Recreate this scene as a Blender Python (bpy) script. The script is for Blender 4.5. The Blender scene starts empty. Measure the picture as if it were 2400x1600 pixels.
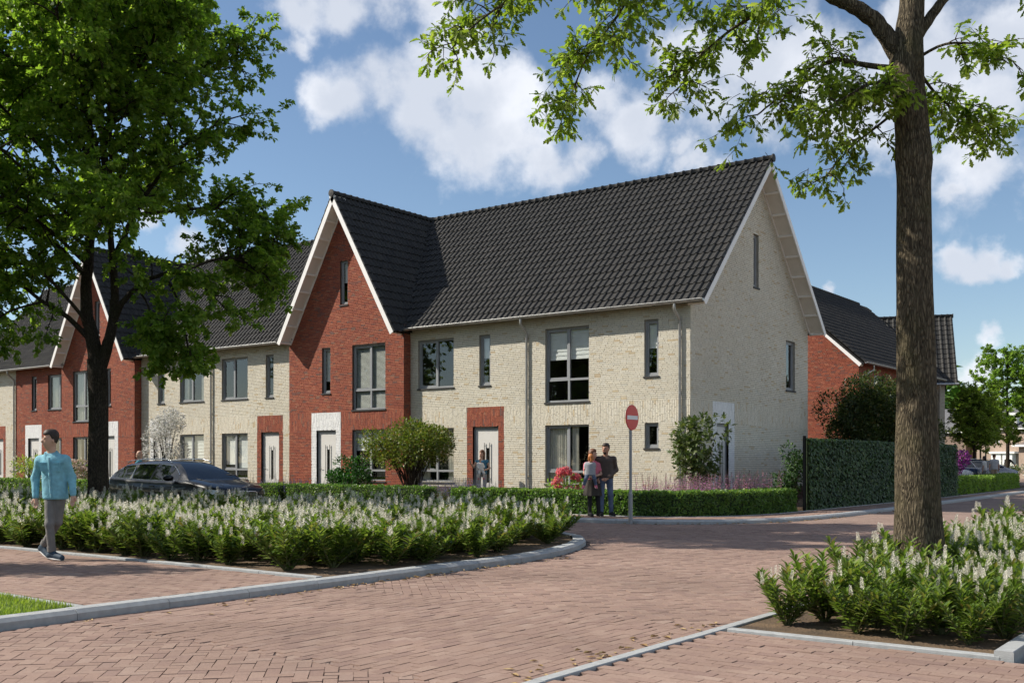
import bpy, math, random
import numpy as np
from mathutils import Vector, Matrix

random.seed(11)
rng = np.random.default_rng(11)
sc = bpy.context.scene
col = sc.collection
R = math.radians

# ------------------------------------------------------------------ camera
cam_d = bpy.data.cameras.new('camera')
cam = bpy.data.objects.new('camera', cam_d); col.objects.link(cam)
cam.location = (14.64, -28.40, 1.45)
cam.rotation_euler = (R(90), 0, R(36.94))
cam_d.sensor_width = 36.0
cam_d.lens = 36.81
cam_d.shift_y = 0.1171
cam_d.clip_start = 0.1
cam_d.clip_end = 3000
sc.camera = cam

# ------------------------------------------------------------------ sky and sun
SUN_DIR = Vector((1.69, 1.0, -1.62)).normalized()          # the way the light travels
elev = math.asin(-SUN_DIR.z)
azim = math.atan2(-SUN_DIR.x, -SUN_DIR.y) % (2 * math.pi)
world = bpy.data.worlds.new('World'); sc.world = world; world.use_nodes = True
nt = world.node_tree; N = nt.nodes; L = nt.links
for n in list(N): N.remove(n)
w_out = N.new('ShaderNodeOutputWorld'); w_bg = N.new('ShaderNodeBackground')
sky = N.new('ShaderNodeTexSky'); sky.sky_type = 'NISHITA'; sky.sun_disc = False
sky.sun_elevation = elev; sky.sun_rotation = azim
sky.air_density = 1.0; sky.dust_density = 0.15; sky.ozone_density = 2.2
w_bg.inputs['Strength'].default_value = 0.085
tc = N.new('ShaderNodeTexCoord')
def wmath(op, a, b=None, clamp=False):
    m = N.new('ShaderNodeMath'); m.operation = op; m.use_clamp = clamp
    for i, v in enumerate((a, b)):
        if v is None: continue
        if isinstance(v, (int, float)): m.inputs[i].default_value = v
        else: L.new(v, m.inputs[i])
    return m.outputs[0]
CLOUDS = [(-0.695,0.643,0.323,0.023),(-0.678,0.658,0.328,0.033),(-0.653,0.677,0.339,0.037),(-0.62,0.705,0.344,0.037),(-0.636,0.705,0.314,0.043),
 (-0.594,0.734,0.329,0.043),(-0.627,0.724,0.286,0.025),(-0.601,0.743,0.294,0.036),(-0.569,0.766,0.297,0.038),(-0.551,0.789,0.274,0.029),(-0.523,0.804,0.282,0.022),
 (-0.609,0.704,0.365,0.019),(-0.501,0.803,0.323,0.027),(-0.476,0.825,0.304,0.029),(-0.453,0.832,0.319,0.021),(-0.435,0.83,0.35,0.029),(-0.416,0.852,0.317,0.035),
 (-0.378,0.859,0.345,0.042),(-0.377,0.875,0.304,0.031),(-0.331,0.879,0.344,0.049),(-0.295,0.905,0.307,0.045),(-0.33,0.896,0.296,0.027),(-0.242,0.912,0.331,0.055),
 (-0.21,0.936,0.283,0.055),(-0.184,0.922,0.342,0.046),(-0.209,0.946,0.246,0.029),(-0.236,0.943,0.234,0.011),(-0.436,0.858,0.272,0.017),(-0.414,0.87,0.269,0.014),
 (-0.444,0.849,0.287,0.012),(-0.236,0.956,0.173,0.015),(-0.213,0.961,0.175,0.016),(-0.2,0.965,0.168,0.013),(-0.223,0.961,0.164,0.014),(-0.342,0.926,0.158,0.009),
 (-0.687,0.616,0.386,0.023),(-0.662,0.638,0.392,0.028),(-0.635,0.664,0.396,0.027),(-0.609,0.686,0.399,0.023),(-0.701,0.613,0.365,0.014),(-0.793,0.577,0.193,0.018),
 (-0.781,0.596,0.185,0.015),(-0.811,0.541,0.222,0.015),(-0.218,0.97,0.109,0.011),(-0.222,0.972,0.079,0.014),(-0.261,0.892,0.369,0.029)]
crng = random.Random(5)
for k in range(30):                                          # unseen clouds round the rest of the sky, enlarged to lift the ambient light
    a = crng.uniform(R(40), R(300)) ; e = crng.uniform(R(12), R(60)); r = crng.uniform(.11, .26)
    a0 = math.atan2(.8, -.6) + a
    CLOUDS.append((math.cos(a0) * math.cos(e), math.sin(a0) * math.cos(e), math.sin(e), r))
nz1 = N.new('ShaderNodeTexNoise'); nz1.inputs['Scale'].default_value = 13; nz1.inputs['Detail'].default_value = 9; nz1.inputs['Roughness'].default_value = .56
nz2 = N.new('ShaderNodeTexNoise'); nz2.inputs['Scale'].default_value = 9; nz2.inputs['Detail'].default_value = 6; nz2.inputs['Roughness'].default_value = .55
mp2 = N.new('ShaderNodeMapping'); mp2.inputs['Location'].default_value = (.3, .2, .035)
L.new(tc.outputs['Generated'], nz1.inputs['Vector'])
L.new(tc.outputs['Generated'], mp2.inputs['Vector']); L.new(mp2.outputs[0], nz2.inputs['Vector'])
wz = N.new('ShaderNodeTexNoise'); wz.inputs['Scale'].default_value = 22; wz.inputs['Detail'].default_value = 5; wz.inputs['Roughness'].default_value = .6
L.new(tc.outputs['Generated'], wz.inputs['Vector'])
wv = N.new('ShaderNodeVectorMath'); wv.operation = 'MULTIPLY_ADD'
wsub = N.new('ShaderNodeVectorMath'); wsub.operation = 'SUBTRACT'; wsub.inputs[1].default_value = (.5, .5, .5)
L.new(wz.outputs['Color'], wsub.inputs[0]); L.new(wsub.outputs[0], wv.inputs[0]); wv.inputs[1].default_value = (.05, .05, .05); L.new(tc.outputs['Generated'], wv.inputs[2])
field = None
for (x, y, z, r) in CLOUDS:
    d = N.new('ShaderNodeVectorMath'); d.operation = 'DISTANCE'
    L.new(wv.outputs[0], d.inputs[0]); d.inputs[1].default_value = (x, y, z)
    f = wmath('SUBTRACT', 1.0, wmath('DIVIDE', d.outputs['Value'], r * 1.28))
    f = wmath('MAXIMUM', f, -1.0)
    if field is None: field = f
    else:
        m = N.new('ShaderNodeMath'); m.operation = 'SMOOTH_MAX'; m.inputs[2].default_value = .3
        L.new(field, m.inputs[0]); L.new(f, m.inputs[1]); field = m.outputs[0]
dens = wmath('ADD', field, wmath('MULTIPLY', wmath('SUBTRACT', nz1.outputs[0], .5), 2.6))
mr = N.new('ShaderNodeMapRange'); mr.interpolation_type = 'SMOOTHSTEP'
mr.inputs['From Min'].default_value = -.06; mr.inputs['From Max'].default_value = .74
L.new(dens, mr.inputs['Value'])
# the cloud's own thickness: grey where deep, white along the rims
shade = N.new('ShaderNodeMapRange'); shade.interpolation_type = 'SMOOTHSTEP'
shade.inputs['From Min'].default_value = .34; shade.inputs['From Max'].default_value = .60
L.new(wmath('ADD', wmath('MULTIPLY', nz2.outputs[0], .8), wmath('MULTIPLY', field, .2)), shade.inputs['Value'])
cmix = N.new('ShaderNodeMix'); cmix.data_type = 'RGBA'
cmix.inputs['A'].default_value = (8.0, 8.2, 8.7, 1); cmix.inputs['B'].default_value = (5.7, 6.1, 6.9, 1)
L.new(shade.outputs[0], cmix.inputs['Factor'])
smix = N.new('ShaderNodeMix'); smix.data_type = 'RGBA'
L.new(wmath('MULTIPLY', mr.outputs[0], .93), smix.inputs['Factor']); L.new(sky.outputs[0], smix.inputs['A']); L.new(cmix.outputs['Result'], smix.inputs['B'])
L.new(smix.outputs['Result'], w_bg.inputs['Color']); L.new(w_bg.outputs[0], w_out.inputs['Surface'])
world.cycles.sampling_method = 'MANUAL'; world.cycles.sample_map_resolution = 512

sun_d = bpy.data.lights.new('sun', 'SUN'); sun_d.energy = 4.6; sun_d.angle = R(.55); sun_d.color = (1.0, .93, .82)
sun = bpy.data.objects.new('sun', sun_d); col.objects.link(sun)
sun.rotation_euler = SUN_DIR.to_track_quat('-Z', 'Y').to_euler()
sun.location = (-20, -20, 30)

vs = sc.view_settings
vs.view_transform = 'Standard'; vs.look = 'None'; vs.gamma = 1.0; vs.use_curve_mapping = False
vs.exposure = 0.55
sc.render.engine = 'CYCLES'
cy = sc.cycles
cy.use_denoising = True; cy.max_bounces = 8; cy.diffuse_bounces = 5; cy.glossy_bounces = 3; cy.transmission_bounces = 4
cy.transparent_max_bounces = 8; cy.caustics_reflective = False; cy.caustics_refractive = False
cy.use_adaptive_sampling = True; cy.adaptive_threshold = .02
# ------------------------------------------------------------------ helpers
def tag(o, label=None, cat=None, group=None, kind=None):
    if label: o['label'] = label
    if cat: o['category'] = cat
    if group: o['group'] = group
    if kind: o['kind'] = kind
    return o

def attach(o, parent):
    if parent is not None:
        o.parent = parent
        m = Matrix.Identity(4); p = parent
        while p is not None:
            m = p.matrix_basis @ m if p.parent is None else p.matrix_parent_inverse @ p.matrix_basis @ m
            p = p.parent
        o.matrix_parent_inverse = m.inverted()
    return o

def link(name, me, parent=None, keep=True):
    o = bpy.data.objects.new(name, me); col.objects.link(o)
    if parent is not None:
        if keep: attach(o, parent)
        else: o.parent = parent
    return o

def thing(name, label, cat, loc=(0, 0, 0), group=None, rotz=0):
    o = bpy.data.objects.new(name, None); col.objects.link(o)
    o.empty_display_size = .2; o.location = loc; o.rotation_euler = (0, 0, rotz)
    return tag(o, label, cat, group)

def mesh_np(name, V, F, mats, midx=None, rnd=None, smooth=False):
    """V (n,3), F (m,k) of one k or a list of such arrays."""
    Fs = F if isinstance(F, list) else [F]
    Fs = [np.asarray(f, dtype=np.int32) for f in Fs if len(f)]
    V = np.asarray(V, dtype=np.float32)
    me = bpy.data.meshes.new(name)
    me.vertices.add(len(V)); me.vertices.foreach_set('co', V.ravel())
    loops = np.concatenate([f.ravel() for f in Fs]); tot = np.concatenate([np.full(len(f), f.shape[1], np.int32) for f in Fs])
    me.loops.add(len(loops)); me.loops.foreach_set('vertex_index', loops)
    me.polygons.add(len(tot)); me.polygons.foreach_set('loop_start', np.concatenate([[0], np.cumsum(tot)[:-1]]).astype(np.int32))
    if midx is not None: me.polygons.foreach_set('material_index', np.asarray(midx, np.int32))
    me.polygons.foreach_set('use_smooth', np.full(len(tot), bool(smooth)))
    me.update(calc_edges=True)
    for m in (mats if isinstance(mats, (list, tuple)) else [mats]): me.materials.append(m)
    if rnd is not None:
        a = me.attributes.new('rnd', 'FLOAT', 'FACE'); a.data.foreach_set('value', np.asarray(rnd, np.float32))
    return me

class MB:
    """collects boxes, tubes and quads for one mesh"""
    def __init__(s): s.v = []; s.f = []; s.m = []; s.sm = []
    def add(s, vs, fs, m=0, sm=False):
        b = len(s.v); s.v += [tuple(v) for v in vs]
        for f in fs: s.f.append([b + i for i in f]); s.m.append(m); s.sm.append(sm)
        return s
    def box(s, x0, x1, y0, y1, z0, z1, m=0, M=None):
        vs = [Vector(p) for p in ((x0,y0,z0),(x1,y0,z0),(x1,y1,z0),(x0,y1,z0),(x0,y0,z1),(x1,y0,z1),(x1,y1,z1),(x0,y1,z1))]
        if M is not None: vs = [M @ v for v in vs]
        return s.add(vs, [(0,3,2,1),(4,5,6,7),(0,1,5,4),(1,2,6,5),(2,3,7,6),(3,0,4,7)], m)
    def fbox(s, fr, s0, s1, d0, d1, z0, z1, m=0):
        """box in a wall frame: along the wall, out of the wall, up"""
        P = fr.p
        vs = [P(s0,d1,z0),P(s1,d1,z0),P(s1,d0,z0),P(s0,d0,z0),P(s0,d1,z1),P(s1,d1,z1),P(s1,d0,z1),P(s0,d0,z1)]
        return s.add(vs, [(0,3,2,1),(4,5,6,7),(0,1,5,4),(1,2,6,5),(2,3,7,6),(3,0,4,7)], m)
    def tube(s, pts, rad, n=8, m=0, cap=True, sm=True, sq=1.0):
        pts = [Vector(p) for p in pts]; k = len(pts)
        if isinstance(rad, (int, float)): rad = [rad] * k
        vs = []; up = None
        for i, p in enumerate(pts):
            t = (pts[min(i+1,k-1)] - pts[max(i-1,0)])
            if t.length < 1e-9: t = Vector((0,0,1))
            t.normalize()
            if up is None:
                up = Vector((0,0,1)) if abs(t.z) < .9 else Vector((0,1,0))
            a = t.cross(up)
            if a.length < 1e-6: a = t.cross(Vector((1,0,0)))
            a.normalize(); b = a.cross(t); up = b
            for j in range(n):
                q = 2*math.pi*j/n
                vs.append(p + (a*math.cos(q) + b*math.sin(q)*sq) * rad[i])
        fs = [(i*n+j, i*n+(j+1)%n, (i+1)*n+(j+1)%n, (i+1)*n+j) for i in range(k-1) for j in range(n)]
        s.add(vs, fs, m, sm)
        if cap:
            s.add(vs[:n], [tuple(range(n-1,-1,-1))], m); s.add(vs[-n:], [tuple(range(n))], m)
        return s
    def lathe(s, prof, c=(0,0,0), n=16, m=0, sm=True, M=None):
        vs = []
        for r, z in prof:
            for j in range(n):
                q = 2*math.pi*j/n; v = Vector((c[0]+r*math.cos(q), c[1]+r*math.sin(q), c[2]+z))
                vs.append(M @ v if M is not None else v)
        k = len(prof)
        return s.add(vs, [(i*n+j, i*n+(j+1)%n, (i+1)*n+(j+1)%n, (i+1)*n+j) for i in range(k-1) for j in range(n)], m, sm)
    def mesh(s, name, mats):
        me = bpy.data.meshes.new(name); me.from_pydata(s.v, [], s.f)
        for m in (mats if isinstance(mats, (list, tuple)) else [mats]): me.materials.append(m)
        me.polygons.foreach_set('material_index', s.m); me.polygons.foreach_set('use_smooth', s.sm)
        me.update(); return me
    def build(s, name, mats, parent=None, keep=True): return link(name, s.mesh(name, mats), parent, keep)

class Frame:
    """a wall plane: origin, direction along the wall, outward normal"""
    def __init__(s, o, a, n): s.o = o; s.a = a; s.n = n
    def p(s, t, d, z): return Vector((s.o[0]+s.a[0]*t+s.n[0]*d, s.o[1]+s.a[1]*t+s.n[1]*d, z))
    def arr(s, t, d, z): return np.stack([s.o[0]+s.a[0]*t+s.n[0]*d, s.o[1]+s.a[1]*t+s.n[1]*d, z], -1)

def tree_copy(o, parent=None):
    c = o.copy(); col.objects.link(c)
    if parent is not None: c.parent = parent
    for ch in o.children: tree_copy(ch, c)
    return c

# ------------------------------------------------------------------ materials
def mk(name):
    m = bpy.data.materials.new(name); m.use_nodes = True
    t = m.node_tree
    return m, t, t.nodes, t.links, t.nodes['Principled BSDF']

def rgb(c): return (c[0], c[1], c[2], 1)

def mat(name, c, rough=.6, var=.12, scale=6., bump=0., bscale=60., spec=.4, metal=0., c2=None, coat=0., det=5, stretch=None):
    m, t, Nn, Ll, b = mk(name)
    b.inputs['Roughness'].default_value = rough; b.inputs['Metallic'].default_value = metal
    b.inputs['Specular IOR Level'].default_value = spec
    if coat: b.inputs['Coat Weight'].default_value = coat; b.inputs['Coat Roughness'].default_value = .03
    tcn = Nn.new('ShaderNodeTexCoord'); src = tcn.outputs['Object']
    if stretch:
        mp = Nn.new('ShaderNodeMapping'); mp.inputs['Scale'].default_value = stretch
        Ll.new(src, mp.inputs[0]); src = mp.outputs[0]
    if var or c2:
        nz = Nn.new('ShaderNodeTexNoise'); nz.inputs['Scale'].default_value = scale; nz.inputs['Detail'].default_value = det
        Ll.new(src, nz.inputs['Vector'])
        rp = Nn.new('ShaderNodeValToRGB'); rp.color_ramp.elements[0].position = .32; rp.color_ramp.elements[1].position = .68
        a = tuple(max(0, x*(1-var)) for x in c); bb = c2 if c2 else tuple(min(1, x*(1+var)) for x in c)
        rp.color_ramp.elements[0].color = rgb(a if not c2 else c); rp.color_ramp.elements[1].color = rgb(bb)
        Ll.new(nz.outputs[0], rp.inputs[0]); Ll.new(rp.outputs[0], b.inputs['Base Color'])
    else: b.inputs['Base Color'].default_value = rgb(c)
    if bump:
        n2 = Nn.new('ShaderNodeTexNoise'); n2.inputs['Scale'].default_value = bscale; n2.inputs['Detail'].default_value = 4
        Ll.new(src, n2.inputs['Vector'])
        bp = Nn.new('ShaderNodeBump'); bp.inputs['Strength'].default_value = bump; bp.inputs['Distance'].default_value = .02
        Ll.new(n2.outputs[0], bp.inputs['Height']); Ll.new(bp.outputs[0], b.inputs['Normal'])
    return m

def mat_rnd(name, stops, rough=.8, nscale=40, namt=.25, bump=.4, bscale=90, spec=.25, big=0., bigscale=.35, transl=0., ttint=(1.5, 1.6, .7)):
    """colour from a per-piece random number (face attribute 'rnd' or, on single objects, their own)"""
    m, t, Nn, Ll, b = mk(name)
    b.inputs['Roughness'].default_value = rough; b.inputs['Specular IOR Level'].default_value = spec
    at = Nn.new('ShaderNodeAttribute'); at.attribute_name = 'rnd'
    oi = Nn.new('ShaderNodeObjectInfo')
    ad = Nn.new('ShaderNodeMath'); ad.operation = 'ADD'; Ll.new(at.outputs['Fac'], ad.inputs[0]); Ll.new(oi.outputs['Random'], ad.inputs[1])
    fr = Nn.new('ShaderNodeMath'); fr.operation = 'FRACT'; Ll.new(ad.outputs[0], fr.inputs[0])
    rp = Nn.new('ShaderNodeValToRGB'); e = rp.color_ramp.elements
    e[0].position = stops[0][0]; e[0].color = rgb(stops[0][1]); e[1].position = stops[-1][0]; e[1].color = rgb(stops[-1][1])
    for p, c in stops[1:-1]:
        q = e.new(p); q.color = rgb(c)
    Ll.new(fr.outputs[0], rp.inputs[0])
    geo = Nn.new('ShaderNodeNewGeometry')
    nz = Nn.new('ShaderNodeTexNoise'); nz.inputs['Scale'].default_value = nscale; nz.inputs['Detail'].default_value = 4
    Ll.new(geo.outputs['Position'], nz.inputs['Vector'])
    mr_ = Nn.new('ShaderNodeMapRange'); mr_.inputs['From Min'].default_value = .3; mr_.inputs['From Max'].default_value = .7
    mr_.inputs['To Min'].default_value = 1-namt; mr_.inputs['To Max'].default_value = 1+namt
    Ll.new(nz.outputs[0], mr_.inputs['Value'])
    f = mr_.outputs[0]
    if big:
        nb = Nn.new('ShaderNodeTexNoise'); nb.inputs['Scale'].default_value = bigscale; nb.inputs['Detail'].default_value = 5
        Ll.new(geo.outputs['Position'], nb.inputs['Vector'])
        m3 = Nn.new('ShaderNodeMapRange'); m3.inputs['From Min'].default_value = .3; m3.inputs['From Max'].default_value = .7
        m3.inputs['To Min'].default_value = 1-big; m3.inputs['To Max'].default_value = 1+big
        Ll.new(nb.outputs[0], m3.inputs['Value'])
        mm = Nn.new('ShaderNodeMath'); mm.operation = 'MULTIPLY'; Ll.new(f, mm.inputs[0]); Ll.new(m3.outputs[0], mm.inputs[1]); f = mm.outputs[0]
    sc_ = Nn.new('ShaderNodeVectorMath'); sc_.operation = 'SCALE'; Ll.new(rp.outputs[0], sc_.inputs[0]); Ll.new(f, sc_.inputs['Scale'])
    Ll.new(sc_.outputs[0], b.inputs['Base Color'])
    if bump:
        n2 = Nn.new('ShaderNodeTexNoise'); n2.inputs['Scale'].default_value = bscale; n2.inputs['Detail'].default_value = 3
        Ll.new(geo.outputs['Position'], n2.inputs['Vector'])
        bp = Nn.new('ShaderNodeBump'); bp.inputs['Strength'].default_value = bump; bp.inputs['Distance'].default_value = .01
        Ll.new(n2.outputs[0], bp.inputs['Height']); Ll.new(bp.outputs[0], b.inputs['Normal'])
    if transl:
        tr = Nn.new('ShaderNodeBsdfTranslucent'); mx = Nn.new('ShaderNodeMixShader'); mx.inputs[0].default_value = transl
        s2 = Nn.new('ShaderNodeVectorMath'); s2.operation = 'MULTIPLY'; s2.inputs[1].default_value = ttint
        Ll.new(sc_.outputs[0], s2.inputs[0]); Ll.new(s2.outputs[0], tr.inputs['Color'])
        out = [n for n in Nn if n.type == 'OUTPUT_MATERIAL'][0]
        Ll.new(b.outputs[0], mx.inputs[1]); Ll.new(tr.outputs[0], mx.inputs[2]); Ll.new(mx.outputs[0], out.inputs['Surface'])
    return m

def mat_glass(name, tint=(.93, .96, .95), refl=1.0):
    m, t, Nn, Ll, b = mk(name)
    Nn.remove(b); out = [n for n in Nn if n.type == 'OUTPUT_MATERIAL'][0]
    tr = Nn.new('ShaderNodeBsdfTransparent'); tr.inputs[0].default_value = rgb(tint)
    gl = Nn.new('ShaderNodeBsdfGlossy'); gl.inputs['Roughness'].default_value = .012; gl.inputs[0].default_value = (1, 1, 1, 1)
    lw = Nn.new('ShaderNodeLayerWeight'); lw.inputs['Blend'].default_value = .5
    fn = Nn.new('ShaderNodeMath'); fn.operation = 'POWER'; fn.inputs[1].default_value = 4.0; Ll.new(lw.outputs['Facing'], fn.inputs[0])
    mu = Nn.new('ShaderNodeMath'); mu.operation = 'MULTIPLY_ADD'; mu.inputs[1].default_value = .9 * refl; mu.inputs[2].default_value = .09 * refl; mu.use_clamp = True
    geo = Nn.new('ShaderNodeNewGeometry'); nz = Nn.new('ShaderNodeTexNoise'); nz.inputs['Scale'].default_value = .9; nz.inputs['Detail'].default_value = 1
    Ll.new(geo.outputs['Position'], nz.inputs['Vector'])
    bp = Nn.new('ShaderNodeBump'); bp.inputs['Strength'].default_value = .05; bp.inputs['Distance'].default_value = .05
    Ll.new(nz.outputs[0], bp.inputs['Height']); Ll.new(bp.outputs[0], gl.inputs['Normal'])
    mx = Nn.new('ShaderNodeMixShader')
    Ll.new(fn.outputs[0], mu.inputs[0]); Ll.new(mu.outputs[0], mx.inputs[0]); Ll.new(tr.outputs[0], mx.inputs[1]); Ll.new(gl.outputs[0], mx.inputs[2])
    Ll.new(mx.outputs[0], out.inputs['Surface'])
    return m

MT = dict(
    cream=mat_rnd('cream_brick', [(0,(.62,.57,.46)),(.3,(.67,.62,.51)),(.6,(.64,.595,.49)),(.85,(.69,.65,.55)),(.93,(.60,.57,.49)),(.965,(.60,.50,.34)),(1,(.54,.44,.30))], nscale=25, namt=.10, bump=.2, big=.075),
    creamj=mat('cream_mortar', (.33,.31,.26), .9, .12, 8, .3),
    red=mat_rnd('red_brick', [(0,(.28,.078,.046)),(.3,(.33,.100,.056)),(.55,(.25,.070,.046)),(.78,(.37,.130,.074)),(.9,(.21,.074,.054)),(.96,(.17,.095,.078)),(1,(.33,.15,.09))], nscale=22, namt=.2, bump=.25, big=.08),
    redj=mat('red_mortar', (.085,.055,.046), .9, .15, 8, .3),
    white=mat_rnd('white_brick', [(0,(.78,.78,.77)),(.5,(.84,.84,.83)),(1,(.74,.74,.74))], nscale=20, namt=.05, bump=.3, rough=.55),
    whitej=mat('white_mortar', (.60,.60,.61), .8, .06),
    plinth=mat('plinth_brick', (.10,.05,.04), .85, .2, 12, .3),
    tile=mat_rnd('roof_tile', [(0,(.015,.0145,.013)),(.5,(.026,.0245,.022)),(.9,(.021,.020,.018)),(1,(.033,.030,.026))], rough=.62, nscale=9, namt=.12, bump=.15, bscale=120, spec=.35, big=.1, bigscale=.6),
    under=mat('roof_underlay', (.012,.012,.012), .9, 0),
    soffit=mat('soffit_panel', (.70,.66,.60), .55, .05, 3),
    barge=mat('bargeboard_white', (.84,.82,.79), .5, .04, 3),
    zinc=mat('zinc', (.42,.42,.41), .42, .15, 5, .05, 30, .5, .65),
    frame=mat('window_frame_grey', (.27,.28,.29), .45, .05, 3, spec=.5),
    sill=mat('sill_dark', (.035,.034,.034), .55, .1, 9),
    glass=mat_glass('window_glass'),
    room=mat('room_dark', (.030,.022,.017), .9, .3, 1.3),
    blind=mat('blind_white', (.80,.80,.78), .7, .05, 4),
    curtain=mat('curtain_cloth', (.60,.57,.50), .85, .1, 7),
    slat=mat('slat_metal', (.66,.65,.60), .5, .05),
    door=mat('door_paint', (.66,.645,.61), .45, .03, 2),
    steel=mat('steel_bar', (.35,.35,.35), .35, .08, 8, metal=.8),
    plant=mat('house_plant', (.05,.12,.03), .6, .3, 9),
)
# ------------------------------------------------------------------ brick walls
def cut(iv, holes):
    out = [iv]
    for a, b in holes:
        nx = []
        for p, q in out:
            if b <= p or a >= q: nx.append((p, q)); continue
            if a - p > .03: nx.append((p, a))
            if q - b > .03: nx.append((b, q))
        out = nx
    return out

def brick_fill(x0, x1, z0, z1, excl=(), vertical=False, clip=None, ln=.21, ht=.048, jt=.0135, hj=.008):
    if vertical:
        r = brick_fill(z0, z1, x0, x1, [(c, d, a, b) for a, b, c, d in excl], False, None, ln, ht, .011, .009)
        return [(c, d, a, b, f) for a, b, c, d, f in r]
    n = max(1, round((z1 - z0) / (ht + jt))); ch = (z1 - z0) / n; out = []
    for i in range(n):
        za = z0 + i*ch + jt*.5; zb = z0 + (i+1)*ch - jt*.5; zc = (za+zb)/2
        a, b = x0, x1
        if clip:
            lo, hi = clip(zb); a = max(a, lo); b = min(b, hi)
            if b - a < .05: continue
        for p, q in cut((a, b), [(e[0], e[1]) for e in excl if e[2] < zc < e[3]]):
            x = p - random.uniform(0, .2)
            while x < q - .02:
                l = ln if random.random() < .82 else .10
                s0 = max(p, x); s1 = min(q, x + l)
                if q - s1 < .03: s1 = q
                if s1 - s0 > .02: out.append((s0, s1, za, zb, abs(s1-s0-ln) < .001))
                x += l + hj
    return out

def bricks_mesh(name, rects, fr, m, proud=.011):
    A = np.array([r[:4] for r in rects]); n = len(A)
    pr = proud + rng.uniform(-.003, .004, n)
    jit = rng.uniform(-.0018, .0018, (n, 4)); A = A + jit
    V = np.empty((n, 8, 3))
    s0, s1, z0, z1 = A.T; zero = np.zeros(n) - .002
    for k, (s, z, d) in enumerate(((s0,z0,pr),(s1,z0,pr),(s1,z1,pr),(s0,z1,pr),(s0,z0,zero),(s1,z0,zero),(s1,z1,zero),(s0,z1,zero))):
        V[:, k] = fr.arr(s, d, z)
    base = (np.arange(n)*8)[:, None, None]
    F = np.array([(0,1,2,3),(4,5,1,0),(5,6,2,1),(6,7,3,2),(7,4,0,3)])[None] + base
    rnd = np.repeat(rng.random(n), 5)
    return mesh_np(name, V.reshape(-1, 3), F.reshape(-1, 4), m, rnd=rnd)

def place_bricks(rects, fr, m, parent, single=0, near=None, horizontal=True):
    """the whole bricks nearest the viewer as objects of their own, the rest as one mass"""
    if not rects: return
    if single:
        full = [r for r in rects if r[4]]
        full.sort(key=lambda r: (fr.p((r[0]+r[1])/2, 0, (r[2]+r[3])/2) - near).length)
        chosen = full[:single]; ids = set(id(r) for r in chosen); rects = [r for r in rects if id(r) not in ids]
        r0 = chosen[0]; w = r0[1]-r0[0]; h = r0[3]-r0[2]
        b = MB(); b.box(-w/2, w/2, -.011, .002, -h/2, h/2); me = b.mesh('brick', m)
        ang = math.atan2(fr.a[1], fr.a[0])
        for r in chosen:
            o = bpy.data.objects.new('brick', me); col.objects.link(o)
            o.parent = parent; o.matrix_parent_inverse = parent_inv(parent)
            o.location = fr.p((r[0]+r[1])/2, random.uniform(-.002, .003), (r[2]+r[3])/2); o.rotation_euler = (0, 0, ang)
    o = link('brickwork', bricks_mesh('brickwork', rects, fr, m), parent); tag(o, kind='stuff')

def parent_inv(p):
    m = Matrix.Identity(4); q = p
    while q is not None:
        m = q.matrix_basis @ m if q.parent is None else q.matrix_parent_inverse @ q.matrix_basis @ m
        q = q.parent
    return m.inverted()

def backing(b, fr, x0, x1, z0, z1, holes, m=0, clip=None, reveal=.14, rm=None):
    xs = sorted({x0, x1, *[h[0] for h in holes], *[h[1] for h in holes]})
    zs = {z0, z1, *[h[2] for h in holes], *[h[3] for h in holes]}
    if clip:
        q = z0
        while q < z1: zs.add(q); q += .25
    xs = [x for x in xs if x0 <= x <= x1]; zs = sorted(z for z in zs if z0 <= z <= z1)
    for i in range(len(xs)-1):
        for j in range(len(zs)-1):
            xc = (xs[i]+xs[i+1])/2; zc = (zs[j]+zs[j+1])/2
            if any(h[0] < xc < h[1] and h[2] < zc < h[3] for h in holes): continue
            a0 = a1 = xs[i]; b0 = b1 = xs[i+1]; za, zb = zs[j], zs[j+1]
            if clip:
                l0, h0 = clip(za); l1, h1 = clip(zb)
                a0 = max(a0, l0); b0 = min(b0, h0); a1 = max(a1, l1); b1 = min(b1, h1)
                if b0 - a0 < .001: continue
                if b1 < a1: a1 = b1 = (a0+b0)/2
            b.add([fr.p(a0,0,za), fr.p(b0,0,za), fr.p(b1,0,zb), fr.p(a1,0,zb)], [(0,1,2,3)], m)
    for h in holes:
        a, c, za, zb = h; P = fr.p
        b.add([P(a,.008,za),P(a,-reveal,za),P(a,-reveal,zb),P(a,.008,zb)], [(3,2,1,0)], m if rm is None else rm)
        b.add([P(c,.008,za),P(c,-reveal,za),P(c,-reveal,zb),P(c,.008,zb)], [(0,1,2,3)], m if rm is None else rm)
        b.add([P(a,.008,zb),P(a,-reveal,zb),P(c,-reveal,zb),P(c,.008,zb)], [(3,2,1,0)], m if rm is None else rm)
        b.add([P(a,.008,za),P(a,-reveal,za),P(c,-reveal,za),P(c,.008,za)], [(0,1,2,3)], m if rm is None else rm)

BAND0, BAND1, BASE = 2.645, 3.335, .56

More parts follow.
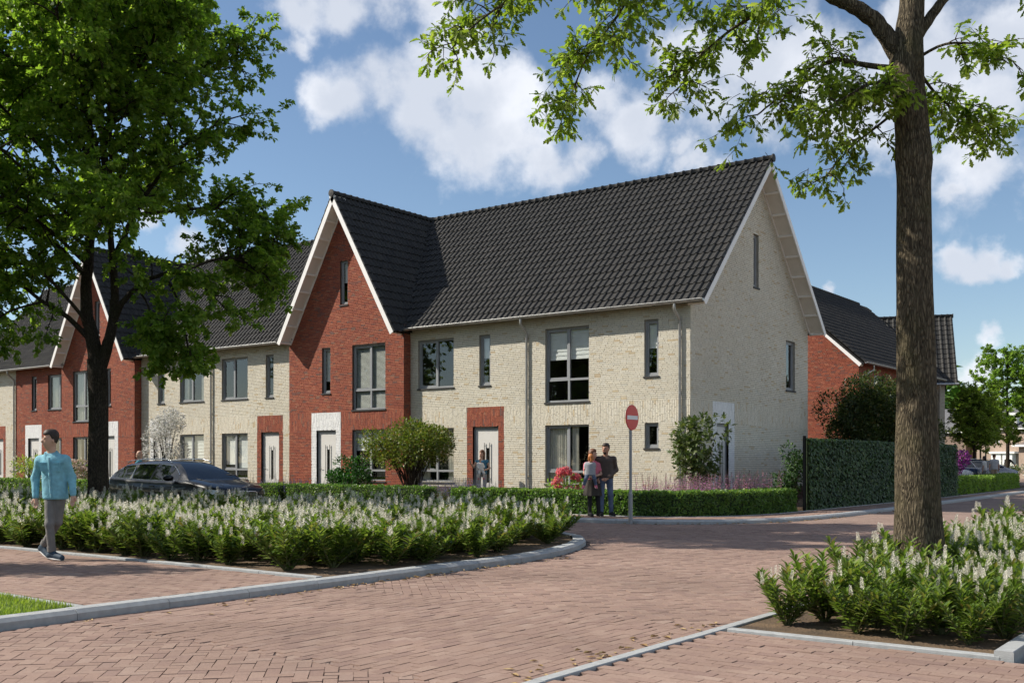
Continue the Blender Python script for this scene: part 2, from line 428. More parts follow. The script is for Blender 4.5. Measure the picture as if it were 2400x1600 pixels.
# ------------------------------------------------------------------ windows and doors
def window(parent, fr, s0, s1, z0, z1, mull=(), trans=(), inner='dark', frac=.4, sill=True, sash=True):
    fw = .062; d0, d1 = -.135, -.075
    b = MB()
    b.fbox(fr, s0, s0+fw, d0, d1, z0, z1); b.fbox(fr, s1-fw, s1, d0, d1, z0, z1)
    b.fbox(fr, s0+fw, s1-fw, d0, d1, z1-fw, z1); b.fbox(fr, s0+fw, s1-fw, d0, d1, z0, z0+fw)
    ss = [s0+fw] + [v for q in mull for v in (q-.038, q+.038)] + [s1-fw]
    zz = [z0+fw] + [v for q in trans for v in (q-.036, q+.036)] + [z1-fw]
    for q in mull: b.fbox(fr, q-.038, q+.038, d0, d1+.004, z0+fw, z1-fw)
    for q in trans:
        for i in range(0, len(ss), 2): b.fbox(fr, ss[i], ss[i+1], d0, d1+.002, q-.036, q+.036)
    w = b.build('window', MT['frame'], parent)
    for i in range(0, len(ss), 2):
        for j in range(0, len(zz), 2):
            a, c, e, g = ss[i], ss[i+1], zz[j], zz[j+1]; dd = -.115
            if sash and i == 0 and j == len(zz)-2 and c-a > .2:
                sb = MB(); t = .045
                sb.fbox(fr, a+.003, a+t, -.13, -.088, e+.003, g-.003); sb.fbox(fr, c-t, c-.003, -.13, -.088, e+.003, g-.003)
                sb.fbox(fr, a+t, c-t, -.13, -.088, e+.003, e+t); sb.fbox(fr, a+t, c-t, -.13, -.088, g-t, g-.003)
                sb.build('sash', MT['frame'], w); a += t; c -= t; e += t; g -= t
            pb = MB(); pb.add([fr.p(a,dd,e), fr.p(c,dd,e), fr.p(c,dd,g), fr.p(a,dd,g)], [(0,1,2,3)]); pb.build('pane', MT['glass'], w)
    if sill:
        sb = MB(); sb.fbox(fr, s0-.03, s1+.03, -.14, .045, z0-.055, z0-.003); sb.build('sill', MT['sill'], w)
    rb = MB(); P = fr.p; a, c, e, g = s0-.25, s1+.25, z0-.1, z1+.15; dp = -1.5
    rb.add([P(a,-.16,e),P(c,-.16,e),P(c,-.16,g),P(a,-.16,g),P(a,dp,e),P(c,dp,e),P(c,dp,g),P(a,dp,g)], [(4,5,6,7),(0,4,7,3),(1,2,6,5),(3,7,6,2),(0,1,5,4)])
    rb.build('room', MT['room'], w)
    ia, ic, ie, ig = s0+fw, s1-fw, z0+fw, z1-fw
    if inner == 'venetian':
        vb = MB(); z = ie + .02
        while z < ig:
            P0 = [P(ia+.01,-.155,z), P(ic-.01,-.155,z), P(ic-.01,-.178,z+.024), P(ia+.01,-.178,z+.024)]
            vb.add(P0, [(0,1,2,3)]); z += .042
        tag(vb.build('venetian_blind', MT['slat'], w), kind='stuff')
    elif inner == 'shade':
        vb = MB(); k = 14; zb = ig - (ig-ie)*frac
        for q in range(k):
            za = zb + (ig-zb)*q/k; zc = zb + (ig-zb)*(q+1)/k
            vb.fbox(fr, ia, ic, -.185 - .012*(q % 2), -.172 - .012*(q % 2), za, zc)
        vb.build('shade', MT['blind'], w)
    elif inner in ('curtain', 'sides'):
        for (p, q) in (((ia, ia+(ic-ia)*.48), (ia+(ic-ia)*.55, ia+(ic-ia)*.72)) if inner == 'curtain' else ((ia, ia+(ic-ia)*.22), (ic-(ic-ia)*.22, ic))):
            vb = MB(); k = max(10, int((q-p)*60)); top = []
            for h in range(k+1):
                x = p + (q-p)*h/k; d = -.21 + .03*math.sin(h*1.25) + .008*math.sin(h*2.9)
                top.append((x, d))
            vs = [P(x,d,ie-.05) for x, d in top] + [P(x,d,ig+.05) for x, d in top]
            vb.add(vs, [(h, h+1, k+2+h, k+1+h) for h in range(k)], 0, True)
            vb.build('curtain', MT['curtain'], w)
    elif inner == 'panel':
        vb = MB(); vb.fbox(fr, ia+.02, ia+(ic-ia)*.42, -.20, -.18, ie+(ig-ie)*.3, ig); vb.fbox(fr, ia+(ic-ia)*.55, ic-.1, -.20, -.18, ie+(ig-ie)*.22, ig)
        vb.build('shade', MT['blind'], w)
    return w

def door(parent, fr, s0, s1, z1, hinge_left=True):
    b = MB(); fw = .075; z0 = .12
    b.fbox(fr, s0, s0+fw, -.135, -.07, z0, z1); b.fbox(fr, s1-fw, s1, -.135, -.07, z0, z1); b.fbox(fr, s0+fw, s1-fw, -.135, -.07, z1-.09, z1)
    d = b.build('door', MT['frame'], parent)
    a, c, g = s0+fw+.004, s1-fw-.004, z1-.095; m = (a+c)/2 + .02
    lb = MB()
    lb.fbox(fr, a, m-.075, -.13, -.085, z0+.05, g); lb.fbox(fr, m+.075, c, -.13, -.085, z0+.05, g)
    lb.fbox(fr, m-.075, m+.075, -.13, -.085, z0+.05, .72); lb.fbox(fr, m-.075, m+.075, -.13, -.085, 1.92, g)
    lb.build('door_leaf', MT['door'], d)
    pb = MB(); pb.add([fr.p(m-.075,-.11,.72), fr.p(m+.075,-.11,.72), fr.p(m+.075,-.11,1.92), fr.p(m-.075,-.11,1.92)], [(0,1,2,3)]); pb.build('pane', MT['glass'], d)
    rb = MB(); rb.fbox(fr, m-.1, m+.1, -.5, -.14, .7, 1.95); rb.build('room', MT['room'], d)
    for q in (-.115, .115):
        hb = MB(); hb.tube([fr.p(m+q,-.05,.75), fr.p(m+q,-.05,2.1)], .013, 8); hb.tube([fr.p(m+q,-.05,.85), fr.p(m+q,-.09,.85)], .008, 6); hb.tube([fr.p(m+q,-.05,2.0), fr.p(m+q,-.09,2.0)], .008, 6)
        hb.build('bar', MT['steel'], d)
    hb = MB(); hx = a+.06; hb.tube([fr.p(hx,-.085,1.2), fr.p(hx,-.03,1.2), fr.p(hx+.1,-.03,1.2)], .011, 6); hb.fbox(fr, hx-.02, hx+.02, -.085, -.077, 1.1, 1.27)
    hb.build('door_handle', MT['steel'], d)
    return d

# ------------------------------------------------------------------ roofs
TW, EAVE_Y, EAVE_Z, RIDGE_Y, RIDGE_Z = .24, -.36, 6.25, 4.695, 11.52
def tile_template(tw, tl):
    prof = [(0,.006),(.10,0),(.46,0),(.56,.012),(.67,.042),(.78,.052),(.89,.042),(1.0,.010)]
    V = []; F = []; k = len(prof)
    for (px, h) in prof:
        V += [(px*tw, -.01, h-.004), (px*tw, -.01, h+.036), (px*tw, tl+.05, h)]
    for i in range(k-1):
        F += [(i*3, (i+1)*3, (i+1)*3+1, i*3+1), (i*3+1, (i+1)*3+1, (i+1)*3+2, i*3+2)]
    F.append((0, 1, 2)); F.append(((k-1)*3, (k-1)*3+2, (k-1)*3+1))
    return np.array(V), F

def tile_field(parent, origin, a, s, nrm, width, length, rows, keep=None, single=0, near=None, tw=TW):
    """roof tiles on a plane: origin at the eave corner, a along the eave, s up the slope"""
    tl = length / rows; cols = max(1, round(width / tw)); tw = width / cols
    V, F = tile_template(tw, tl); o = np.array(origin); a = np.array(a); s = np.array(s); nn = np.array(nrm)
    cells = [(i, j) for j in range(rows) for i in range(cols) if keep is None or keep((i+.5)*tw, (j+.5)*tl)]
    if single:
        cells.sort(key=lambda c: (Vector(o + a*(c[0]*tw) + s*(c[1]*tl)) - near).length)
        me = bpy.data.meshes.new('tile'); me.from_pydata([tuple(v) for v in V], [], F); me.materials.append(MT['tile'])
        pi = parent_inv(parent)
        for (i, j) in cells[:single]:
            q = o + a*(i*tw + random.uniform(-.003,.003)) + s*(j*tl + random.uniform(-.004,.004)) + nn*random.uniform(0, .008)
            ob = bpy.data.objects.new('tile', me); col.objects.link(ob); ob.parent = parent; ob.matrix_parent_inverse = pi
            M = Matrix(((a[0],s[0],nn[0],q[0]),(a[1],s[1],nn[1],q[1]),(a[2],s[2],nn[2],q[2]),(0,0,0,1))); ob.matrix_basis = M
        cells = cells[single:]
    if not cells: return
    W = np.array([a, s, nn]); B = V @ W
    q = np.array([o + a*(i*tw) + s*(j*tl) for i, j in cells]) + nn*rng.uniform(0, .008, (len(cells), 1)) + a*rng.uniform(-.003, .003, (len(cells), 1)) + s*rng.uniform(-.004, .004, (len(cells), 1))
    VV = (q[:, None, :] + B[None]).reshape(-1, 3)
    f4 = np.array([f for f in F if len(f) == 4]); f3 = np.array([f for f in F if len(f) == 3]); off = (np.arange(len(cells))*len(V))[:, None, None]
    F4 = (f4[None]+off).reshape(-1, 4); F3 = (f3[None]+off).reshape(-1, 3)
    r = rng.random(len(cells)); rnd = np.concatenate([np.repeat(r, len(f4)), np.repeat(r, len(f3))])
    tag(link('tiles', mesh_np('tiles', VV, [F4, F3], MT['tile'], rnd=rnd), parent), kind='stuff')

def ridge_caps(parent, p0, p1, step=.34, r=.115):
    p0 = Vector(p0); p1 = Vector(p1); d = (p1-p0); n = max(1, round(d.length/step)); st = d.length/n; d.normalize()
    b = MB(); k = 8
    vs = []
    for (t, rr) in ((0, r*1.14), (.05, r*1.14), (.055, r), (st+.02, r*.93)):
        for j in range(k+1):
            q = math.pi*(-.12 + 1.24*j/k); vs.append((t, rr*math.cos(q), rr*math.sin(q)))
    fs = [(i*(k+1)+j, i*(k+1)+j+1, (i+1)*(k+1)+j+1, (i+1)*(k+1)+j) for i in range(3) for j in range(k)]
    b.add(vs, fs, 0, True); b.add(vs[:k+1], [tuple(range(k+1))], 0)
    me = b.mesh('ridge_cap', MT['tile']); ang = math.atan2(d.y, d.x); pi = parent_inv(parent)
    for i in range(n):
        o = bpy.data.objects.new('ridge_cap', me); col.objects.link(o); o.parent = parent; o.matrix_parent_inverse = pi
        o.location = p0 + d*(st*i); o.rotation_euler = (0, 0, ang)
    e = MB(); e.lathe([(0,0),(r*1.2,0),(r*1.2,.04),(0,.05)], n=14); M = Matrix.Translation(p1) @ Matrix.Rotation(ang, 4, 'Z') @ Matrix.Rotation(R(90), 4, 'Y')
    eb = MB(); eb.add([M @ Vector(v) for v in e.v], e.f, 0); eb.build('ridge_end', MT['tile'], parent)

def gutter(parent, x0, x1, y=EAVE_Y-.06, z=EAVE_Z+.0, along='x', c=0.0, r=.078):
    b = MB(); k = 10; vs = []
    for t in (x0, x1):
        for ring in (r, r-.008):
            for j in range(k+1):
                q = math.pi + math.pi*j/k
                dy, dz = ring*math.cos(q), ring*math.sin(q)
                vs.append((t, y+dy, z+dz) if along == 'x' else (c-dy, t, z+dz))
    m = k+1
    fs = []
    for j in range(k):
        fs.append((j, j+1, 2*m+j+1, 2*m+j)); fs.append((m+j+1, m+j, 3*m+j, 3*m+j+1))
    fs += [(0, 2*m, 3*m, m), (k, m+k, 3*m+k, 2*m+k)]
    b.add(vs, fs, 0, True)
    b.add(vs[:m], [tuple(range(m))]); b.add(vs[2*m:3*m], [tuple(range(m-1, -1, -1))])
    lo, hi = (x0, x1)
    P = (lambda t: (t, y-r, z)) if along == 'x' else (lambda t: (c+r, t, z))
    b.tube([P(lo), P(hi)], .011, 6)
    return b.build('gutter', MT['zinc'], parent)

def downpipe(parent, x, yw, y=EAVE_Y-.06, z=EAVE_Z):
    b = MB(); r = .042
    b.tube([(x,y,z-.07),(x,y,z-.2),(x,y+.02,z-.25),(x,yw-.10,z-.50),(x,yw-.075,z-.56),(x,yw-.075,.1)], r, 10)
    o = b.build('downpipe', MT['zinc'], parent)
    for zz in (5.2, 3.5, 1.9, .9):
        c = MB(); c.tube([(x,yw-.075,zz),(x,yw-.075,zz+.04)], r+.007, 10); c.box(x-.012, x+.012, yw-.06, yw, zz+.01, zz+.03); c.build('pipe_bracket', MT['zinc'], o)

def gable_trim(parent, fr, sa, sr, sb, z_eave, z_ridge, over):
    """white bargeboards and a panelled soffit under a gable overhang; frame fr is the gable wall"""
    for (s0, s1) in ((sa, sr), (sb, sr)):
        sg = 1 if s1 > s0 else -1
        run = abs(s1-s0); pitch = math.atan2(z_ridge-z_eave, run); c, sn = math.cos(pitch), math.sin(pitch)
        def Q(t, h, d): return fr.p(s0 + sg*(t*c - h*sn), d, z_eave + t*sn + h*c)
        Lg = run/c
        def slab(t0, t1, h0, h1, d0, d1):
            b = MB(); vs = [Q(t0,h0,d0),Q(t1,h0,d0),Q(t1,h1,d0),Q(t0,h1,d0),Q(t0,h0,d1),Q(t1,h0,d1),Q(t1,h1,d1),Q(t0,h1,d1)]
            return b.add(vs, [(0,1,2,3),(7,6,5,4),(0,4,5,1),(1,5,6,2),(2,6,7,3),(3,7,4,0)])
        bb = slab(-.02, Lg, -.19, -.012, over-.035, over).build('bargeboard', MT['barge'], parent)
        so = slab(.02, Lg-.02, -.115, -.095, .012, over-.04).build('soffit', MT['soffit'], parent)
        slab(.02, Lg-.05, -.175, -.118, .013, .05).build('soffit_batten', MT['barge'], so)
        n = 8
        for i in range(n+1):
            t = .04 + (Lg-.35)*i/n
            slab(t, t+.055, -.185, -.118, .055, over-.045).build('soffit_rib', MT['barge'], so)

def valley_u(z, uc, half_slope): return (RIDGE_Z - z)/half_slope

def main_roof(parent, x0, x1, rows=19, single=0, dorm=(), end_over=0.0):
    """front and back slopes of the terrace between x0 and x1 (world X)"""
    run = RIDGE_Y - EAVE_Y; rise = RIDGE_Z - EAVE_Z; Ls = math.hypot(run, rise); c, s = run/Ls, rise/Ls
    b = MB(); xe = x1 + end_over; t = .10
    fy, fz = EAVE_Y+.05, EAVE_Z-.035; ry, rz = RIDGE_Y, RIDGE_Z-.07; by = 2*RIDGE_Y - fy
    pr = [(fy,fz),(ry,rz),(by,fz),(by,fz-.035),(ry,rz-.08),(fy,fz-.035)]
    vs = [(x0,y,z) for y,z in pr] + [(xe-.04,y,z) for y,z in pr]
    b.add(vs, [(0,6,7,1),(1,7,8,2),(2,8,9,3),(3,9,10,4),(4,10,11,5),(5,11,6,0),(0,1,4,5),(1,2,3,4),(6,11,10,7),(7,10,9,8)])
    rf = b.build('roof', MT['under'], parent)
    def keep(t_, v):
        x = x0+t_; z = EAVE_Z + v*s
        for (xc, hs) in dorm:
            if abs(x-xc) < (RIDGE_Z-z)/hs - .22: return False
        return True
    tile_field(rf, (x0, EAVE_Y, EAVE_Z), (1,0,0), (0,c,s), (0,-s,c), xe-x0, Ls, rows, keep, single, Vector(cam.location))
    return rf

def cross_roof(parent, xc, xa, xb, yf, over=.62, single=0, y_back=RIDGE_Y, rows=17):
    """the steep gable roof over a red house: ridge along Y, slopes facing left and right"""
    ez = 6.13; run = abs(xb-xc)+.06; rise = RIDGE_Z-ez; hs = rise/run; Ls = math.hypot(run, rise); c, s = run/Ls, rise/Ls
    yo = yf - over
    b = MB(); fx = run-.06
    pr = [(xc-fx,ez-.0),(xc,RIDGE_Z-.1),(xc+fx,ez-.0),(xc+fx,ez-.05),(xc,RIDGE_Z-.17),(xc-fx,ez-.05)]
    vs = [(x,yo+.05,z) for x,z in pr] + [(x,y_back if i in (1,4) else yf+.45,z) for i,(x,z) in enumerate(pr)]
    b.add(vs, [(0,1,7,6),(1,2,8,7),(2,3,9,8),(3,4,10,9),(4,5,11,10),(5,0,6,11),(0,5,4,1),(1,4,3,2)])
    rf = b.build('roof', MT['under'], parent)
    msl = (RIDGE_Z-EAVE_Z)/(RIDGE_Y-EAVE_Y)
    def valley_y(z): return EAVE_Y + (z-EAVE_Z)/msl
    Wd = y_back - yo
    tile_field(rf, (xc+run, yo, ez), (0,1,0), (-c,0,s), (s,0,c), Wd, Ls, rows, lambda t_, v: yo+t_ < valley_y(ez+v*s)+.28, single, Vector(cam.location))
    tile_field(rf, (xc-run, y_back, ez), (0,-1,0), (c,0,s), (-s,0,c), Wd, Ls, rows, lambda t_, v: y_back-t_ < valley_y(ez+v*s)+.28)
    ridge_caps(rf, (xc, y_back-.05, RIDGE_Z+.02), (xc, yo-.02, RIDGE_Z+.02))
    fr = Frame((0, yf), (1,0), (0,-1))
    gable_trim(parent, fr, xc-run+.02, xc, xc+run-.02, ez, RIDGE_Z, over)
    return rf, hs

def front_wall(house, fr, x0, x1, z1, brick, joint, wins, doors=(), clip=None, single=0):
    """wins: (s0,s1,z0,z1,...); doors: (s0,s1,surround s0,s1,brick,joint)"""
    holes = [(w[0], w[1], w[2], w[3]) for w in wins] + [(d[0], d[1], .1, 2.655) for d in doors]
    b = MB(); backing(b, fr, x0, x1, .0, z1, holes, 0, clip)
    b.fbox(fr, x0, x1, .0, .016, .0, BASE-.003, 1)
    w = b.build('wall', [joint, MT['plinth']], house)
    sur = [(d[2], d[3], BASE, BAND1) for d in doors]
    ex = holes + sur
    r = brick_fill(x0, x1, BASE, BAND0, ex)
    r += brick_fill(x0, x1, BAND1, z1, ex, clip=clip)
    rv = brick_fill(x0, x1, BAND0, BAND1, ex, vertical=True)
    place_bricks(r, fr, brick, w, single, Vector(cam.location))
    place_bricks(rv, fr, brick, w)
    for d in doors:
        r = brick_fill(d[2], d[3], BASE, BAND0, holes)
        rv = brick_fill(d[2], d[3], BAND0, BAND1, holes, vertical=True)
        sb = MB(); backing(sb, Frame((fr.o[0]+fr.n[0]*.003, fr.o[1]+fr.n[1]*.003), fr.a, fr.n), d[2], d[3], BASE, BAND1, [(d[0], d[1], .1, 2.655)], 0)
        so = sb.build('door_surround', d[5], house)
        f2 = Frame((fr.o[0]+fr.n[0]*.003, fr.o[1]+fr.n[1]*.003), fr.a, fr.n)
        place_bricks(r + rv, f2, d[4], so)
        door(house, fr, d[0], d[1], 2.65)
    for v in wins: window(house, fr, *v[:4], **(v[4] if len(v) > 4 else {}))
    return w

def shell(house, x0, x1, y0, y1, z1, m, gable=None):
    """plain side and back walls that close the house"""
    b = MB()
    b.add([(x1,y1,0),(x0,y1,0),(x0,y1,z1),(x1,y1,z1)], [(0,1,2,3)])
    for x in ((x0, x1) if gable is None else (x0,)):
        b.add([(x,y0+.3,0),(x,y1,0),(x,y1,z1),(x,RIDGE_Y,RIDGE_Z-.4),(x,y0+.3,z1)], [(0,1,2,3,4)])
    b.build('party_wall', m, house)

Wt = dict
F0 = Frame((0, 0), (1, 0), (0, -1))
FR = Frame((0, -.35), (1, 0), (0, -1))
GF = Frame((0, 0), (0, 1), (1, 0))
cr, cj, rd, rj, wh, wj = MT['cream'], MT['creamj'], MT['red'], MT['redj'], MT['white'], MT['whitej']
U = lambda a, b: (-b, -a)                     # facade distance from the corner -> world X
def win(u0, u1, z0, z1, **k): return (-u1, -u0, z0, z1, k)
def big(u0, u1, m, **k): return win(u0, u1, 3.395, 5.82, mull=(-m,), trans=(4.13,), **k)
def gnd(u0, u1, m, **k): return win(u0, u1, .72, 2.645, mull=(-m,), trans=(1.12,), **k)
def two(u0, u1, m, **k): return win(u0, u1, 4.085, 5.82, mull=(-m,), **k)
def slim(u0, u1, **k): return win(u0, u1, 4.085, 5.82, sash=True, **k)
def dr(u0, u1, s0, s1, b, j): return (-u1, -u0, -s1, -s0, b, j)
ZW = 6.45
HALF = 3.1; XC1, XC2 = -14.46, -31.25
msl_ = (RIDGE_Z-6.13)/(HALF+.16)
dorm1 = ((XC1, msl_),); dorm2 = ((XC2, msl_),)

# corner house
hA = thing('corner_house', 'cream brick corner house with tall gable end, behind the large no entry sign', 'house', (0, 0, 0), 'terraced houses')
front_wall(hA, F0, -5.7, 0, ZW, cr, cj, [big(3.61, 5.33, 4.44, inner='shade', frac=.42), gnd(3.61, 5.33, 4.44, inner='curtain'), slim(1.08, 1.58, inner='shade', frac=.5),
    win(1.08, 1.57, 1.87, 2.645, inner='dark')], single=260)
def gclip(z):
    run = max(0., (11.37 - z) / 1.055); return (4.695-run, 4.695+run)
gh = [(4.54, 4.96, 7.31, 9.09), (7.31, 8.15, 4.0, 5.76)]
b = MB(); gdoor = (1.75, 2.62, .1, 2.655); backing(b, GF, 0, 9.39, 0, 11.37, gh + [gdoor], 0, gclip, reveal=.14)
b.fbox(GF, 0, 9.39, 0, .016, 0, BASE-.003, 1)
gw = b.build('gable_wall', [cj, MT['plinth']], hA)
ex = gh + [gdoor, (1.48, 3.05, BASE, BAND1)]
place_bricks(brick_fill(0, 9.39, BASE, BAND0, ex) + brick_fill(0, 9.39, BAND1, 11.3, ex, clip=gclip) + brick_fill(0, 9.39, BAND0, BAND1, ex, vertical=True), GF, cr, gw)
f2 = Frame((.003, 0), (0, 1), (1, 0))
sb = MB(); backing(sb, f2, 1.48, 3.05, BASE, BAND1, [gdoor], 0); so = sb.build('door_surround', wj, hA)
place_bricks(brick_fill(1.48, 3.05, BASE, BAND0, [gdoor]) + brick_fill(1.48, 3.05, BAND0, BAND1, [gdoor], vertical=True), f2, wh, so)
door(hA, GF, 1.75, 2.62, 2.65)
for h in gh: window(hA, GF, *h, inner='dark')
shell(hA, -5.7, 0, 0, 9.39, ZW, cj, gable=True)
rfA = main_roof(hA, -5.7, 0, single=300, end_over=.62)
ridge_caps(rfA, (-5.7, RIDGE_Y, RIDGE_Z+.03), (.63, RIDGE_Y, RIDGE_Z+.03))
gable_trim(hA, GF, EAVE_Y+.06, RIDGE_Y, 2*RIDGE_Y-EAVE_Y-.06, EAVE_Z-.02, RIDGE_Z-.02, .60)
gutter(hA, -5.7, .64); downpipe(hA, -.32, 0)
# second cream house
hB = thing('terraced_house', 'cream brick terraced house with a red brick door surround behind the woman holding a baby', 'house', (-8.5, 0, 0), 'terraced houses')
front_wall(hB, F0, -11.4, -5.7, ZW, cr, cj, [two(9.29, 10.98, 10.12, inner='dark'), slim(7.64, 8.13, inner='shade', frac=.45), gnd(9.29, 10.98, 10.12, inner='sides')],
    [dr(7.29, 8.42, 7.05, 8.68, rd, rj)])
shell(hB, -11.4, -5.72, 0, 9.39, ZW, cj)
rfB = main_roof(hB, -14.46, -5.7, single=300, dorm=dorm1)
ridge_caps(rfB, (-14.4, RIDGE_Y, RIDGE_Z+.03), (-5.72, RIDGE_Y, RIDGE_Z+.03))
gutter(hB, -11.62, -5.71); downpipe(hB, -6.05, 0)
# red gable house
def red_gable(name, label, xc, wins, doors, loc, single=0):
    h = thing(name, label, 'house', loc, 'terraced houses')
    x0, x1 = xc-HALF, xc+HALF
    def cl(z):
        r = max(0., (11.33 - z) / 1.717); return (xc-r, xc+r)
    front_wall(h, FR, x0, x1, 11.3, rd, rj, wins, doors, clip=cl)
    rb = MB()
    for x, fr in ((x1, Frame((x1, -.35), (0, 1), (1, 0))),):
        ex = []
        backing(rb, fr, 0, .35, 0, ZW, ex, 0)
        rw = rb.build('side_wall', rj, h)
        place_bricks(brick_fill(0.012, .35, BASE, BAND0) + brick_fill(.012, .35, BAND1, 6.1) + brick_fill(.012, .35, BAND0, BAND1, vertical=True), fr, rd, rw)
    shell(h, x0+.02, x1-.02, 0, 9.39, ZW, rj)
    lb = MB(); lb.add([(x0,-.35,0),(x0,.3,0),(x0,.3,6.2),(x0,-.35,6.2)], [(0,1,2,3)]); lb.build('side_wall', rj, h)
    rf, hs = cross_roof(h, xc, x0, x1, -.35, single=single)
    main_back = MB(); return h
hC = red_gable('gable_house', 'red brick gable house with a white brick door surround next to the bushy shrub', XC1,
    [win(14.25, 14.67, 7.42, 9.12, inner='shade', frac=.5), win(15.2, 15.67, 4.085, 5.82, inner='shade', frac=.75), big(12.28, 14.01, 13.09, inner='venetian'), gnd(12.28, 14.01, 13.09, inner='shade', frac=.4)],
    [dr(14.89, 15.98, 14.63, 16.26, wh, wj)], (-14.46, -.35, 0), single=220)
# cream pair behind the car
hD = thing('terraced_house', 'cream brick terraced house with red brick door surround behind the bonnet of the black car', 'house', (-20.2, 0, 0), 'terraced houses')
front_wall(hD, F0, -22.82, -17.3, ZW, cr, cj, [slim(18.92, 19.41, inner='dark'), two(20.55, 22.27, 21.5, inner='dark'), gnd(20.55, 22.27, 21.4, inner='panel')], [dr(18.58, 19.69, 18.34, 19.95, rd, rj)])
shell(hD, -22.8, -17.4, 0, 9.39, ZW, cj)
rfD = main_roof(hD, -22.82, -14.46, dorm=dorm1)
ridge_caps(rfD, (-22.82, RIDGE_Y, RIDGE_Z+.03), (-14.5, RIDGE_Y, RIDGE_Z+.03))
gutter(hD, -22.8, -17.42); downpipe(hD, -22.93, 0)
hE = thing('terraced_house', 'cream brick terraced house with white brick door surround behind the white blossoming shrub', 'house', (-25.5, 0, 0), 'terraced houses')
front_wall(hE, F0, -28.15, -22.82, ZW, cr, cj, [two(23.5, 25.22, 24.4, inner='sides'), slim(26.36, 26.86, inner='dark'), gnd(23.5, 25.22, 24.4, inner='shade', frac=.55)], [dr(26.1, 27.2, 25.85, 27.46, wh, wj)])
shell(hE, -28.15, -22.83, 0, 9.39, ZW, cj)
rfE = main_roof(hE, -31.25, -22.82, dorm=dorm2)
ridge_caps(rfE, (-31.2, RIDGE_Y, RIDGE_Z+.03), (-22.84, RIDGE_Y, RIDGE_Z+.03))
gutter(hE, -28.6, -22.82)
hF = red_gable('gable_house', 'red brick gable house behind the forked trunk of the tree beside the car', XC2,
    [win(31.0, 31.42, 7.42, 9.12, inner='dark'), win(30.06, 30.45, 4.085, 5.82, inner='dark'), big(31.6, 33.32, 32.4, inner='curtain'), gnd(31.6, 33.32, 32.4, inner='sides')],
    [dr(29.75, 30.85, 29.47, 31.1, wh, wj)], (-31.25, -.35, 0))
hG = thing('terraced_house', 'red brick terraced house with white brick door surround behind the walking man', 'house', (-36.8, 0, 0), 'terraced houses')
front_wall(hG, F0, -39.41, -34.2, ZW, rd, rj, [two(34.88, 36.24, 35.25, inner='curtain'), slim(37.35, 37.83, inner='dark'), gnd(34.88, 36.24, 35.25, inner='sides')], [dr(37.11, 38.18, 36.85, 38.46, wh, wj)])
shell(hG, -39.4, -34.2, 0, 9.39, ZW, rj)
rfG = main_roof(hG, -39.41, -31.25, dorm=dorm2)
ridge_caps(rfG, (-39.41, RIDGE_Y, RIDGE_Z+.03), (-31.3, RIDGE_Y, RIDGE_Z+.03))
gutter(hG, -39.4, -34.1); downpipe(hG, -39.5, 0)
hH = thing('terraced_house', 'cream brick terraced house at the left edge of the photo', 'house', (-42, 0, 0), 'terraced houses')
front_wall(hH, F0, -45.1, -39.41, ZW, cr, cj, [two(43.0, 44.7, 43.9, inner='dark'), slim(41.3, 41.8, inner='dark'), gnd(43.0, 44.7, 43.9, inner='dark')], [dr(40.72, 41.8, 40.48, 42.1, rd, rj)])
shell(hH, -45.1, -39.42, 0, 9.39, ZW, cj)
rfH = main_roof(hH, -45.1, -39.41)
ridge_caps(rfH, (-45.1, RIDGE_Y, RIDGE_Z+.03), (-39.43, RIDGE_Y, RIDGE_Z+.03)); gutter(hH, -45.1, -39.42)
# ------------------------------------------------------------------ ground
WALK = .085                                   # pavements lie this much above the road
MT.update(
    earth=mat('earth', (.035,.055,.018), .95, .25, .8, .4, 30, c2=(.06,.065,.025)),
    soil=mat('soil', (.075,.052,.034), .95, 0, 5, .9, 45, c2=(.16,.105,.06)),
    sand=mat('joint_sand', (.080,.058,.047), .95, .2, 15, .3),
    concrete=mat('kerb_concrete', (.36,.37,.37), .85, .1, 14, .35, 160, spec=.2),
    paver=mat_rnd('clinker_paver', [(0,(.262,.178,.142)),(.22,(.285,.196,.157)),(.42,(.245,.165,.135)),(.6,(.300,.212,.170)),(.78,(.268,.182,.148)),(.9,(.232,.156,.130)),(1,(.314,.226,.184))], nscale=45, namt=.10, bump=.25, bscale=220, rough=.85, spec=.2, big=.15, bigscale=.55),
    grass=mat_rnd('grass_blade', [(0,(.15,.22,.03)),(.5,(.22,.30,.05)),(1,(.30,.36,.09))], rough=.6, nscale=3, namt=.2, bump=0, transl=.35),
    turf=mat('turf', (.06,.11,.02), .95, .3, 4),
    leafdry=mat_rnd('dry_leaf', [(0,(.28,.17,.07)),(.4,(.38,.28,.13)),(.8,(.20,.11,.05)),(1,(.45,.36,.2))], rough=.8, nscale=30, namt=.2, bump=0),
)
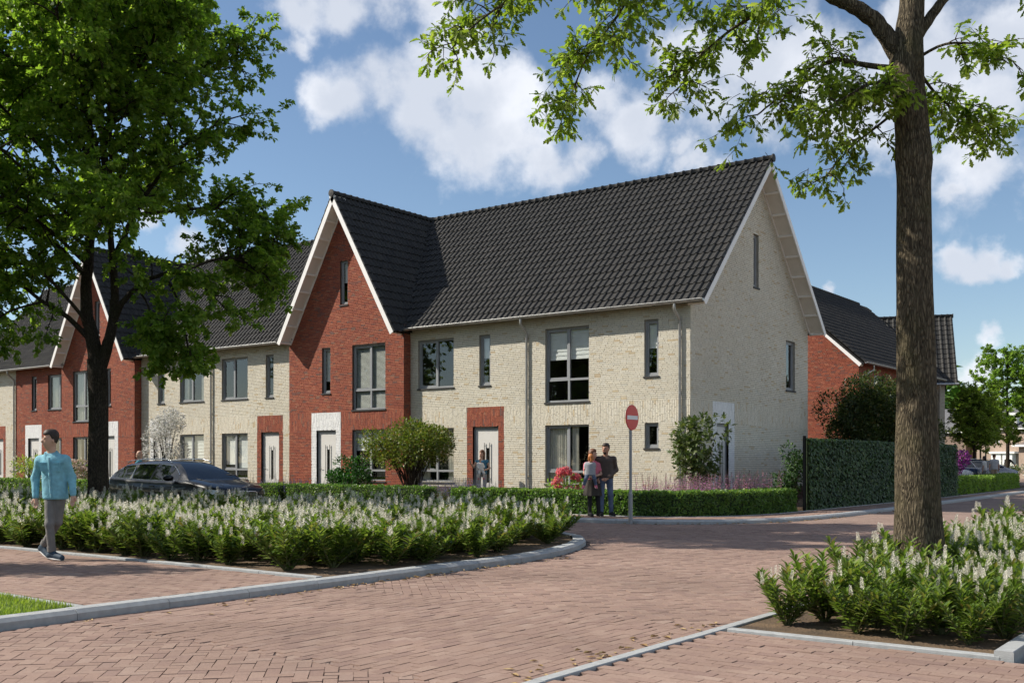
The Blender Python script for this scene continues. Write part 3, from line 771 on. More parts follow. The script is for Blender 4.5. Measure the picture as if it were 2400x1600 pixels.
def far_paver(name, angle):
    m, t, Nn, Ll, b = mk(name); b.inputs['Roughness'].default_value = .85; b.inputs['Specular IOR Level'].default_value = .2
    geo = Nn.new('ShaderNodeNewGeometry'); mp = Nn.new('ShaderNodeMapping'); mp.inputs['Rotation'].default_value = (0, 0, angle)
    Ll.new(geo.outputs['Position'], mp.inputs[0])
    br = Nn.new('ShaderNodeTexBrick'); br.inputs['Scale'].default_value = 1; br.inputs['Brick Width'].default_value = .21; br.inputs['Row Height'].default_value = .105
    br.inputs['Mortar Size'].default_value = .006; br.inputs['Color1'].default_value = (.295,.212,.172,1); br.inputs['Color2'].default_value = (.255,.180,.148,1); br.inputs['Mortar'].default_value = (.10,.07,.058,1)
    Ll.new(mp.outputs[0], br.inputs[0])
    nz = Nn.new('ShaderNodeTexNoise'); nz.inputs['Scale'].default_value = .7; nz.inputs['Detail'].default_value = 6; Ll.new(geo.outputs['Position'], nz.inputs[0])
    mr_ = Nn.new('ShaderNodeMapRange'); mr_.inputs['From Min'].default_value = .3; mr_.inputs['From Max'].default_value = .7; mr_.inputs['To Min'].default_value = .85; mr_.inputs['To Max'].default_value = 1.15
    Ll.new(nz.outputs[0], mr_.inputs[0]); s = Nn.new('ShaderNodeVectorMath'); s.operation = 'SCALE'; Ll.new(br.outputs[0], s.inputs[0]); Ll.new(mr_.outputs[0], s.inputs['Scale'])
    Ll.new(s.outputs[0], b.inputs['Base Color']); return m
MT['farpave'] = far_paver('far_clinkers', R(45)); MT['farwalk'] = far_paver('far_pavement', 0)

def sheet(name, poly, z, m, kind='structure', parent=None):
    b = MB(); b.add([(x, y, z) for x, y in poly], [tuple(range(len(poly)))])
    o = b.build(name, m, parent)
    if parent is None: tag(o, kind=kind)
    return o
g = sheet('ground', [(-900,-900),(900,-900),(900,900),(-900,900)], -.03, MT['earth'])
# outlines (world metres); the kerb lines are the faces towards the road
def arc(cx, cy, r, a0, a1, n=8): return [(cx+r*math.cos(R(a0+(a1-a0)*i/n)), cy+r*math.sin(R(a0+(a1-a0)*i/n))) for i in range(n+1)]
WEST = [(5.7,-45),(5.7,-30),(5.7,-23),(5.7,-19),(5.68,-16.2),(5.45,-14.9),(5.1,-13.85),(4.65,-12.95),(4.1,-12.2),(3.4,-11.65),(2.5,-11.3),(1.4,-11.1),(-2.0,-11.05)]
FARK = [(-60,-7.4),(-20,-7.4),(0.2,-7.4),(1.6,-7.3),(2.7,-7.0),(3.6,-6.4),(4.3,-5.5),(4.78,-4.3),(5.02,-2.8),(5.12,-1.0),(5.1,3.4),(4.95,9),(4.75,18),(4.6,26),(4.5,36)]
road_poly = [(10.73,-45),(10.73,60),(30,75),(4.4,75)] + FARK[::-1] + [(-60,-10.9),(-3,-10.9)] + WEST[::-1]
road = sheet('road', road_poly, -.014, MT['sand'])
def inside(poly):
    P = np.array(poly); x0, y0 = P[:,0], P[:,1]; x1, y1 = np.roll(x0,-1), np.roll(y0,-1)
    def f(x, y):
        x = np.asarray(x)[...,None]; y = np.asarray(y)[...,None]
        c = ((y0 > y) != (y1 > y)) & (x < (x1-x0)*(y-y0)/(y1-y0+1e-12)+x0)
        return c.sum(-1) % 2 == 1
    return f
CX, CY = 14.64, -28.40
def depth(x, y): return -(x-CX)*.60094 + (y-CY)*.79929
def lateral(x, y): return (x-CX)*.79929 + (y-CY)*.60094
def in_view(x, y, lo=5.5, hi=27, mg=1.0):
    d = depth(x, y); return (d > lo) & (d < hi) & (np.abs(lateral(x, y)) < d*.489+mg)

def pavers(parent, cx, cy, ang, z, single=0, L_=.2, W_=.1, jt=.0058, m='paver'):
    """clinkers: centre, direction of the long side"""
    n = len(cx); l, w = (L_-jt)/2, (W_-jt)/2
    ang = ang + rng.normal(0, .006, n); ca, sa = np.cos(ang), np.sin(ang)
    cx = cx + rng.normal(0, .0012, n); cy = cy + rng.normal(0, .0012, n)
    top = z + rng.normal(0, .0014, n); tx = rng.normal(0, .004, n); ty = rng.normal(0, .008, n)
    if single:
        o_ = np.argsort(depth(cx, cy)); o_ = o_[in_view(cx[o_], cy[o_], 6.2, 60, -.05)][:single]
        b = MB(); b.box(-l, l, -w, w, -.02, 0); me = b.mesh('paver', MT[m]); rest = np.ones(n, bool); rest[o_] = False
        for i in o_:
            ob = bpy.data.objects.new('paver', me); col.objects.link(ob); ob.parent = parent
            ob.location = (cx[i], cy[i], top[i]); ob.rotation_euler = (ty[i], -tx[i], ang[i])
        cx, cy, ang, ca, sa, top, tx, ty = (a[rest] for a in (cx, cy, ang, ca, sa, top, tx, ty)); n = len(cx)
    V = np.empty((n, 8, 3))
    for k, (a, b_, d) in enumerate(((-l,-w,0),(l,-w,0),(l,w,0),(-l,w,0),(-l,-w,-.02),(l,-w,-.02),(l,w,-.02),(-l,w,-.02))):
        V[:,k,0] = cx + a*ca - b_*sa; V[:,k,1] = cy + a*sa + b_*ca; V[:,k,2] = top + d + (a*tx + b_*ty)
    F = (np.array([(0,1,2,3),(4,5,1,0),(5,6,2,1),(6,7,3,2),(7,4,0,3)])[None] + (np.arange(n)*8)[:,None,None]).reshape(-1,4)
    tag(link('pavers', mesh_np('pavers', V.reshape(-1,3), F, MT[m], rnd=np.repeat(rng.random(n),5)), parent), kind='stuff')

def herring(x0, x1, y0, y1, ang):
    """90 degree herringbone: bricks 2x1 on a grid, turned by ang"""
    a = .1; cx, cy = (x0+x1)/2, (y0+y1)/2; n = int(max(x1-x0, y1-y0)/a*.75)+4
    I, J = np.meshgrid(np.arange(-n, n), np.arange(-n, n), indexing='ij'); q = (I - J) % 4
    hx = np.where(q == 0, I+1.0, np.nan); hy = J+.5
    vx = I+.5; vy = np.where(q == 2, J+1.0, np.nan)
    H_ = np.stack([hx, hy*np.ones_like(hx)], -1)[q == 0]; V_ = np.stack([vx*np.ones_like(hx), vy], -1)[q == 3] if False else None
    Hs = np.stack([(I+1.0)[q == 0], (J+.5)[q == 0]], -1); Vs = np.stack([(I+.5)[q == 2], (J+0.0)[q == 2]], -1)
    P = np.concatenate([Hs, Vs])*a; A = np.concatenate([np.zeros(len(Hs)), np.full(len(Vs), math.pi/2)])
    c, s = math.cos(ang), math.sin(ang)
    X = cx + P[:,0]*c - P[:,1]*s; Y = cy + P[:,0]*s + P[:,1]*c
    return X, Y, A+ang

inr = inside(road_poly)
def ok_road(X, Y, mg=.08):
    return inr(X, Y) & (X < 10.73-mg) & inr(X-mg, Y) & inr(X+mg*.5, Y+mg)
# threshold band of running bond across the road, herringbone either side of it
xs = np.arange(5.7, 10.75, .1)
X, Y = [], []
for i, x in enumerate(xs):
    ys = np.arange(-23.2 + (.1 if i % 2 else 0), -20.02, .2)
    X += [x+.05]*len(ys); Y += list(ys+.1)
X1 = np.array(X); Y1 = np.array(Y); k = (X1 < 10.70) & (Y1 < -20.0) & in_view(X1, Y1); X1, Y1 = X1[k], Y1[k]; A1 = np.full(len(X1), math.pi/2)
X2, Y2, A2 = herring(-12, 12, -26, -2, R(45)); k = ok_road(X2, Y2) & ((Y2 > -20.09) | (Y2 < -23.13)) & in_view(X2, Y2) ; X2, Y2, A2 = X2[k], Y2[k], A2[k]
X3, Y3, A3 = herring(2, 12, -30, -20, R(45)); k = ok_road(X3, Y3) & (Y3 < -26.9) & in_view(X3, Y3); X3, Y3, A3 = X3[k], Y3[k], A3[k]
RX, RY, RA = np.concatenate([X1,X2]), np.concatenate([Y1,Y2]), np.concatenate([A1,A2])
pavers(road, RX, RY, RA, np.where(np.arange(len(RX)) < len(X1), .0, -.0045), single=300)
b = MB()
for ya in (-23.36, -20.12): b.add([(5.7,ya,-.0085),(10.73,ya,-.0085),(10.73,ya+.28,-.0085),(5.7,ya+.28,-.0085)], [(0,1,2,3)])
b.build('cut_pavers', MT['farpave'], road)
# beyond the laid clinkers the surface carries on as one sheet
far_b = MB()
fp = [(10.7,-4),(10.7,60),(30,75),(4.4,75)] + [p for p in FARK[::-1] if p[1] > -4.5]
far_b.add([(x,y,-.002) for x,y in fp], [tuple(range(len(fp)))])
far_b.add([(-60,-10.9,-.002),(-12,-10.9,-.002),(-12,-7.45,-.002),(-60,-7.45,-.002)], [(0,1,2,3)])
far_b.build('far_paving', MT['farpave'], road)

# ------------------------------------------------------------------ kerbs: each stone a piece
def kerb(name, line, w, h, stone=1.0, z0=-.02, bev=(.045,.035), side=1):
    P = [Vector((x, y, 0)) for x, y in line]; cum = [0]
    for i in range(len(P)-1): cum.append(cum[-1]+(P[i+1]-P[i]).length)
    def at(t):
        t = min(max(t, 0), cum[-1])
        for i in range(len(P)-1):
            if t <= cum[i+1]+1e-9:
                q = (t-cum[i])/max(cum[i+1]-cum[i], 1e-9); return P[i].lerp(P[i+1], q)
        return P[-1]
    n = max(1, round(cum[-1]/stone)); st = cum[-1]/n
    root = tag(bpy.data.objects.new(name, None), kind='structure'); col.objects.link(root)
    prof = [(0,z0),(0,h-bev[1]),(bev[0],h),(w-.006,h),(w,h-.006),(w,z0)]
    for i in range(n):
        a, c = i*st+.003, (i+1)*st-.003; ts = [a + (c-a)*q/2 for q in range(3)]; vs = []
        zz = random.uniform(-.003, .003)
        for t in ts:
            d = (at(t+.15)-at(t-.15)).normalized(); nn = Vector((-d.y, d.x, 0))*side; p = at(t)
            vs += [p + nn*o + Vector((0,0,z+zz*(z > 0))) for o, z in prof]
        m = len(prof); fs = [(j*m+k_, j*m+k_+1, (j+1)*m+k_+1, (j+1)*m+k_) for j in range(2) for k_ in range(m-1)]
        if side < 0: fs = [f[::-1] for f in fs]
        fs += [tuple(range(m)), tuple(range(2*m+m-1, 2*m-1, -1))]
        b = MB(); b.add(vs, fs); b.build('kerb_stone', MT['concrete'], root)
    return root
kerb('kerb', [(x,y) for x,y in WEST if y > -31], .22, .095, side=1)
kerb('kerb', [(-44,-7.4)] + [(x,y) for x,y in FARK if x > -14], .20, .095, side=1)
kerb('kerb', [(10.73,-30),(10.73,-5)], .11, .07, bev=(.02,.015), side=-1)
kerb('kerb_edging', [(5.46,-20.0),(-12,-20.0)], .10, WALK+.022, stone=1.0, bev=(.006,.006), side=-1)
kerb('kerb_edging', [(10.86,-20.42),(12.95,-20.42)], .09, WALK-.01, stone=1.0, bev=(.006,.006), side=1)
kerb('kerb_edging', [(13.04,-20.42),(13.04,-6)], .13, WALK+.03, stone=1.0, bev=(.006,.006), side=1)
kerb('kerb_edging', [(5.46,-22.92),(-6,-22.92)], .07, WALK+.012, stone=1.0, bev=(.006,.006), side=1)
kerb('kerb_edging', [(-14,-5.88),(1.2,-5.88),(2.3,-5.6),(3.1,-4.8),(3.55,-3.6),(3.75,-2.2),(3.82,0),(3.82,16),(3.5,34)], .06, WALK+.012, bev=(.006,.006), side=1)

# ------------------------------------------------------------------ pavements, beds, lawn
walk_near = sheet('footpath', [(-30,-22.95),(5.5,-22.95),(5.5,-20.02),(-30,-20.02)], WALK-.014, MT['sand'])
def bond(x0, x1, y0, y1, along_x=True):
    X, Y = [], []
    if along_x:
        for j, y in enumerate(np.arange(y0, y1-.05, .1)):
            xs_ = np.arange(x0 + (.1 if j % 2 else 0), x1-.05, .2); X += list(xs_); Y += [y+.05]*len(xs_)
    return np.array(X), np.array(Y)
X, Y = bond(-9, 5.55, -22.85, -20.05); k = in_view(X, Y); pavers(walk_near, X[k], Y[k], np.zeros(k.sum()), WALK)
sheet('far_paving', [(-30,-22.9),(-9,-22.9),(-9,-20.05),(-30,-20.05)], WALK-.002, MT['farwalk'], parent=walk_near)
walk_r = sheet('pavement', [(10.84,-40),(30,-40),(30,-20.43),(10.84,-20.43)], .042, MT['sand'])
X, Y = bond(10.90, 15.5, -26, -20.5); k = in_view(X, Y, 4.5, 14); pavers(walk_r, X[k], Y[k], np.zeros(k.sum()), .058, single=120)
sheet('side_pavement', [(13.17,-20.43),(40,-20.43),(40,60),(13.17,60)], .05, MT['farwalk'])
fw = [(-60,-7.22),(0.2,-7.22),(1.5,-7.12),(2.6,-6.82),(3.45,-6.25),(4.12,-5.4),(4.6,-4.22),(4.83,-2.75),(4.93,-1),(4.91,3.4),(4.76,9),(4.56,18),(4.42,26),(4.32,36)]
fwb = [(3.5,34),(3.82,16),(3.82,0),(3.75,-2.2),(3.55,-3.6),(3.1,-4.8),(2.3,-5.6),(1.2,-5.88),(-60,-5.88)]
walk_far = sheet('footway', fw + fwb, WALK-.004, MT['farwalk'])
X, Y, A = herring(-4, 6, -8, 2, R(0)); k = inside([(x+(.1 if x>2 else 0)*-1, y+.02) for x,y in fw] + fwb)(X, Y) & (X > -2.5) & in_view(X, Y, 5, 32); pavers(walk_far, X[k], Y[k], A[k], WALK)
bed_l = [(-30,-19.9),(5.47,-19.9),(5.46,-16.2),(5.24,-14.95),(4.9,-13.95),(4.46,-13.1),(3.95,-12.4),(3.3,-11.88),(2.4,-11.55),(1.3,-11.34),(-3,-11.3),(-3,-12.7),(-30,-12.7)]
sheet('bed_soil', bed_l, WALK-.012, MT['soil']); sheet('bed_soil', [(10.84,-20.33),(13.04,-20.33),(13.04,-5),(10.84,-5)], .05, MT['soil'])
sheet('garden_soil', [(-60,-5.82),(1.2,-5.82),(2.25,-5.54),(3.05,-4.76),(3.5,-3.55),(3.7,-2.2),(3.76,0),(3.76,40),(-60,40)], WALK+.004, MT['soil'])
lawn = sheet('lawn', [(-40,-45),(5.48,-45),(5.48,-22.99),(-40,-22.99)], WALK-.01, MT['turf'])
def blades(name, x0, x1, y0, y1, n, m, hmin=.03, hmax=.075, z=WALK-.01):
    x = rng.uniform(x0, x1, n); y = rng.uniform(y0, y1, n); k = in_view(x, y, 4.5, 17, .5); x, y = x[k], y[k]; n = len(x)
    h = rng.uniform(hmin, hmax, n); a = rng.uniform(0, 2*math.pi, n); lean = rng.uniform(.1, .8, n)*h; w = rng.uniform(.003, .006, n)
    dx, dy = np.cos(a), np.sin(a); V = np.empty((n, 5, 3))
    for k_, (s_, t, hh) in enumerate(((-1,0,0),(1,0,0),(.7,.35,.6),(-.7,.35,.6),(0,1,1))):
        V[:,k_,0] = x - dy*w*s_ + dx*lean*t; V[:,k_,1] = y + dx*w*s_ + dy*lean*t; V[:,k_,2] = z + h*hh
    b = (np.arange(n)*5)[:,None]
    return link(name, mesh_np(name, V.reshape(-1,3), [np.array([[0,1,2,3]])+b, np.array([[3,2,4]])+b], MT[m], rnd=np.tile(rng.random(n),2)), None)
tag(blades('grass', .5, 5.46, -25.6, -23.0, 26000, 'grass'), 'bright green grass growing beside the footpath', 'grass', kind='stuff')
# dry leaves blown against the kerbs
def litter(pts):
    V = []; F = []; r = []
    for (x, y, z, s) in pts:
        a = random.uniform(0, 6.28); c, sn = math.cos(a), math.sin(a); b0 = len(V); curl = random.uniform(.1, .5)*s
        for (u, v, w) in ((-1,0,.1),(-.3,.42,.9),(.35,.38,.7),(1,0,.15),(.35,-.38,.8),(-.3,-.42,1.),(0,0,.05)):
            V.append((x+(u*c-v*sn)*s, y+(u*sn+v*c)*s, z+.004+w*curl))
        for i in range(6): F.append((b0+i, b0+(i+1)%6, b0+6)); r.append(random.random())
    return mesh_np('fallen_leaves', np.array(V), np.array(F), MT['leafdry'], rnd=r)
pts = []
for i in range(95):
    y = random.triangular(-21.6, -14.5, -19.0); pts.append((5.74+abs(random.gauss(0,.11)), y, .002, random.uniform(.025,.045)))
for i in range(16): pts.append((5.8+abs(random.gauss(0,.25)), random.uniform(-23.2,-21), .002, random.uniform(.025,.04)))
for i in range(60): pts.append((10.66-abs(random.gauss(0,.22)), random.triangular(-23.4,-19.6,-22.3), .002, random.uniform(.025,.05)))
for i in range(110):
    t = random.random(); p = FARK[3:11]; k = int(t*7); q = t*7-k; x = p[k][0]+(p[k+1][0]-p[k][0])*q; y = p[k][1]+(p[k+1][1]-p[k][1])*q
    d = abs(random.gauss(0,.1))+.03; pts.append((x+d*.7, y-d*.7, .002, random.uniform(.03,.05)))
tag(link('fallen_leaves', litter(pts)), 'dry brown leaves blown along the kerbs', 'leaves', kind='stuff')
# ------------------------------------------------------------------ leaves
def leaf_template(st, fold=.12, curl=.0):
    """st: list of (y, half width); a folded strip"""
    V = []; F = []
    for (y, w) in st: V += [(-w, y, fold*w*2 - curl*y*y), (0, y, -curl*y*y), (w, y, fold*w*2 - curl*y*y)]
    for i in range(len(st)-1):
        a, b = i*3, (i+1)*3; F += [(a, a+1, b+1, b), (a+1, a+2, b+2, b+1)]
    return np.array(V), np.array(F)
T_OAK = leaf_template([(0,.012),(.2,.06),(.3,.17),(.38,.09),(.52,.24),(.6,.13),(.76,.25),(.86,.13),(1,.05)], .15, .10)
T_OAKF = leaf_template([(0,.04),(.6,.27),(1,.07)], .15, .16)
T_OVAL = leaf_template([(0,.03),(.33,.19),(.7,.17),(1,.02)], .15, .12)
T_LAUR = leaf_template([(0,.02),(.25,.115),(.6,.15),(.88,.09),(1,.01)], .25, .14)
T_SMALL = leaf_template([(0,.05),(.5,.3),(1,.03)], .2, .1)
T_ROUND = leaf_template([(0,.12),(.5,.42),(1,.08)], .12, .1)
T_IVY = leaf_template([(0,.1),(.12,.42),(.35,.3),(.5,.4),(.75,.2),(1,.02)], .1, .1)
T_MAPLE = leaf_template([(0,.03),(.12,.40),(.28,.14),(.42,.44),(.52,.13),(.75,.15),(1,.01)], .05, .25)
def kite(w, fold=.12, curl=.1, m=.52): return np.array([(0,0,0),(w,m,fold),(0,1,-curl),(-w,m,fold)], float), np.array([(0,1,2,3)])
T_OAKF = kite(.33, .08, .14, .6); T_ROUND = kite(.48, .1, .08); T_IVY = kite(.46, .08, .1, .35); T_OVALF = kite(.26, .08, .1); T_SMALL = kite(.34, .1, .08)
T_NEEDLE = leaf_template([(0,.035),(.5,.05),(1,.01)], .1, .05)

def unit(a): return a / np.maximum(np.linalg.norm(a, axis=-1, keepdims=True), 1e-9)
def leaves_np(P, D, Nn, S, T):
    D = unit(D); X = unit(np.cross(D, Nn)); Z = np.cross(X, D)
    V, F = T; n = len(P)
    VV = P[:,None] + S[:,None,None]*(V[None,:,0:1]*X[:,None] + V[None,:,1:2]*D[:,None] + V[None,:,2:3]*Z[:,None])
    FF = (F[None] + (np.arange(n)*len(V))[:,None,None]).reshape(-1, 4)
    return VV.reshape(-1,3), FF, len(F)
def leaves(name, P, D, Nn, S, T, m, parent=None, keep=True, rnd=None):
    P, D, Nn, S = (np.asarray(a, float) for a in (P, D, Nn, S))
    V, F, k = leaves_np(P, D, Nn, S, T)
    r = rng.random(len(P)) if rnd is None else rnd
    o = link(name, mesh_np(name, V, F, m, rnd=np.repeat(r, k), smooth=True), parent, keep)
    return o

def leafmat(name, stops, transl=.4, rough=.45, spec=.35): return mat_rnd(name, stops, rough=rough, spec=spec, nscale=1.2, namt=.18, bump=0, transl=transl)
MT.update(
    oak=leafmat('oak_leaf', [(0,(.11,.17,.022)),(.3,(.15,.22,.03)),(.6,(.19,.265,.04)),(.85,(.24,.31,.06)),(1,(.31,.36,.11))], .55),
    oakf=leafmat('oak_leaf_far', [(0,(.11,.19,.03)),(.35,(.15,.245,.04)),(.65,(.19,.29,.05)),(.9,(.24,.335,.07)),(1,(.32,.39,.10))], .6),  # the forked oak's own leaf greens
    bark=None,
    laurel=leafmat('laurel_leaf', [(0,(.075,.13,.022)),(.35,(.115,.18,.034)),(.65,(.155,.22,.05)),(.88,(.20,.25,.07)),(.95,(.17,.14,.05)),(1,(.25,.27,.10))], .38, .34, .4),
    stem=mat('green_stem', (.10,.11,.04), .7, .2, 9),
    floret=mat_rnd('white_floret', [(0,(.66,.63,.54)),(.6,(.77,.74,.65)),(1,(.56,.52,.42))], rough=.7, nscale=5, namt=.08, bump=0, transl=.25, ttint=(1.05,1.05,1.05)),
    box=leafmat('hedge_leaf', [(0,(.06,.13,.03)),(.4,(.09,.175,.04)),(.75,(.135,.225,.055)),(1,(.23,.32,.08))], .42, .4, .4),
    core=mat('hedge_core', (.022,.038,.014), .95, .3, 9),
    ivy=leafmat('ivy_leaf', [(0,(.022,.055,.018)),(.5,(.036,.08,.024)),(.85,(.055,.105,.032)),(1,(.10,.14,.05))], .2, .5, .25),
    post=mat('fence_post', (.004,.005,.006), .9, .1, spec=.05),
    golden=leafmat('golden_leaf', [(0,(.065,.10,.018)),(.4,(.10,.145,.024)),(.8,(.15,.185,.035)),(.96,(.19,.17,.04)),(1,(.28,.10,.03))], .35),
    yew=leafmat('conifer_leaf', [(0,(.018,.07,.012)),(.5,(.03,.105,.018)),(1,(.05,.15,.03))], .25),
    maple=leafmat('maple_leaf', [(0,(.045,.075,.02)),(.5,(.075,.11,.03)),(1,(.12,.145,.05))], .3),
    dusky=leafmat('dusky_leaf', [(0,(.025,.045,.014)),(.5,(.045,.07,.02)),(.85,(.075,.095,.028)),(1,(.13,.10,.04))], .35),
    bright=leafmat('bright_leaf', [(0,(.12,.22,.04)),(.5,(.17,.28,.05)),(1,(.25,.35,.09))], .5),
    lime=leafmat('lime_leaf', [(0,(.15,.22,.035)),(.5,(.20,.28,.045)),(1,(.28,.34,.08))], .5),
    blossom=mat_rnd('white_blossom', [(0,(.55,.54,.50)),(.6,(.7,.69,.66)),(1,(.45,.46,.40))], rough=.7, nscale=5, namt=.08, bump=0, transl=.3, ttint=(1.05,1.05,1.05)),
    hyd=mat_rnd('pink_floret', [(0,(.55,.06,.09)),(.5,(.68,.11,.14)),(1,(.75,.2,.2))], rough=.7, nscale=5, namt=.1, bump=0, transl=.2, ttint=(1.05,1.05,1.05)),
    salvia=mat_rnd('salvia_floret', [(0,(.40,.13,.36)),(.5,(.52,.20,.44)),(1,(.6,.22,.28))], rough=.7, nscale=5, namt=.1, bump=0, transl=.2, ttint=(1.05,1.05,1.05)),
    lav=mat_rnd('lavender_floret', [(0,(.12,.11,.38)),(.5,(.18,.17,.50)),(1,(.26,.25,.6))], rough=.7, nscale=5, namt=.1, bump=0, transl=.2, ttint=(1.05,1.05,1.05)),
    purple=mat_rnd('purple_blossom', [(0,(.20,.03,.20)),(.5,(.30,.05,.28)),(1,(.42,.10,.36))], rough=.7, nscale=4, namt=.15, bump=0, transl=.3, ttint=(1.05,1.05,1.05)),
    pale=mat_rnd('pale_pink_floret', [(0,(.62,.45,.40)),(1,(.75,.62,.55))], rough=.7, nscale=5, namt=.1, bump=0, transl=.2, ttint=(1.05,1.05,1.05)),
)

def bark_mat(name, lo, hi, moss):
    m, t, Nn, Ll, b = mk(name); b.inputs['Roughness'].default_value = .95; b.inputs['Specular IOR Level'].default_value = .15
    tcn = Nn.new('ShaderNodeTexCoord'); mp = Nn.new('ShaderNodeMapping'); mp.inputs['Scale'].default_value = (1, 1, .2); Ll.new(tcn.outputs['Object'], mp.inputs[0])
    wz_ = Nn.new('ShaderNodeTexNoise'); wz_.inputs['Scale'].default_value = 9; wz_.inputs['Detail'].default_value = 3; Ll.new(mp.outputs[0], wz_.inputs['Vector'])
    ad = Nn.new('ShaderNodeVectorMath'); ad.operation = 'MULTIPLY_ADD'; Ll.new(wz_.outputs['Color'], ad.inputs[0]); ad.inputs[1].default_value = (.09,.09,.09); Ll.new(mp.outputs[0], ad.inputs[2])
    vo = Nn.new('ShaderNodeTexVoronoi'); vo.feature = 'DISTANCE_TO_EDGE'; vo.inputs['Scale'].default_value = 46; Ll.new(ad.outputs[0], vo.inputs['Vector'])
    nz = Nn.new('ShaderNodeTexNoise'); nz.inputs['Scale'].default_value = 34; nz.inputs['Detail'].default_value = 7; nz.inputs['Roughness'].default_value = .65; Ll.new(mp.outputs[0], nz.inputs['Vector'])
    r1 = Nn.new('ShaderNodeMapRange'); r1.interpolation_type = 'SMOOTHSTEP'; r1.inputs['From Min'].default_value = 0; r1.inputs['From Max'].default_value = .3; r1.inputs['To Max'].default_value = .55; Ll.new(vo.outputs['Distance'], r1.inputs['Value'])
    hm = Nn.new('ShaderNodeMath'); hm.operation = 'MULTIPLY_ADD'; Ll.new(nz.outputs[0], hm.inputs[0]); hm.inputs[1].default_value = 1.35; Ll.new(r1.outputs[0], hm.inputs[2])
    rp = Nn.new('ShaderNodeValToRGB'); rp.color_ramp.elements[0].position = .25; rp.color_ramp.elements[0].color = rgb(lo); rp.color_ramp.elements[1].position = 1.45/1.9; rp.color_ramp.elements[1].color = rgb(hi)
    dv = Nn.new('ShaderNodeMath'); dv.operation = 'DIVIDE'; Ll.new(hm.outputs[0], dv.inputs[0]); dv.inputs[1].default_value = 1.9; Ll.new(dv.outputs[0], rp.inputs[0])
    mn = Nn.new('ShaderNodeTexNoise'); mn.inputs['Scale'].default_value = 2.2; mn.inputs['Detail'].default_value = 6; Ll.new(tcn.outputs['Object'], mn.inputs['Vector'])
    mr_ = Nn.new('ShaderNodeMapRange'); mr_.inputs['From Min'].default_value = .5; mr_.inputs['From Max'].default_value = .75; mr_.inputs['To Max'].default_value = .65; Ll.new(mn.outputs[0], mr_.inputs['Value'])
    mx = Nn.new('ShaderNodeMix'); mx.data_type = 'RGBA'; Ll.new(mr_.outputs[0], mx.inputs['Factor']); Ll.new(rp.outputs[0], mx.inputs['A']); mx.inputs['B'].default_value = rgb(moss)
    Ll.new(mx.outputs['Result'], b.inputs['Base Color'])
    bp = Nn.new('ShaderNodeBump'); bp.inputs['Strength'].default_value = 1.0; bp.inputs['Distance'].default_value = .03; Ll.new(hm.outputs[0], bp.inputs['Height']); Ll.new(bp.outputs[0], b.inputs['Normal'])
    return m
MT['bark'] = bark_mat('oak_bark', (.030,.024,.017), (.215,.175,.115), (.085,.08,.035))
MT['bark2'] = bark_mat('dark_oak_bark', (.014,.011,.009), (.10,.08,.06), (.045,.042,.024))
# ------------------------------------------------------------------ trees
RA_, DA_ = Vector((.79929,.60094,0)), Vector((-.60094,.79929,0))       # across the street and away from it
def loc3(l, z, d=0.0): return RA_*l + DA_*d + Vector((0,0,z))
def smooth_path(pts, n=5):
    out = []
    P = [Vector(p) for p in pts]
    for i in range(len(P)-1):
        p0, p1, p2, p3 = P[max(i-1,0)], P[i], P[i+1], P[min(i+2,len(P)-1)]
        for k in range(n):
            t = k/n; out.append(.5*((2*p1)+(p2-p0)*t+(2*p0-5*p1+4*p2-p3)*t*t+(3*p1-p0-3*p2+p3)*t**3))
    out.append(P[-1]); return out

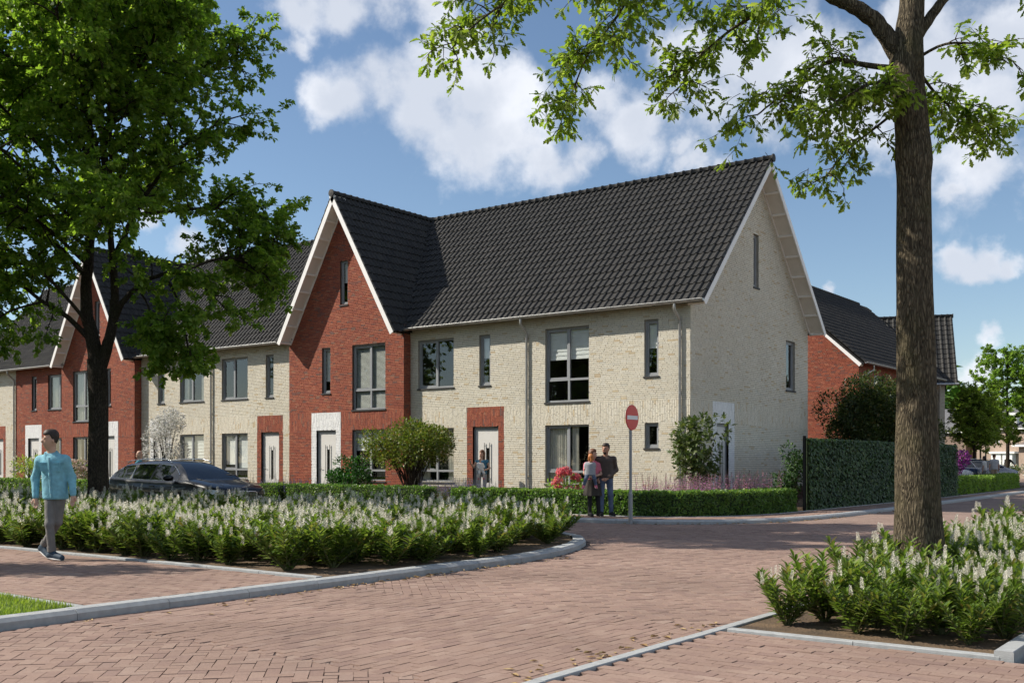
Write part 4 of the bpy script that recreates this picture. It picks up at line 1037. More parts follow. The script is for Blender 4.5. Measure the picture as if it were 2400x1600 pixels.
class Tree:
    def __init__(s, seed, leaf=.1, T=T_OAKF): s.r = random.Random(seed); s.wood = MB(); s.P = []; s.D = []; s.N = []; s.S = []; s.leaf = leaf; s.T = T; s.twigs = MB()
    def limb(s, pts, r0, r1, n=8, k=4):
        p = smooth_path(pts, k); m = len(p)-1; w = s.r.uniform
        q = [v + Vector((w(-1,1), w(-1,1), w(-1,1)))*r0*.10*(0 < i < m) for i, v in enumerate(p)]
        s.wood.tube(q, [r0+(r1-r0)*(i/m)**.8 for i in range(m+1)], n, cap=False); return q
    def trunk(s, pts, radii, n=16):
        p = smooth_path(pts, 6); m = len(p)-1; k = len(radii)-1; rr = []
        for i in range(m+1):
            t = i/m*k; a = min(int(t), k-1); f = t-a; f = f*f*(3-2*f); rr.append(radii[a]*(1-f)+radii[a+1]*f)
        s.wood.tube(p, rr, n, cap=False)
        return p
    def spray(s, p, d, L, nl, droop=.25, r0=.006):
        """one leafy twig"""
        w = s.r.uniform; d = Vector(d).normalized(); q = Vector(p); seg = 3; pts = [q.copy()]
        for i in range(seg):
            d = (d + Vector((w(-.3,.3), w(-.3,.3), w(-.25,.25)-droop*.3))).normalized(); q = q + d*(L/seg); pts.append(q.copy())
        s.twigs.tube(pts, [r0*(1-.8*i/seg) for i in range(seg+1)], 3, cap=False)
        for i in range(nl):
            t = 1-abs(s.r.gauss(0,.42)); t = min(max(t,.1),1); j = min(int(t*seg), seg-1); pos = pts[j].lerp(pts[j+1], t*seg-j)
            a = Vector((w(-1,1), w(-1,1), w(-.7,.8))).normalized(); dd = (d*.7 + a).normalized()
            s.P.append(pos + a*.012); s.D.append(dd + Vector((0,0,-droop*w(0,1.2)))); s.N.append(Vector((w(-.8,.8), w(-.8,.8), 1.0))); s.S.append(s.leaf*w(.65,1.25))
    def bough(s, path, n, L, nt, tl, nl, t0=.25, r0=.03, up=.15, droop=.25):
        """side branches along a limb, each with leafy twigs"""
        w = s.r.uniform; m = len(path)-1
        for i in range(n):
            t = t0+(1-t0)*((i+w(.1,.9))/n); j = min(int(t*m), m-1); p = path[j].lerp(path[j+1], t*m-j); tan = (path[j+1]-path[j]).normalized()
            a = Vector((w(-1,1), w(-1,1), w(-.5,.9))).normalized(); d = (tan*.55 + a*.9 + Vector((0,0,up))).normalized()
            l = L*w(.6,1.2)*(1.15-.5*t); k = 4; q = p.copy(); pts = [q.copy()]; dd = d.copy()
            for _ in range(k):
                dd = (dd + Vector((w(-.28,.28), w(-.28,.28), w(-.22,.2)-droop*.2))).normalized(); q = q + dd*(l/k); pts.append(q.copy())
            s.wood.tube(pts, [r0*(1-.75*x/k) for x in range(k+1)], 5, cap=False)
            for b in range(nt):
                tt = .25+.75*(b+w(0,1))/nt; tt = min(tt,1); jj = min(int(tt*k), k-1); pp = pts[jj].lerp(pts[jj+1], tt*k-jj)
                a = Vector((w(-1,1), w(-1,1), w(-.7,.8))).normalized()
                s.spray(pp, dd*.5+a, tl*w(.6,1.2), nl, droop)
    def finish(s, root, leafm, barkm, crown='crown', keep=False):
        s.wood.v += []; o = s.wood.build('trunk', barkm, root, keep)
        t = s.twigs.build('twigs', barkm, root, keep); tag(t, kind='stuff')
        c = leaves(crown, [tuple(p) for p in s.P], [tuple(p) for p in s.D], [tuple(p) for p in s.N], s.S, s.T, leafm, root, keep); tag(c, kind='stuff')
        return root

def tree_big():
    t = Tree(3, .122, T_OAKF); L3 = loc3
    root = thing('oak_tree', 'large oak with forked dark trunk standing in the flower bed beside the black car', 'tree', (-7.36,-14.91,.05), 'street oaks')
    t.trunk([L3(0,-.1),L3(0,.5),L3(-.01,1.4),L3(0,2.5),L3(-.02,3.3),L3(-.06,3.75)], [.30,.245,.225,.215,.225,.2])
    t.limb([L3(-.03,3.5),L3(-.14,4.2),L3(-.30,5.1),L3(-.24,6.4,.1),L3(-.2,8,.1),L3(-.3,10.5),L3(-.25,13)], .19, .04, 12, 5)
    a = t.limb([L3(0,3.45),L3(.22,4.1),L3(.36,4.9),L3(.36,5.6),L3(.28,7.0,-.1),L3(.15,9.3,-.2),L3(.35,12,-.3)], .15, .035, 12, 5)
    limbs = [([(.33,4.6,0),(.62,5.0,-.2),(1.0,5.33,-.35),(1.5,5.55,-.5),(2.0,5.6,-.6),(2.6,5.3,-.7),(3.2,4.7,-.8)], .085),
             ([(1.7,5.55,-.5),(2.0,5.0,-.6),(2.2,4.3,-.7),(2.35,3.7,-.8)], .035), ([(1.0,5.33,-.3),(1.3,4.9,-.5),(1.5,4.3,-.6),(1.7,3.9,-.6)], .03),
             ([(-.12,4.1,0),(-.6,4.65,-.2),(-1.1,5.0,-.4),(-1.8,5.5,-.6),(-2.8,5.6,-.9),(-3.6,5.1,-1.0)], .075),
             ([(-1.1,5.0,-.4),(-1.7,4.7,-.8),(-2.2,4.2,-1),(-2.6,3.7,-1.1)], .03), ([(-1.8,5.5,-.6),(-2.4,4.9,0),(-3.0,4.3,.3),(-3.3,3.8,.4)], .03),
             ([(-.26,5.6,0),(-1.2,6.5,.3),(-2.5,7.0,.6),(-4.0,7.2,.8)], .07), ([(.34,6.0,0),(.9,7.0,-.2),(1.5,7.8,-.4),(2.2,8.5,-.6),(3.1,9.0,-.7)], .08),
             ([(.9,7.0,-.2),(1.7,7.2,.2),(2.7,7.3,.5),(3.4,7.0,.7),(4.0,6.5,.8)], .055), ([(2.0,5.6,-.6),(2.8,6.0,-.2),(3.3,6.0,.1),(3.8,5.7,.3)], .04),
             ([(.25,7.5,0),(.9,9,.4),(1.6,10.0,.8),(2.3,10.7,1.0),(3.0,11.3,1.2)], .06), ([(-.2,8,0),(-1,9.4,.3),(-2.,10.4,.6),(-3.4,11,.9)], .06),
             ([(-.25,7,0),(-.8,8.2,-1),(-1.6,9.2,-2),(-2.2,9.9,-3)], .06), ([(.28,6.6,0),(.7,7.7,-1.1),(1.1,8.7,-2.2),(1.3,9.4,-3.2)], .06),
             ([(-.25,5.9,0),(-.8,6.6,-1.2),(-1.4,7.0,-2.2),(-2.2,7.0,-3)], .05), ([(.3,5.7,0),(.7,6.2,-1.1),(1.1,6.6,-2.1),(1.7,6.6,-2.9)], .05),
             ([(.2,8.2,0),(.3,9.4,-.8),(.4,10.6,-1.6),(.5,11.4,-2.2)], .05), ([(-.25,9.5,0),(-.7,10.8,-.5),(-1,12,-.8)], .05), ([(.15,9.6,0),(.9,11,0),(1.7,12.2,.1)], .05),
             ([(-.2,6.5,.1),(-.4,7.5,1.5),(-.6,8.4,3)], .06), ([(.28,7,0),(.6,8,1.4),(.9,8.9,2.8)], .06), ([(-.22,7.4,0),(-1.6,8.2,-.6),(-3,8.8,-1),(-4.2,8.9,-1.2)], .05),
             ([(-.2,8.4,0),(0,9.8,1.0),(.3,11.2,1.8)], .05), ([(-.2,6.2,0),(-1.0,7.0,-.5),(-2.0,7.6,-1.0),(-3.2,7.9,-1.4)], .05), ([(-.22,7.8,0),(-.9,8.8,.5),(-1.9,9.6,.9),(-3.0,10,1.2)], .05), ([(-.25,8.8,0),(-1.2,9.9,-.8),(-2.2,10.8,-1.5),(-3.4,11.6,-2)], .05), ([(-.28,10.2,0),(-1.0,11.4,0),(-2.0,12.4,.2),(-3.2,13,.3)], .05), ([(.2,8.8,0),(1.0,9.6,-.9),(1.8,10.3,-1.6),(2.5,10.8,-2.2)], .05), ([(-.1,4.4,0),(-.9,5.6,-1.0),(-1.9,6.2,-1.8),(-3.0,6.4,-2.4)], .05), ([(.1,10.6,0),(.8,11.6,.9),(1.5,12.4,1.6)], .05), ([(.2,7.2,0),(.5,8.4,-1.6),(.8,9.2,-3.2),(1.0,9.8,-4.6)], .06), ([(-.2,8.2,0),(-.2,9.5,-1.7),(-.1,10.5,-3.2),(.1,11.2,-4.6)], .06), ([(.2,8.6,0),(.9,9.8,-1.4),(1.6,10.8,-2.6),(2.2,11.6,-3.6)], .05), ([(-.25,9.4,0),(-.6,10.8,-1.6),(-1.0,11.8,-3.0),(-1.2,12.4,-4.2)], .05), ([(.1,10.4,0),(.4,11.8,-1.4),(.8,12.8,-2.6),(1.2,13.6,-3.6)], .05), ([(-.25,6.6,0),(-.9,7.6,-1.8),(-1.5,8.3,-3.2),(-2.0,8.8,-4.4)], .05), ([(-1.2,6.5,.3),(-2.2,6.0,1.0),(-3.2,5.6,1.4),(-4.2,5.2,1.6)], .04), ([(-.28,11,0),(-.6,12.3,.3),(-.9,13.5,.5)], .04), ([(.2,10,0),(.4,11.6,.4),(.6,13.2,.6)], .04)]
    for i, (pts, r) in enumerate(limbs):
        p = t.limb([L3(*q) for q in pts], r, .012, 7, 4)
        low = pts[-1][1] < 5.0
        t.bough(p, 19 if not low else 10, 1.5 if not low else .85, 8, .55, 32, t0=.3, r0=.02, up=.12, droop=.3 if not low else .5)
    return t.finish(root, MT['oakf'], MT['bark2'])
oak1 = tree_big()
# the oaks along the street outside the frame: their shade lies on the path and their crowns stand in the windows
for i, (x, y, rz, s_) in enumerate([(-21,-23,2.7,1.05),(-33,-19,.6,1.1),(-25,-35,4.1,1.1),(-44,-27,3.3,1.15),(-15,-41,5.2,1.1)]):
    c = tree_copy(oak1); c.location = (x, y, .05); c.rotation_euler = (0, 0, rz); c.scale = (s_, s_, s_)
    c['label'] = 'street oak seen only by its shade and in the windows'; c['group'] = 'street oaks out of view'

def tree_near():
    t = Tree(8, .09, T_OAK); L3 = loc3
    root = thing('oak_tree', 'tall oak with thick bare trunk standing in the laurel bed at right', 'tree', (11.58,-17.57,.05), 'street oaks')
    pts = [L3(.03,-.15),L3(.02,.4),L3(.0,1.2),L3(-.01,2.3),L3(-.03,3.3),L3(-.035,4.15),L3(-.035,4.42),L3(-.055,4.75),L3(-.085,5.1),L3(-.11,5.36),L3(-.08,5.72),L3(-.05,6.1),L3(-.03,7.4),L3(0,9),L3(.1,10.5)]
    t.trunk(pts, [.36,.25,.215,.188,.172,.163,.178,.163,.156,.168,.135,.118,.10,.07,.03], 24)
    A = t.limb([L3(-.1,5.3),L3(-.25,5.58),L3(-.45,5.83),L3(-.7,5.98),L3(-.98,6.12),L3(-1.7,6.6),L3(-2.7,7.0,-.2),L3(-3.6,6.9,-.3)], .105, .035, 12, 5)
    B = t.limb([L3(-.12,5.33),L3(-.45,5.36),L3(-.68,5.40),L3(-.82,5.43),L3(-.95,5.38,.1),L3(-1.15,5.2,.15),L3(-1.35,5.1,.2),L3(-1.55,4.95,.25)], .036, .008, 8)
    C = t.limb([L3(-.14,5.13),L3(-.4,5.12,-.15),L3(-.6,5.08,-.25),L3(-.8,4.95,-.3),L3(-1.0,4.82,-.3)], .026, .006, 7)
    D = t.limb([L3(-.02,5.62),L3(.15,5.88),L3(.32,6.08),L3(.7,6.4),L3(1.2,6.9)], .062, .03, 9)
    E_ = t.limb([L3(.02,5.3),L3(.25,5.17,.2),L3(.45,5.06,.3),L3(.65,4.96,.35),L3(.88,4.86,.4)], .02, .005, 6)
    G_ = t.limb([L3(-2.7,7.0,-.2),L3(-3.2,6.5,-.3),L3(-3.69,6.1,-.35),L3(-4.04,5.92,-.3),L3(-4.39,5.7,-.25),L3(-4.66,5.45,-.2)], .03, .006, 7)
    H_ = t.limb([L3(-1.2,6.25),L3(-1.42,6.06,.2),L3(-1.8,5.85,.3),L3(-2.1,5.6,.35),L3(-2.35,5.25,.4)], .028, .006, 7)
    I_ = t.limb([L3(-2.4,6.85,-.1),L3(-2.75,6.3,0),L3(-3.0,5.9,.1),L3(-3.3,5.5,.1),L3(-3.5,5.0,.1)], .024, .006, 7)
    J_ = t.limb([L3(.02,5.45),L3(.2,5.5,-.2),L3(.5,5.45,-.3),L3(.75,5.25,-.35)], .018, .005, 6)
    K_ = t.limb([L3(-.1,5.0),L3(-.3,4.85,.3),L3(-.55,4.65,.45),L3(-.8,4.35,.5)], .018, .005, 6)
    for p, n, L_, nt, t0 in ((B,15,.45,5,.2),(C,15,.42,5,.15),(E_,15,.36,5,.15),(G_,17,.6,6,.1),(H_,18,.52,6,.1),(I_,19,.55,6,.12),(J_,8,.3,4,.3),(K_,10,.32,4,.25)):
        t.bough(p, n, L_, nt, .24, 13, t0=t0, r0=.008, up=.0, droop=.45)
    t.bough(A, 9, .5, 5, .26, 10, t0=.75, r0=.01, up=.0, droop=.4)
    for (l, z, d, n) in ((-3.6,5.2,.1,6),(-3.55,4.98,.1,5),(-2.35,5.1,.4,5),(-.85,4.32,.5,4),(-1.75,4.75,.2,5),(-1.7,5.2,.2,5),(-1.55,4.62,.2,3),(-3.0,5.75,0,7),(-3.2,6.0,-.2,8),(-3.8,6.05,-.3,8),(-2.9,6.1,.2,8),(-2.0,5.95,.2,8),(-2.3,6.05,.2,6),(.9,4.75,.4,4),(.6,4.8,.3,4),(-1.0,4.62,-.2,5),(-.6,4.75,.2,6),(-.4,5.35,.4,6),(1.05,6.0,-.2,3),(-1.3,5.75,.3,4)):
        for k in range(n): t.spray(L3(l+random.uniform(-.22,.22), z+random.uniform(-.05,.2), d+random.uniform(-.25,.25)), (random.uniform(-1,1),random.uniform(-1,1),-.4), .25, 11, .5, .004)
    # the crown above the frame, which shades the bed
    for i in range(9):
        a = i*2.4; z = 7.2+i*.36; r_ = 3.2*math.sin(min(1, (i+4)/14)*math.pi*.75)
        p = t.limb([L3(-.03,z), L3(math.cos(a)*r_*.5, z+.7, math.sin(a)*r_*.5), L3(math.cos(a)*r_, z+1.0, math.sin(a)*r_)], .05, .012, 5, 3)
        if depth(11.58+(RA_.x*math.cos(a)+DA_.x*math.sin(a))*r_, -17.57+(RA_.y*math.cos(a)+DA_.y*math.sin(a))*r_) > 4: t.bough(p, 7, .9, 4, .4, 8, t0=.35, r0=.014)
    return t.finish(root, MT['oak'], MT['bark'])
oak2 = tree_near()

# ------------------------------------------------------------------ laurel shrubs
def spike(F, p, d, L_, rr, nf, r):
    """a flower spike: small petals all round an axis"""
    d = Vector(d).normalized(); a = d.orthogonal().normalized(); b = d.cross(a)
    for i in range(nf):
        t = (i+.5)/nf; q = i*2.4+r.random(); o = a*math.cos(q)+b*math.sin(q); w = rr*(1-.45*t)
        c = p + d*(L_*t) + o*w*.35
        s_ = w*r.uniform(.8,1.25); e1 = (o*.8+d*.6).normalized(); e2 = d.cross(o)
        F.append((c-e2*s_*.55, c+e1*s_*.35-e2*s_*.1, c+e1*s_*.9, c+e1*s_*.35+e2*s_*.55))

def laurel_variant(seed, H=.85, near=False, nst=6, flowers=7):
    r = random.Random(seed); P = []; D = []; Nn = []; S = []; st = MB(); FL = []; spikes = []
    for k in range(nst):
        a = k*2*math.pi/nst + r.uniform(-.5,.5); lean = r.uniform(.1,.95) if k % 3 else r.uniform(.7,1.25); h = H*r.uniform(.66,1.04)/(1+.22*lean*lean)
        pts = [Vector((0,0,-.03))] ; q = Vector((r.uniform(-.03,.03), r.uniform(-.03,.03), .03))
        for i in range(5):
            t = (i+1)/5; pts.append(q + Vector((math.cos(a)*lean*h*t**.8, math.sin(a)*lean*h*t**.8, h*t)))
        pts[1:] = pts[1:]; st.tube(pts, [.011,.009,.008,.006,.005,.003], 5, cap=False)
        nl = 46
        for i in range(nl):
            t = .10+.90*(i/nl)**.85; j = min(int(t*5),4); p = pts[j].lerp(pts[j+1], t*5-j)
            q = i*2.4+a; o = Vector((math.cos(q), math.sin(q), 0)); upf = .35+1.0*t*t+r.uniform(-.3,.35)
            d = (o + Vector((0,0,upf))).normalized()
            P.append(p); D.append(d); Nn.append(Vector((-o.x*.5*upf, -o.y*.5*upf, 1))+Vector((r.uniform(-.3,.3), r.uniform(-.3,.3), 0))); S.append(r.uniform(.085,.14)*(1 if t < .9 else .8))
        if k < flowers or r.random() < .3:
            for _ in range(1 if near else r.choice((1,1,2))):
                c = []; dd = Vector((math.cos(a)*.12+r.uniform(-.14,.14), math.sin(a)*.12+r.uniform(-.14,.14), 1))
                spike(c, pts[5]+Vector((r.uniform(-.04,.04), r.uniform(-.04,.04), .01)), dd, r.uniform(.085,.14), .025 if near else .032, 60 if near else 30, r); spikes.append(c)
    return P, D, Nn, S, st, spikes

def fl_mesh(quads, m, name='flower_spike'):
    V = np.array([tuple(v) for q in quads for v in q]); F = np.arange(len(V)).reshape(-1, 4)
    return mesh_np(name, V, F, m, rnd=rng.random(len(F)))
LAB_L = 'white flowering laurel shrub in the large bed in front of the black car'
LAB_R = 'white flowering laurel shrub around the foot of the thick tree trunk'
variants = []
for sd in range(6):
    P, D, Nn, S, st, sp = laurel_variant(40+sd, .50+.04*(sd % 3), nst=13, flowers=8)
    V1, F1, k1 = leaves_np(*(np.array([tuple(v) for v in a]) for a in (P, D, Nn)), np.array(S), T_LAUR)
    fol = mesh_np('foliage', V1, F1, MT['laurel'], rnd=np.repeat(rng.random(len(P)), k1), smooth=True)
    flm = fl_mesh([q for c in sp for q in c], MT['floret'], 'blossom'); stm = st.mesh('stems', MT['stem'])
    variants.append((fol, flm, stm))
inb = inside([(x, y) for x, y in [(-16,-19.6),(5.16,-19.6),(5.18,-16.2),(4.95,-14.9),(4.62,-13.95),(4.2,-13.05),(3.7,-12.35),(3.0,-11.95),(1.3,-11.8),(-3.2,-11.75),(-3.2,-13.2),(-16,-13.2)]])
nL = 0
ys = np.arange(-19.5, -11.7, .60)
for j, y in enumerate(ys):
    for x in np.arange(-15.5, 5.2, .60):
        xx = x + (.3 if j % 2 else 0) + random.uniform(-.13,.13); yy = y + random.uniform(-.13,.13)
        if not inb(xx, yy) or not in_view(xx, yy, 5, 40, .7) or nL >= 300: continue
        if (xx+7.36)**2+(yy+14.91)**2 < .16: continue
        v = random.choice(variants); s_ = random.uniform(.86,1.2)
        if yy < -19.0: lb = 'white flowering laurel shrub in the front row along the footpath edging'
        elif xx > 3.6 or (yy > -13.6 and xx > 0): lb = 'white flowering laurel shrub along the curved road kerb'
        elif (xx+7.36)**2+(yy+14.91)**2 < 2.2: lb = 'white flowering laurel shrub at the foot of the forked oak'
        elif yy > -13.2: lb = 'white flowering laurel shrub in the back row facing the side street'
        elif xx < -3: lb = 'white flowering laurel shrub in the bed between the walking man and the car'
        else: lb = 'white flowering laurel shrub in the middle of the large bed'
        root = thing('laurel_shrub', lb, 'shrub', (xx, yy, WALK-.012), 'laurels ' + lb[29:], random.uniform(0, 6.28)); root.scale = (s_*1.12, s_*1.12, s_*random.uniform(.85,1.12)); root.rotation_euler[0] = random.uniform(-.09,.09)
        for nm, me in zip(('foliage','blossom','stems'), v):
            o = bpy.data.objects.new(nm, me); col.objects.link(o); o.parent = root
            o['kind'] = 'stuff'
        nL += 1
print('laurels', nL)
nearv = []
for sd in range(5):
    P, D, Nn, S, st, sp = laurel_variant(90+sd, .54, near=True, nst=13, flowers=[1,2,3,2,4][sd])
    V1, F1, k1 = leaves_np(*(np.array([tuple(v) for v in a]) for a in (P, D, Nn)), np.array(S)*.92, T_LAUR)
    nearv.append((mesh_np('foliage', V1, F1, MT['laurel'], rnd=np.repeat(rng.random(len(P)), k1), smooth=True), st.mesh('stems', MT['stem']), [fl_mesh(c, MT['floret']) for c in sp]))
for j, y in enumerate(np.arange(-19.9, -11, .48)):
    for i, x in enumerate(np.arange(11.25, 12.95, .48)):
        xx = x + (.12 if j % 2 else -.05) + random.uniform(-.08,.08); yy = y + random.uniform(-.1,.1)
        if (xx-11.58)**2+(yy+17.57)**2 < .14: continue
        v = random.choice(nearv); s_ = random.uniform(.76,1.06)*(1+.045*max(0, yy+19.3))
        root = thing('laurel_shrub', LAB_R, 'shrub', (xx, yy, .05), 'laurel shrubs at the tree', random.uniform(0, 6.28)); root.scale = (s_, s_, s_)
        o = bpy.data.objects.new('foliage', v[0]); col.objects.link(o); o.parent = root; o['kind'] = 'stuff'
        o = bpy.data.objects.new('stems', v[1]); col.objects.link(o); o.parent = root
        for me in v[2]:
            o = bpy.data.objects.new('flower_spike', me); col.objects.link(o); o.parent = root

# ------------------------------------------------------------------ hedges and the ivy screen
def hedge(label, path, w, h, z0=WALK, dens=1500, size=.035, m='box', cat='hedge', group='clipped hedges', name='clipped_hedge'):
    P_ = smooth_path([(x, y, 0) for x, y in path], 6) if len(path) > 2 else [Vector((*path[0],0)), Vector((*path[1],0))]
    cum = [0.]
    for i in range(len(P_)-1): cum.append(cum[-1]+(P_[i+1]-P_[i]).length)
    Lt = cum[-1]; c = P_[0]
    root = thing(name, label, cat, (c.x, c.y, z0), group)
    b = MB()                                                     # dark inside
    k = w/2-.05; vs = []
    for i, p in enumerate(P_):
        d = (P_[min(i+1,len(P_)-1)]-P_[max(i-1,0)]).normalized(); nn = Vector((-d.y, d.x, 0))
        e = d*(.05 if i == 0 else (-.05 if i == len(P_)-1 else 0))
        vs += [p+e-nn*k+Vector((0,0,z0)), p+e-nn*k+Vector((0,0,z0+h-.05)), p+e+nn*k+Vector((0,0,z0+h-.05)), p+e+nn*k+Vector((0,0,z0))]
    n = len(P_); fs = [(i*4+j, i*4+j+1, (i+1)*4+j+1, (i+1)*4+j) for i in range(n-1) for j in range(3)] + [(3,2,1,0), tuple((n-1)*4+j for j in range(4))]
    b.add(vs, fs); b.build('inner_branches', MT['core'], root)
    per = 2*h+w; N_ = int(Lt*per*dens) + int(2*w*h*dens)
    cumA = np.array(cum); PA = np.array([tuple(p) for p in P_])
    t = rng.uniform(0, Lt, N_); i = np.clip(np.searchsorted(cumA, t)-1, 0, n-2); f = (t-cumA[i])/np.maximum(cumA[i+1]-cumA[i],1e-9)
    base = PA[i]*(1-f[:,None]) + PA[i+1]*f[:,None]; tan = unit(PA[i+1]-PA[i]); nr = np.stack([-tan[:,1], tan[:,0], np.zeros(N_)], -1)
    q = rng.uniform(0, per, N_); ends = rng.random(N_) < 2*w*h/(Lt*per+2*w*h)
    side = np.where(q < h, -1, np.where(q < 2*h, 1, 0)); zz = np.where(q < h, q, np.where(q < 2*h, q-h, h)); off = np.where(side == 0, q-2*h-w/2, side*w/2)
    e0 = rng.random(N_) < .5; off = np.where(ends, rng.uniform(-w/2, w/2, N_), off); zz = np.where(ends, rng.uniform(0, h, N_), zz)
    base = np.where(ends[:,None], np.where(e0[:,None], PA[0]-tan[0]*0, PA[-1]), base); tan = np.where(ends[:,None], np.where(e0[:,None], unit(PA[1]-PA[0])[None], unit(PA[-1]-PA[-2])[None]), tan)
    nr = np.stack([-tan[:,1], tan[:,0], np.zeros(N_)], -1)
    out = np.where((side == 0)[:,None] & ~ends[:,None], np.array([0,0,1.]), nr*np.where(side == 0, 1, side)[:,None]); out = np.where(ends[:,None], tan*np.where(e0, -1., 1.)[:,None], out)
    rough = .018*np.sin(t*7.3+zz*9)+.014*np.sin(t*17.1-zz*13+off*11)+rng.normal(0,.014,N_)
    P = base + nr*off[:,None] + np.array([0,0,1.])*(z0+np.minimum(zz, h))[:,None] + out*(rough-.02)[:,None]
    rnd_corner = np.where(side != 0, 1, 0)*np.clip((zz-h+.08)/.08, 0, 1)*.05; P -= out*rnd_corner[:,None]
    D = unit(rng.normal(0,1,(N_,3))*.8 + out*.55 + np.array([0,0,.25])); Nn = unit(out + rng.normal(0,.55,(N_,3)))
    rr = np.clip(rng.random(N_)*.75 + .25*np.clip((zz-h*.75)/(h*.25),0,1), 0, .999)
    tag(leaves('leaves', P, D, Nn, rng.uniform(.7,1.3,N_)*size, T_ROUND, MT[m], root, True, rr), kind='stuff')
    return root
hedge('long clipped hedge curving round the corner garden behind the couple', [(-4.55,-5.45),(-2,-5.45),(1.0,-5.45),(1.95,-5.2),(2.7,-4.5),(3.15,-3.4),(3.32,-2.2),(3.36,-.9)], .62, .60, dens=1700, size=.05)
hedge('clipped hedge below the round bushy shrub', [(-11.5,-5.45),(-5.6,-5.45)], .6, .62, dens=1100, size=.045)
hedge('short clipped hedge block beside the car bonnet', [(-13.0,-5.3),(-12.1,-5.3)], .7, .62, dens=1100, size=.045)
hedge('clipped hedge behind the walking man', [(-34,-5.4),(-22.3,-5.4)], .6, .62, dens=700, size=.055)
hedge('clipped hedge hidden behind the black car', [(-21.2,-5.4),(-14.2,-5.4)], .6, .62, dens=500, size=.06)

iv = thing('ivy_screen', 'tall dark green ivy screen on posts beside the corner house', 'fence', (3.7, 0, WALK), None)
b = MB(); b.box(3.62, 3.70, -.2, 15.5, WALK, 2.06); b.build('mesh_panel', MT['core'], iv)
for y in (-.3, 2.2, 4.7, 7.2, 9.7, 12.2, 15.6):
    b = MB(); b.box(3.63, 3.70, y-.035, y+.035, WALK-.05, 2.16); b.build('post', MT['post'], iv)
n = 17000
yy = rng.uniform(-.22, 15.6, n); zz = rng.uniform(WALK, 2.1, n); xx = 3.73+rng.normal(.02,.02,n)
tp = rng.random(n) < .08; zz = np.where(tp, 2.1, zz); xx = np.where(tp, rng.uniform(3.58,3.76,n), xx)
D = np.stack([rng.uniform(.1,.6,n), rng.normal(0,.5,n)+.25, -rng.uniform(.3,1,n)], -1); Nn = np.stack([np.ones(n), rng.normal(0,.35,n), rng.uniform(0,.6,n)], -1)
tag(leaves('ivy_leaves', np.stack([xx,yy,zz],-1), D, Nn, rng.uniform(.06,.11,n), T_IVY, MT['ivy'], iv), kind='stuff')

# ------------------------------------------------------------------ garden shrubs
def bush(name, label, loc, size, n, leaf, T, m, stems=7, hollow=.55, z_low=.25, flowers=None, fl_n=0, fl_s=.05, stem_m='bark2', seed=1, up=.2, cat='shrub', lumps=9, group=None, lumpr=.45):
    """several stems and a crown of leaf clumps: sx, sy half widths and the height"""
    r = np.random.default_rng(seed); sx, sy, h = size; rr = random.Random(seed)
    root = thing(name, label, cat, loc, group)
    cl = []
    while len(cl) < lumps:
        v = unit(r.normal(0,1,3)); q = r.uniform(hollow,1)**.5
        z = (z_low+(1-z_low)*(.5+.5*v[2]*q))
        cl.append((v[0]*q*sx*(1-lumpr*.6), v[1]*q*sy*(1-lumpr*.6), z*h))
    cl = np.array(cl); cl[:,2] = np.clip(cl[:,2], z_low*h, h*.93)
    st = MB()
    for k in range(max(stems, 1)):
        c = cl[k % lumps]; b0 = Vector((rr.uniform(-.1,.1)*sx, rr.uniform(-.1,.1)*sy, -.03)); e = Vector(c)
        mid = b0.lerp(e, .5)+Vector((0,0,.12*h)); p = smooth_path([b0, mid, e], 4); st.tube(p, [.022*(h/2)**.5*(1-.75*i/8) for i in range(9)], 5, cap=False)
    for c in cl:
        e = Vector(c); b0 = Vector((c[0]*.3, c[1]*.3, c[2]*.55)); st.tube(smooth_path([b0, b0.lerp(e,.5), e], 2), [.012,.01,.008,.006,.003], 4, cap=False)
    st.build('stems', MT[stem_m], root, False)
    i = r.integers(0, lumps, n); R0 = np.array([sx, sy, h*.42])*lumpr
    v = unit(r.normal(0,1,(n,3))); rad = r.uniform(.35,1.08,n)**.6
    P = cl[i] + v*rad[:,None]*R0*r.uniform(.75,1.15,(lumps,1))[i]; P[:,2] = np.maximum(P[:,2], .08)
    D = unit(v + r.normal(0,.6,(n,3)) + np.array([0,0,up])); Nn = unit(v*.5 + np.array([0,0,1.]) + r.normal(0,.4,(n,3)))
    tag(leaves('foliage', P, D, Nn, r.uniform(.7,1.3,n)*leaf, T, MT[m], root, False), kind='stuff')
    if flowers:
        j = r.integers(0, n, fl_n); jc = r.integers(0, lumps, fl_n); v = unit(r.normal(0,1,(fl_n,3))); j = np.arange(fl_n); P = cl[jc] + v*(r.uniform(.5,1.12,fl_n)**.6)[:,None]*R0; P[:,2] = np.maximum(P[:,2], .15)
        tag(leaves('blossom', P[j]+v[j]*.03, unit(v[j]+r.normal(0,.5,(fl_n,3))), unit(v[j]+r.normal(0,.3,(fl_n,3))), r.uniform(.7,1.3,fl_n)*fl_s, T_ROUND, MT[flowers], root, False), kind='stuff')
    return root
bush('round_shrub', 'round bushy shrub with bare lower stems and orange tinted leaves', (-9.0,-2.6,WALK), (2.0,1.35,2.6), 12500, .092, T_OVALF, 'golden', stems=34, z_low=.50, seed=3, lumps=34, lumpr=.36, hollow=.2)
bush('conifer_shrub', 'low dark green conifer left of the round bushy shrub', (-12.2,-2.2,WALK), (.85,.8,1.38), 4200, .09, T_SMALL, 'yew', stems=4, z_low=.15, seed=5, lumps=16, lumpr=.5, up=.6)
bush('maple_shrub', 'loose leafy maple shrub at the corner of the cream house', (1.45,-2.1,WALK), (.98,.85,2.5), 1500, .14, T_MAPLE, 'maple', stems=6, z_low=.42, seed=7, lumps=17, lumpr=.42)
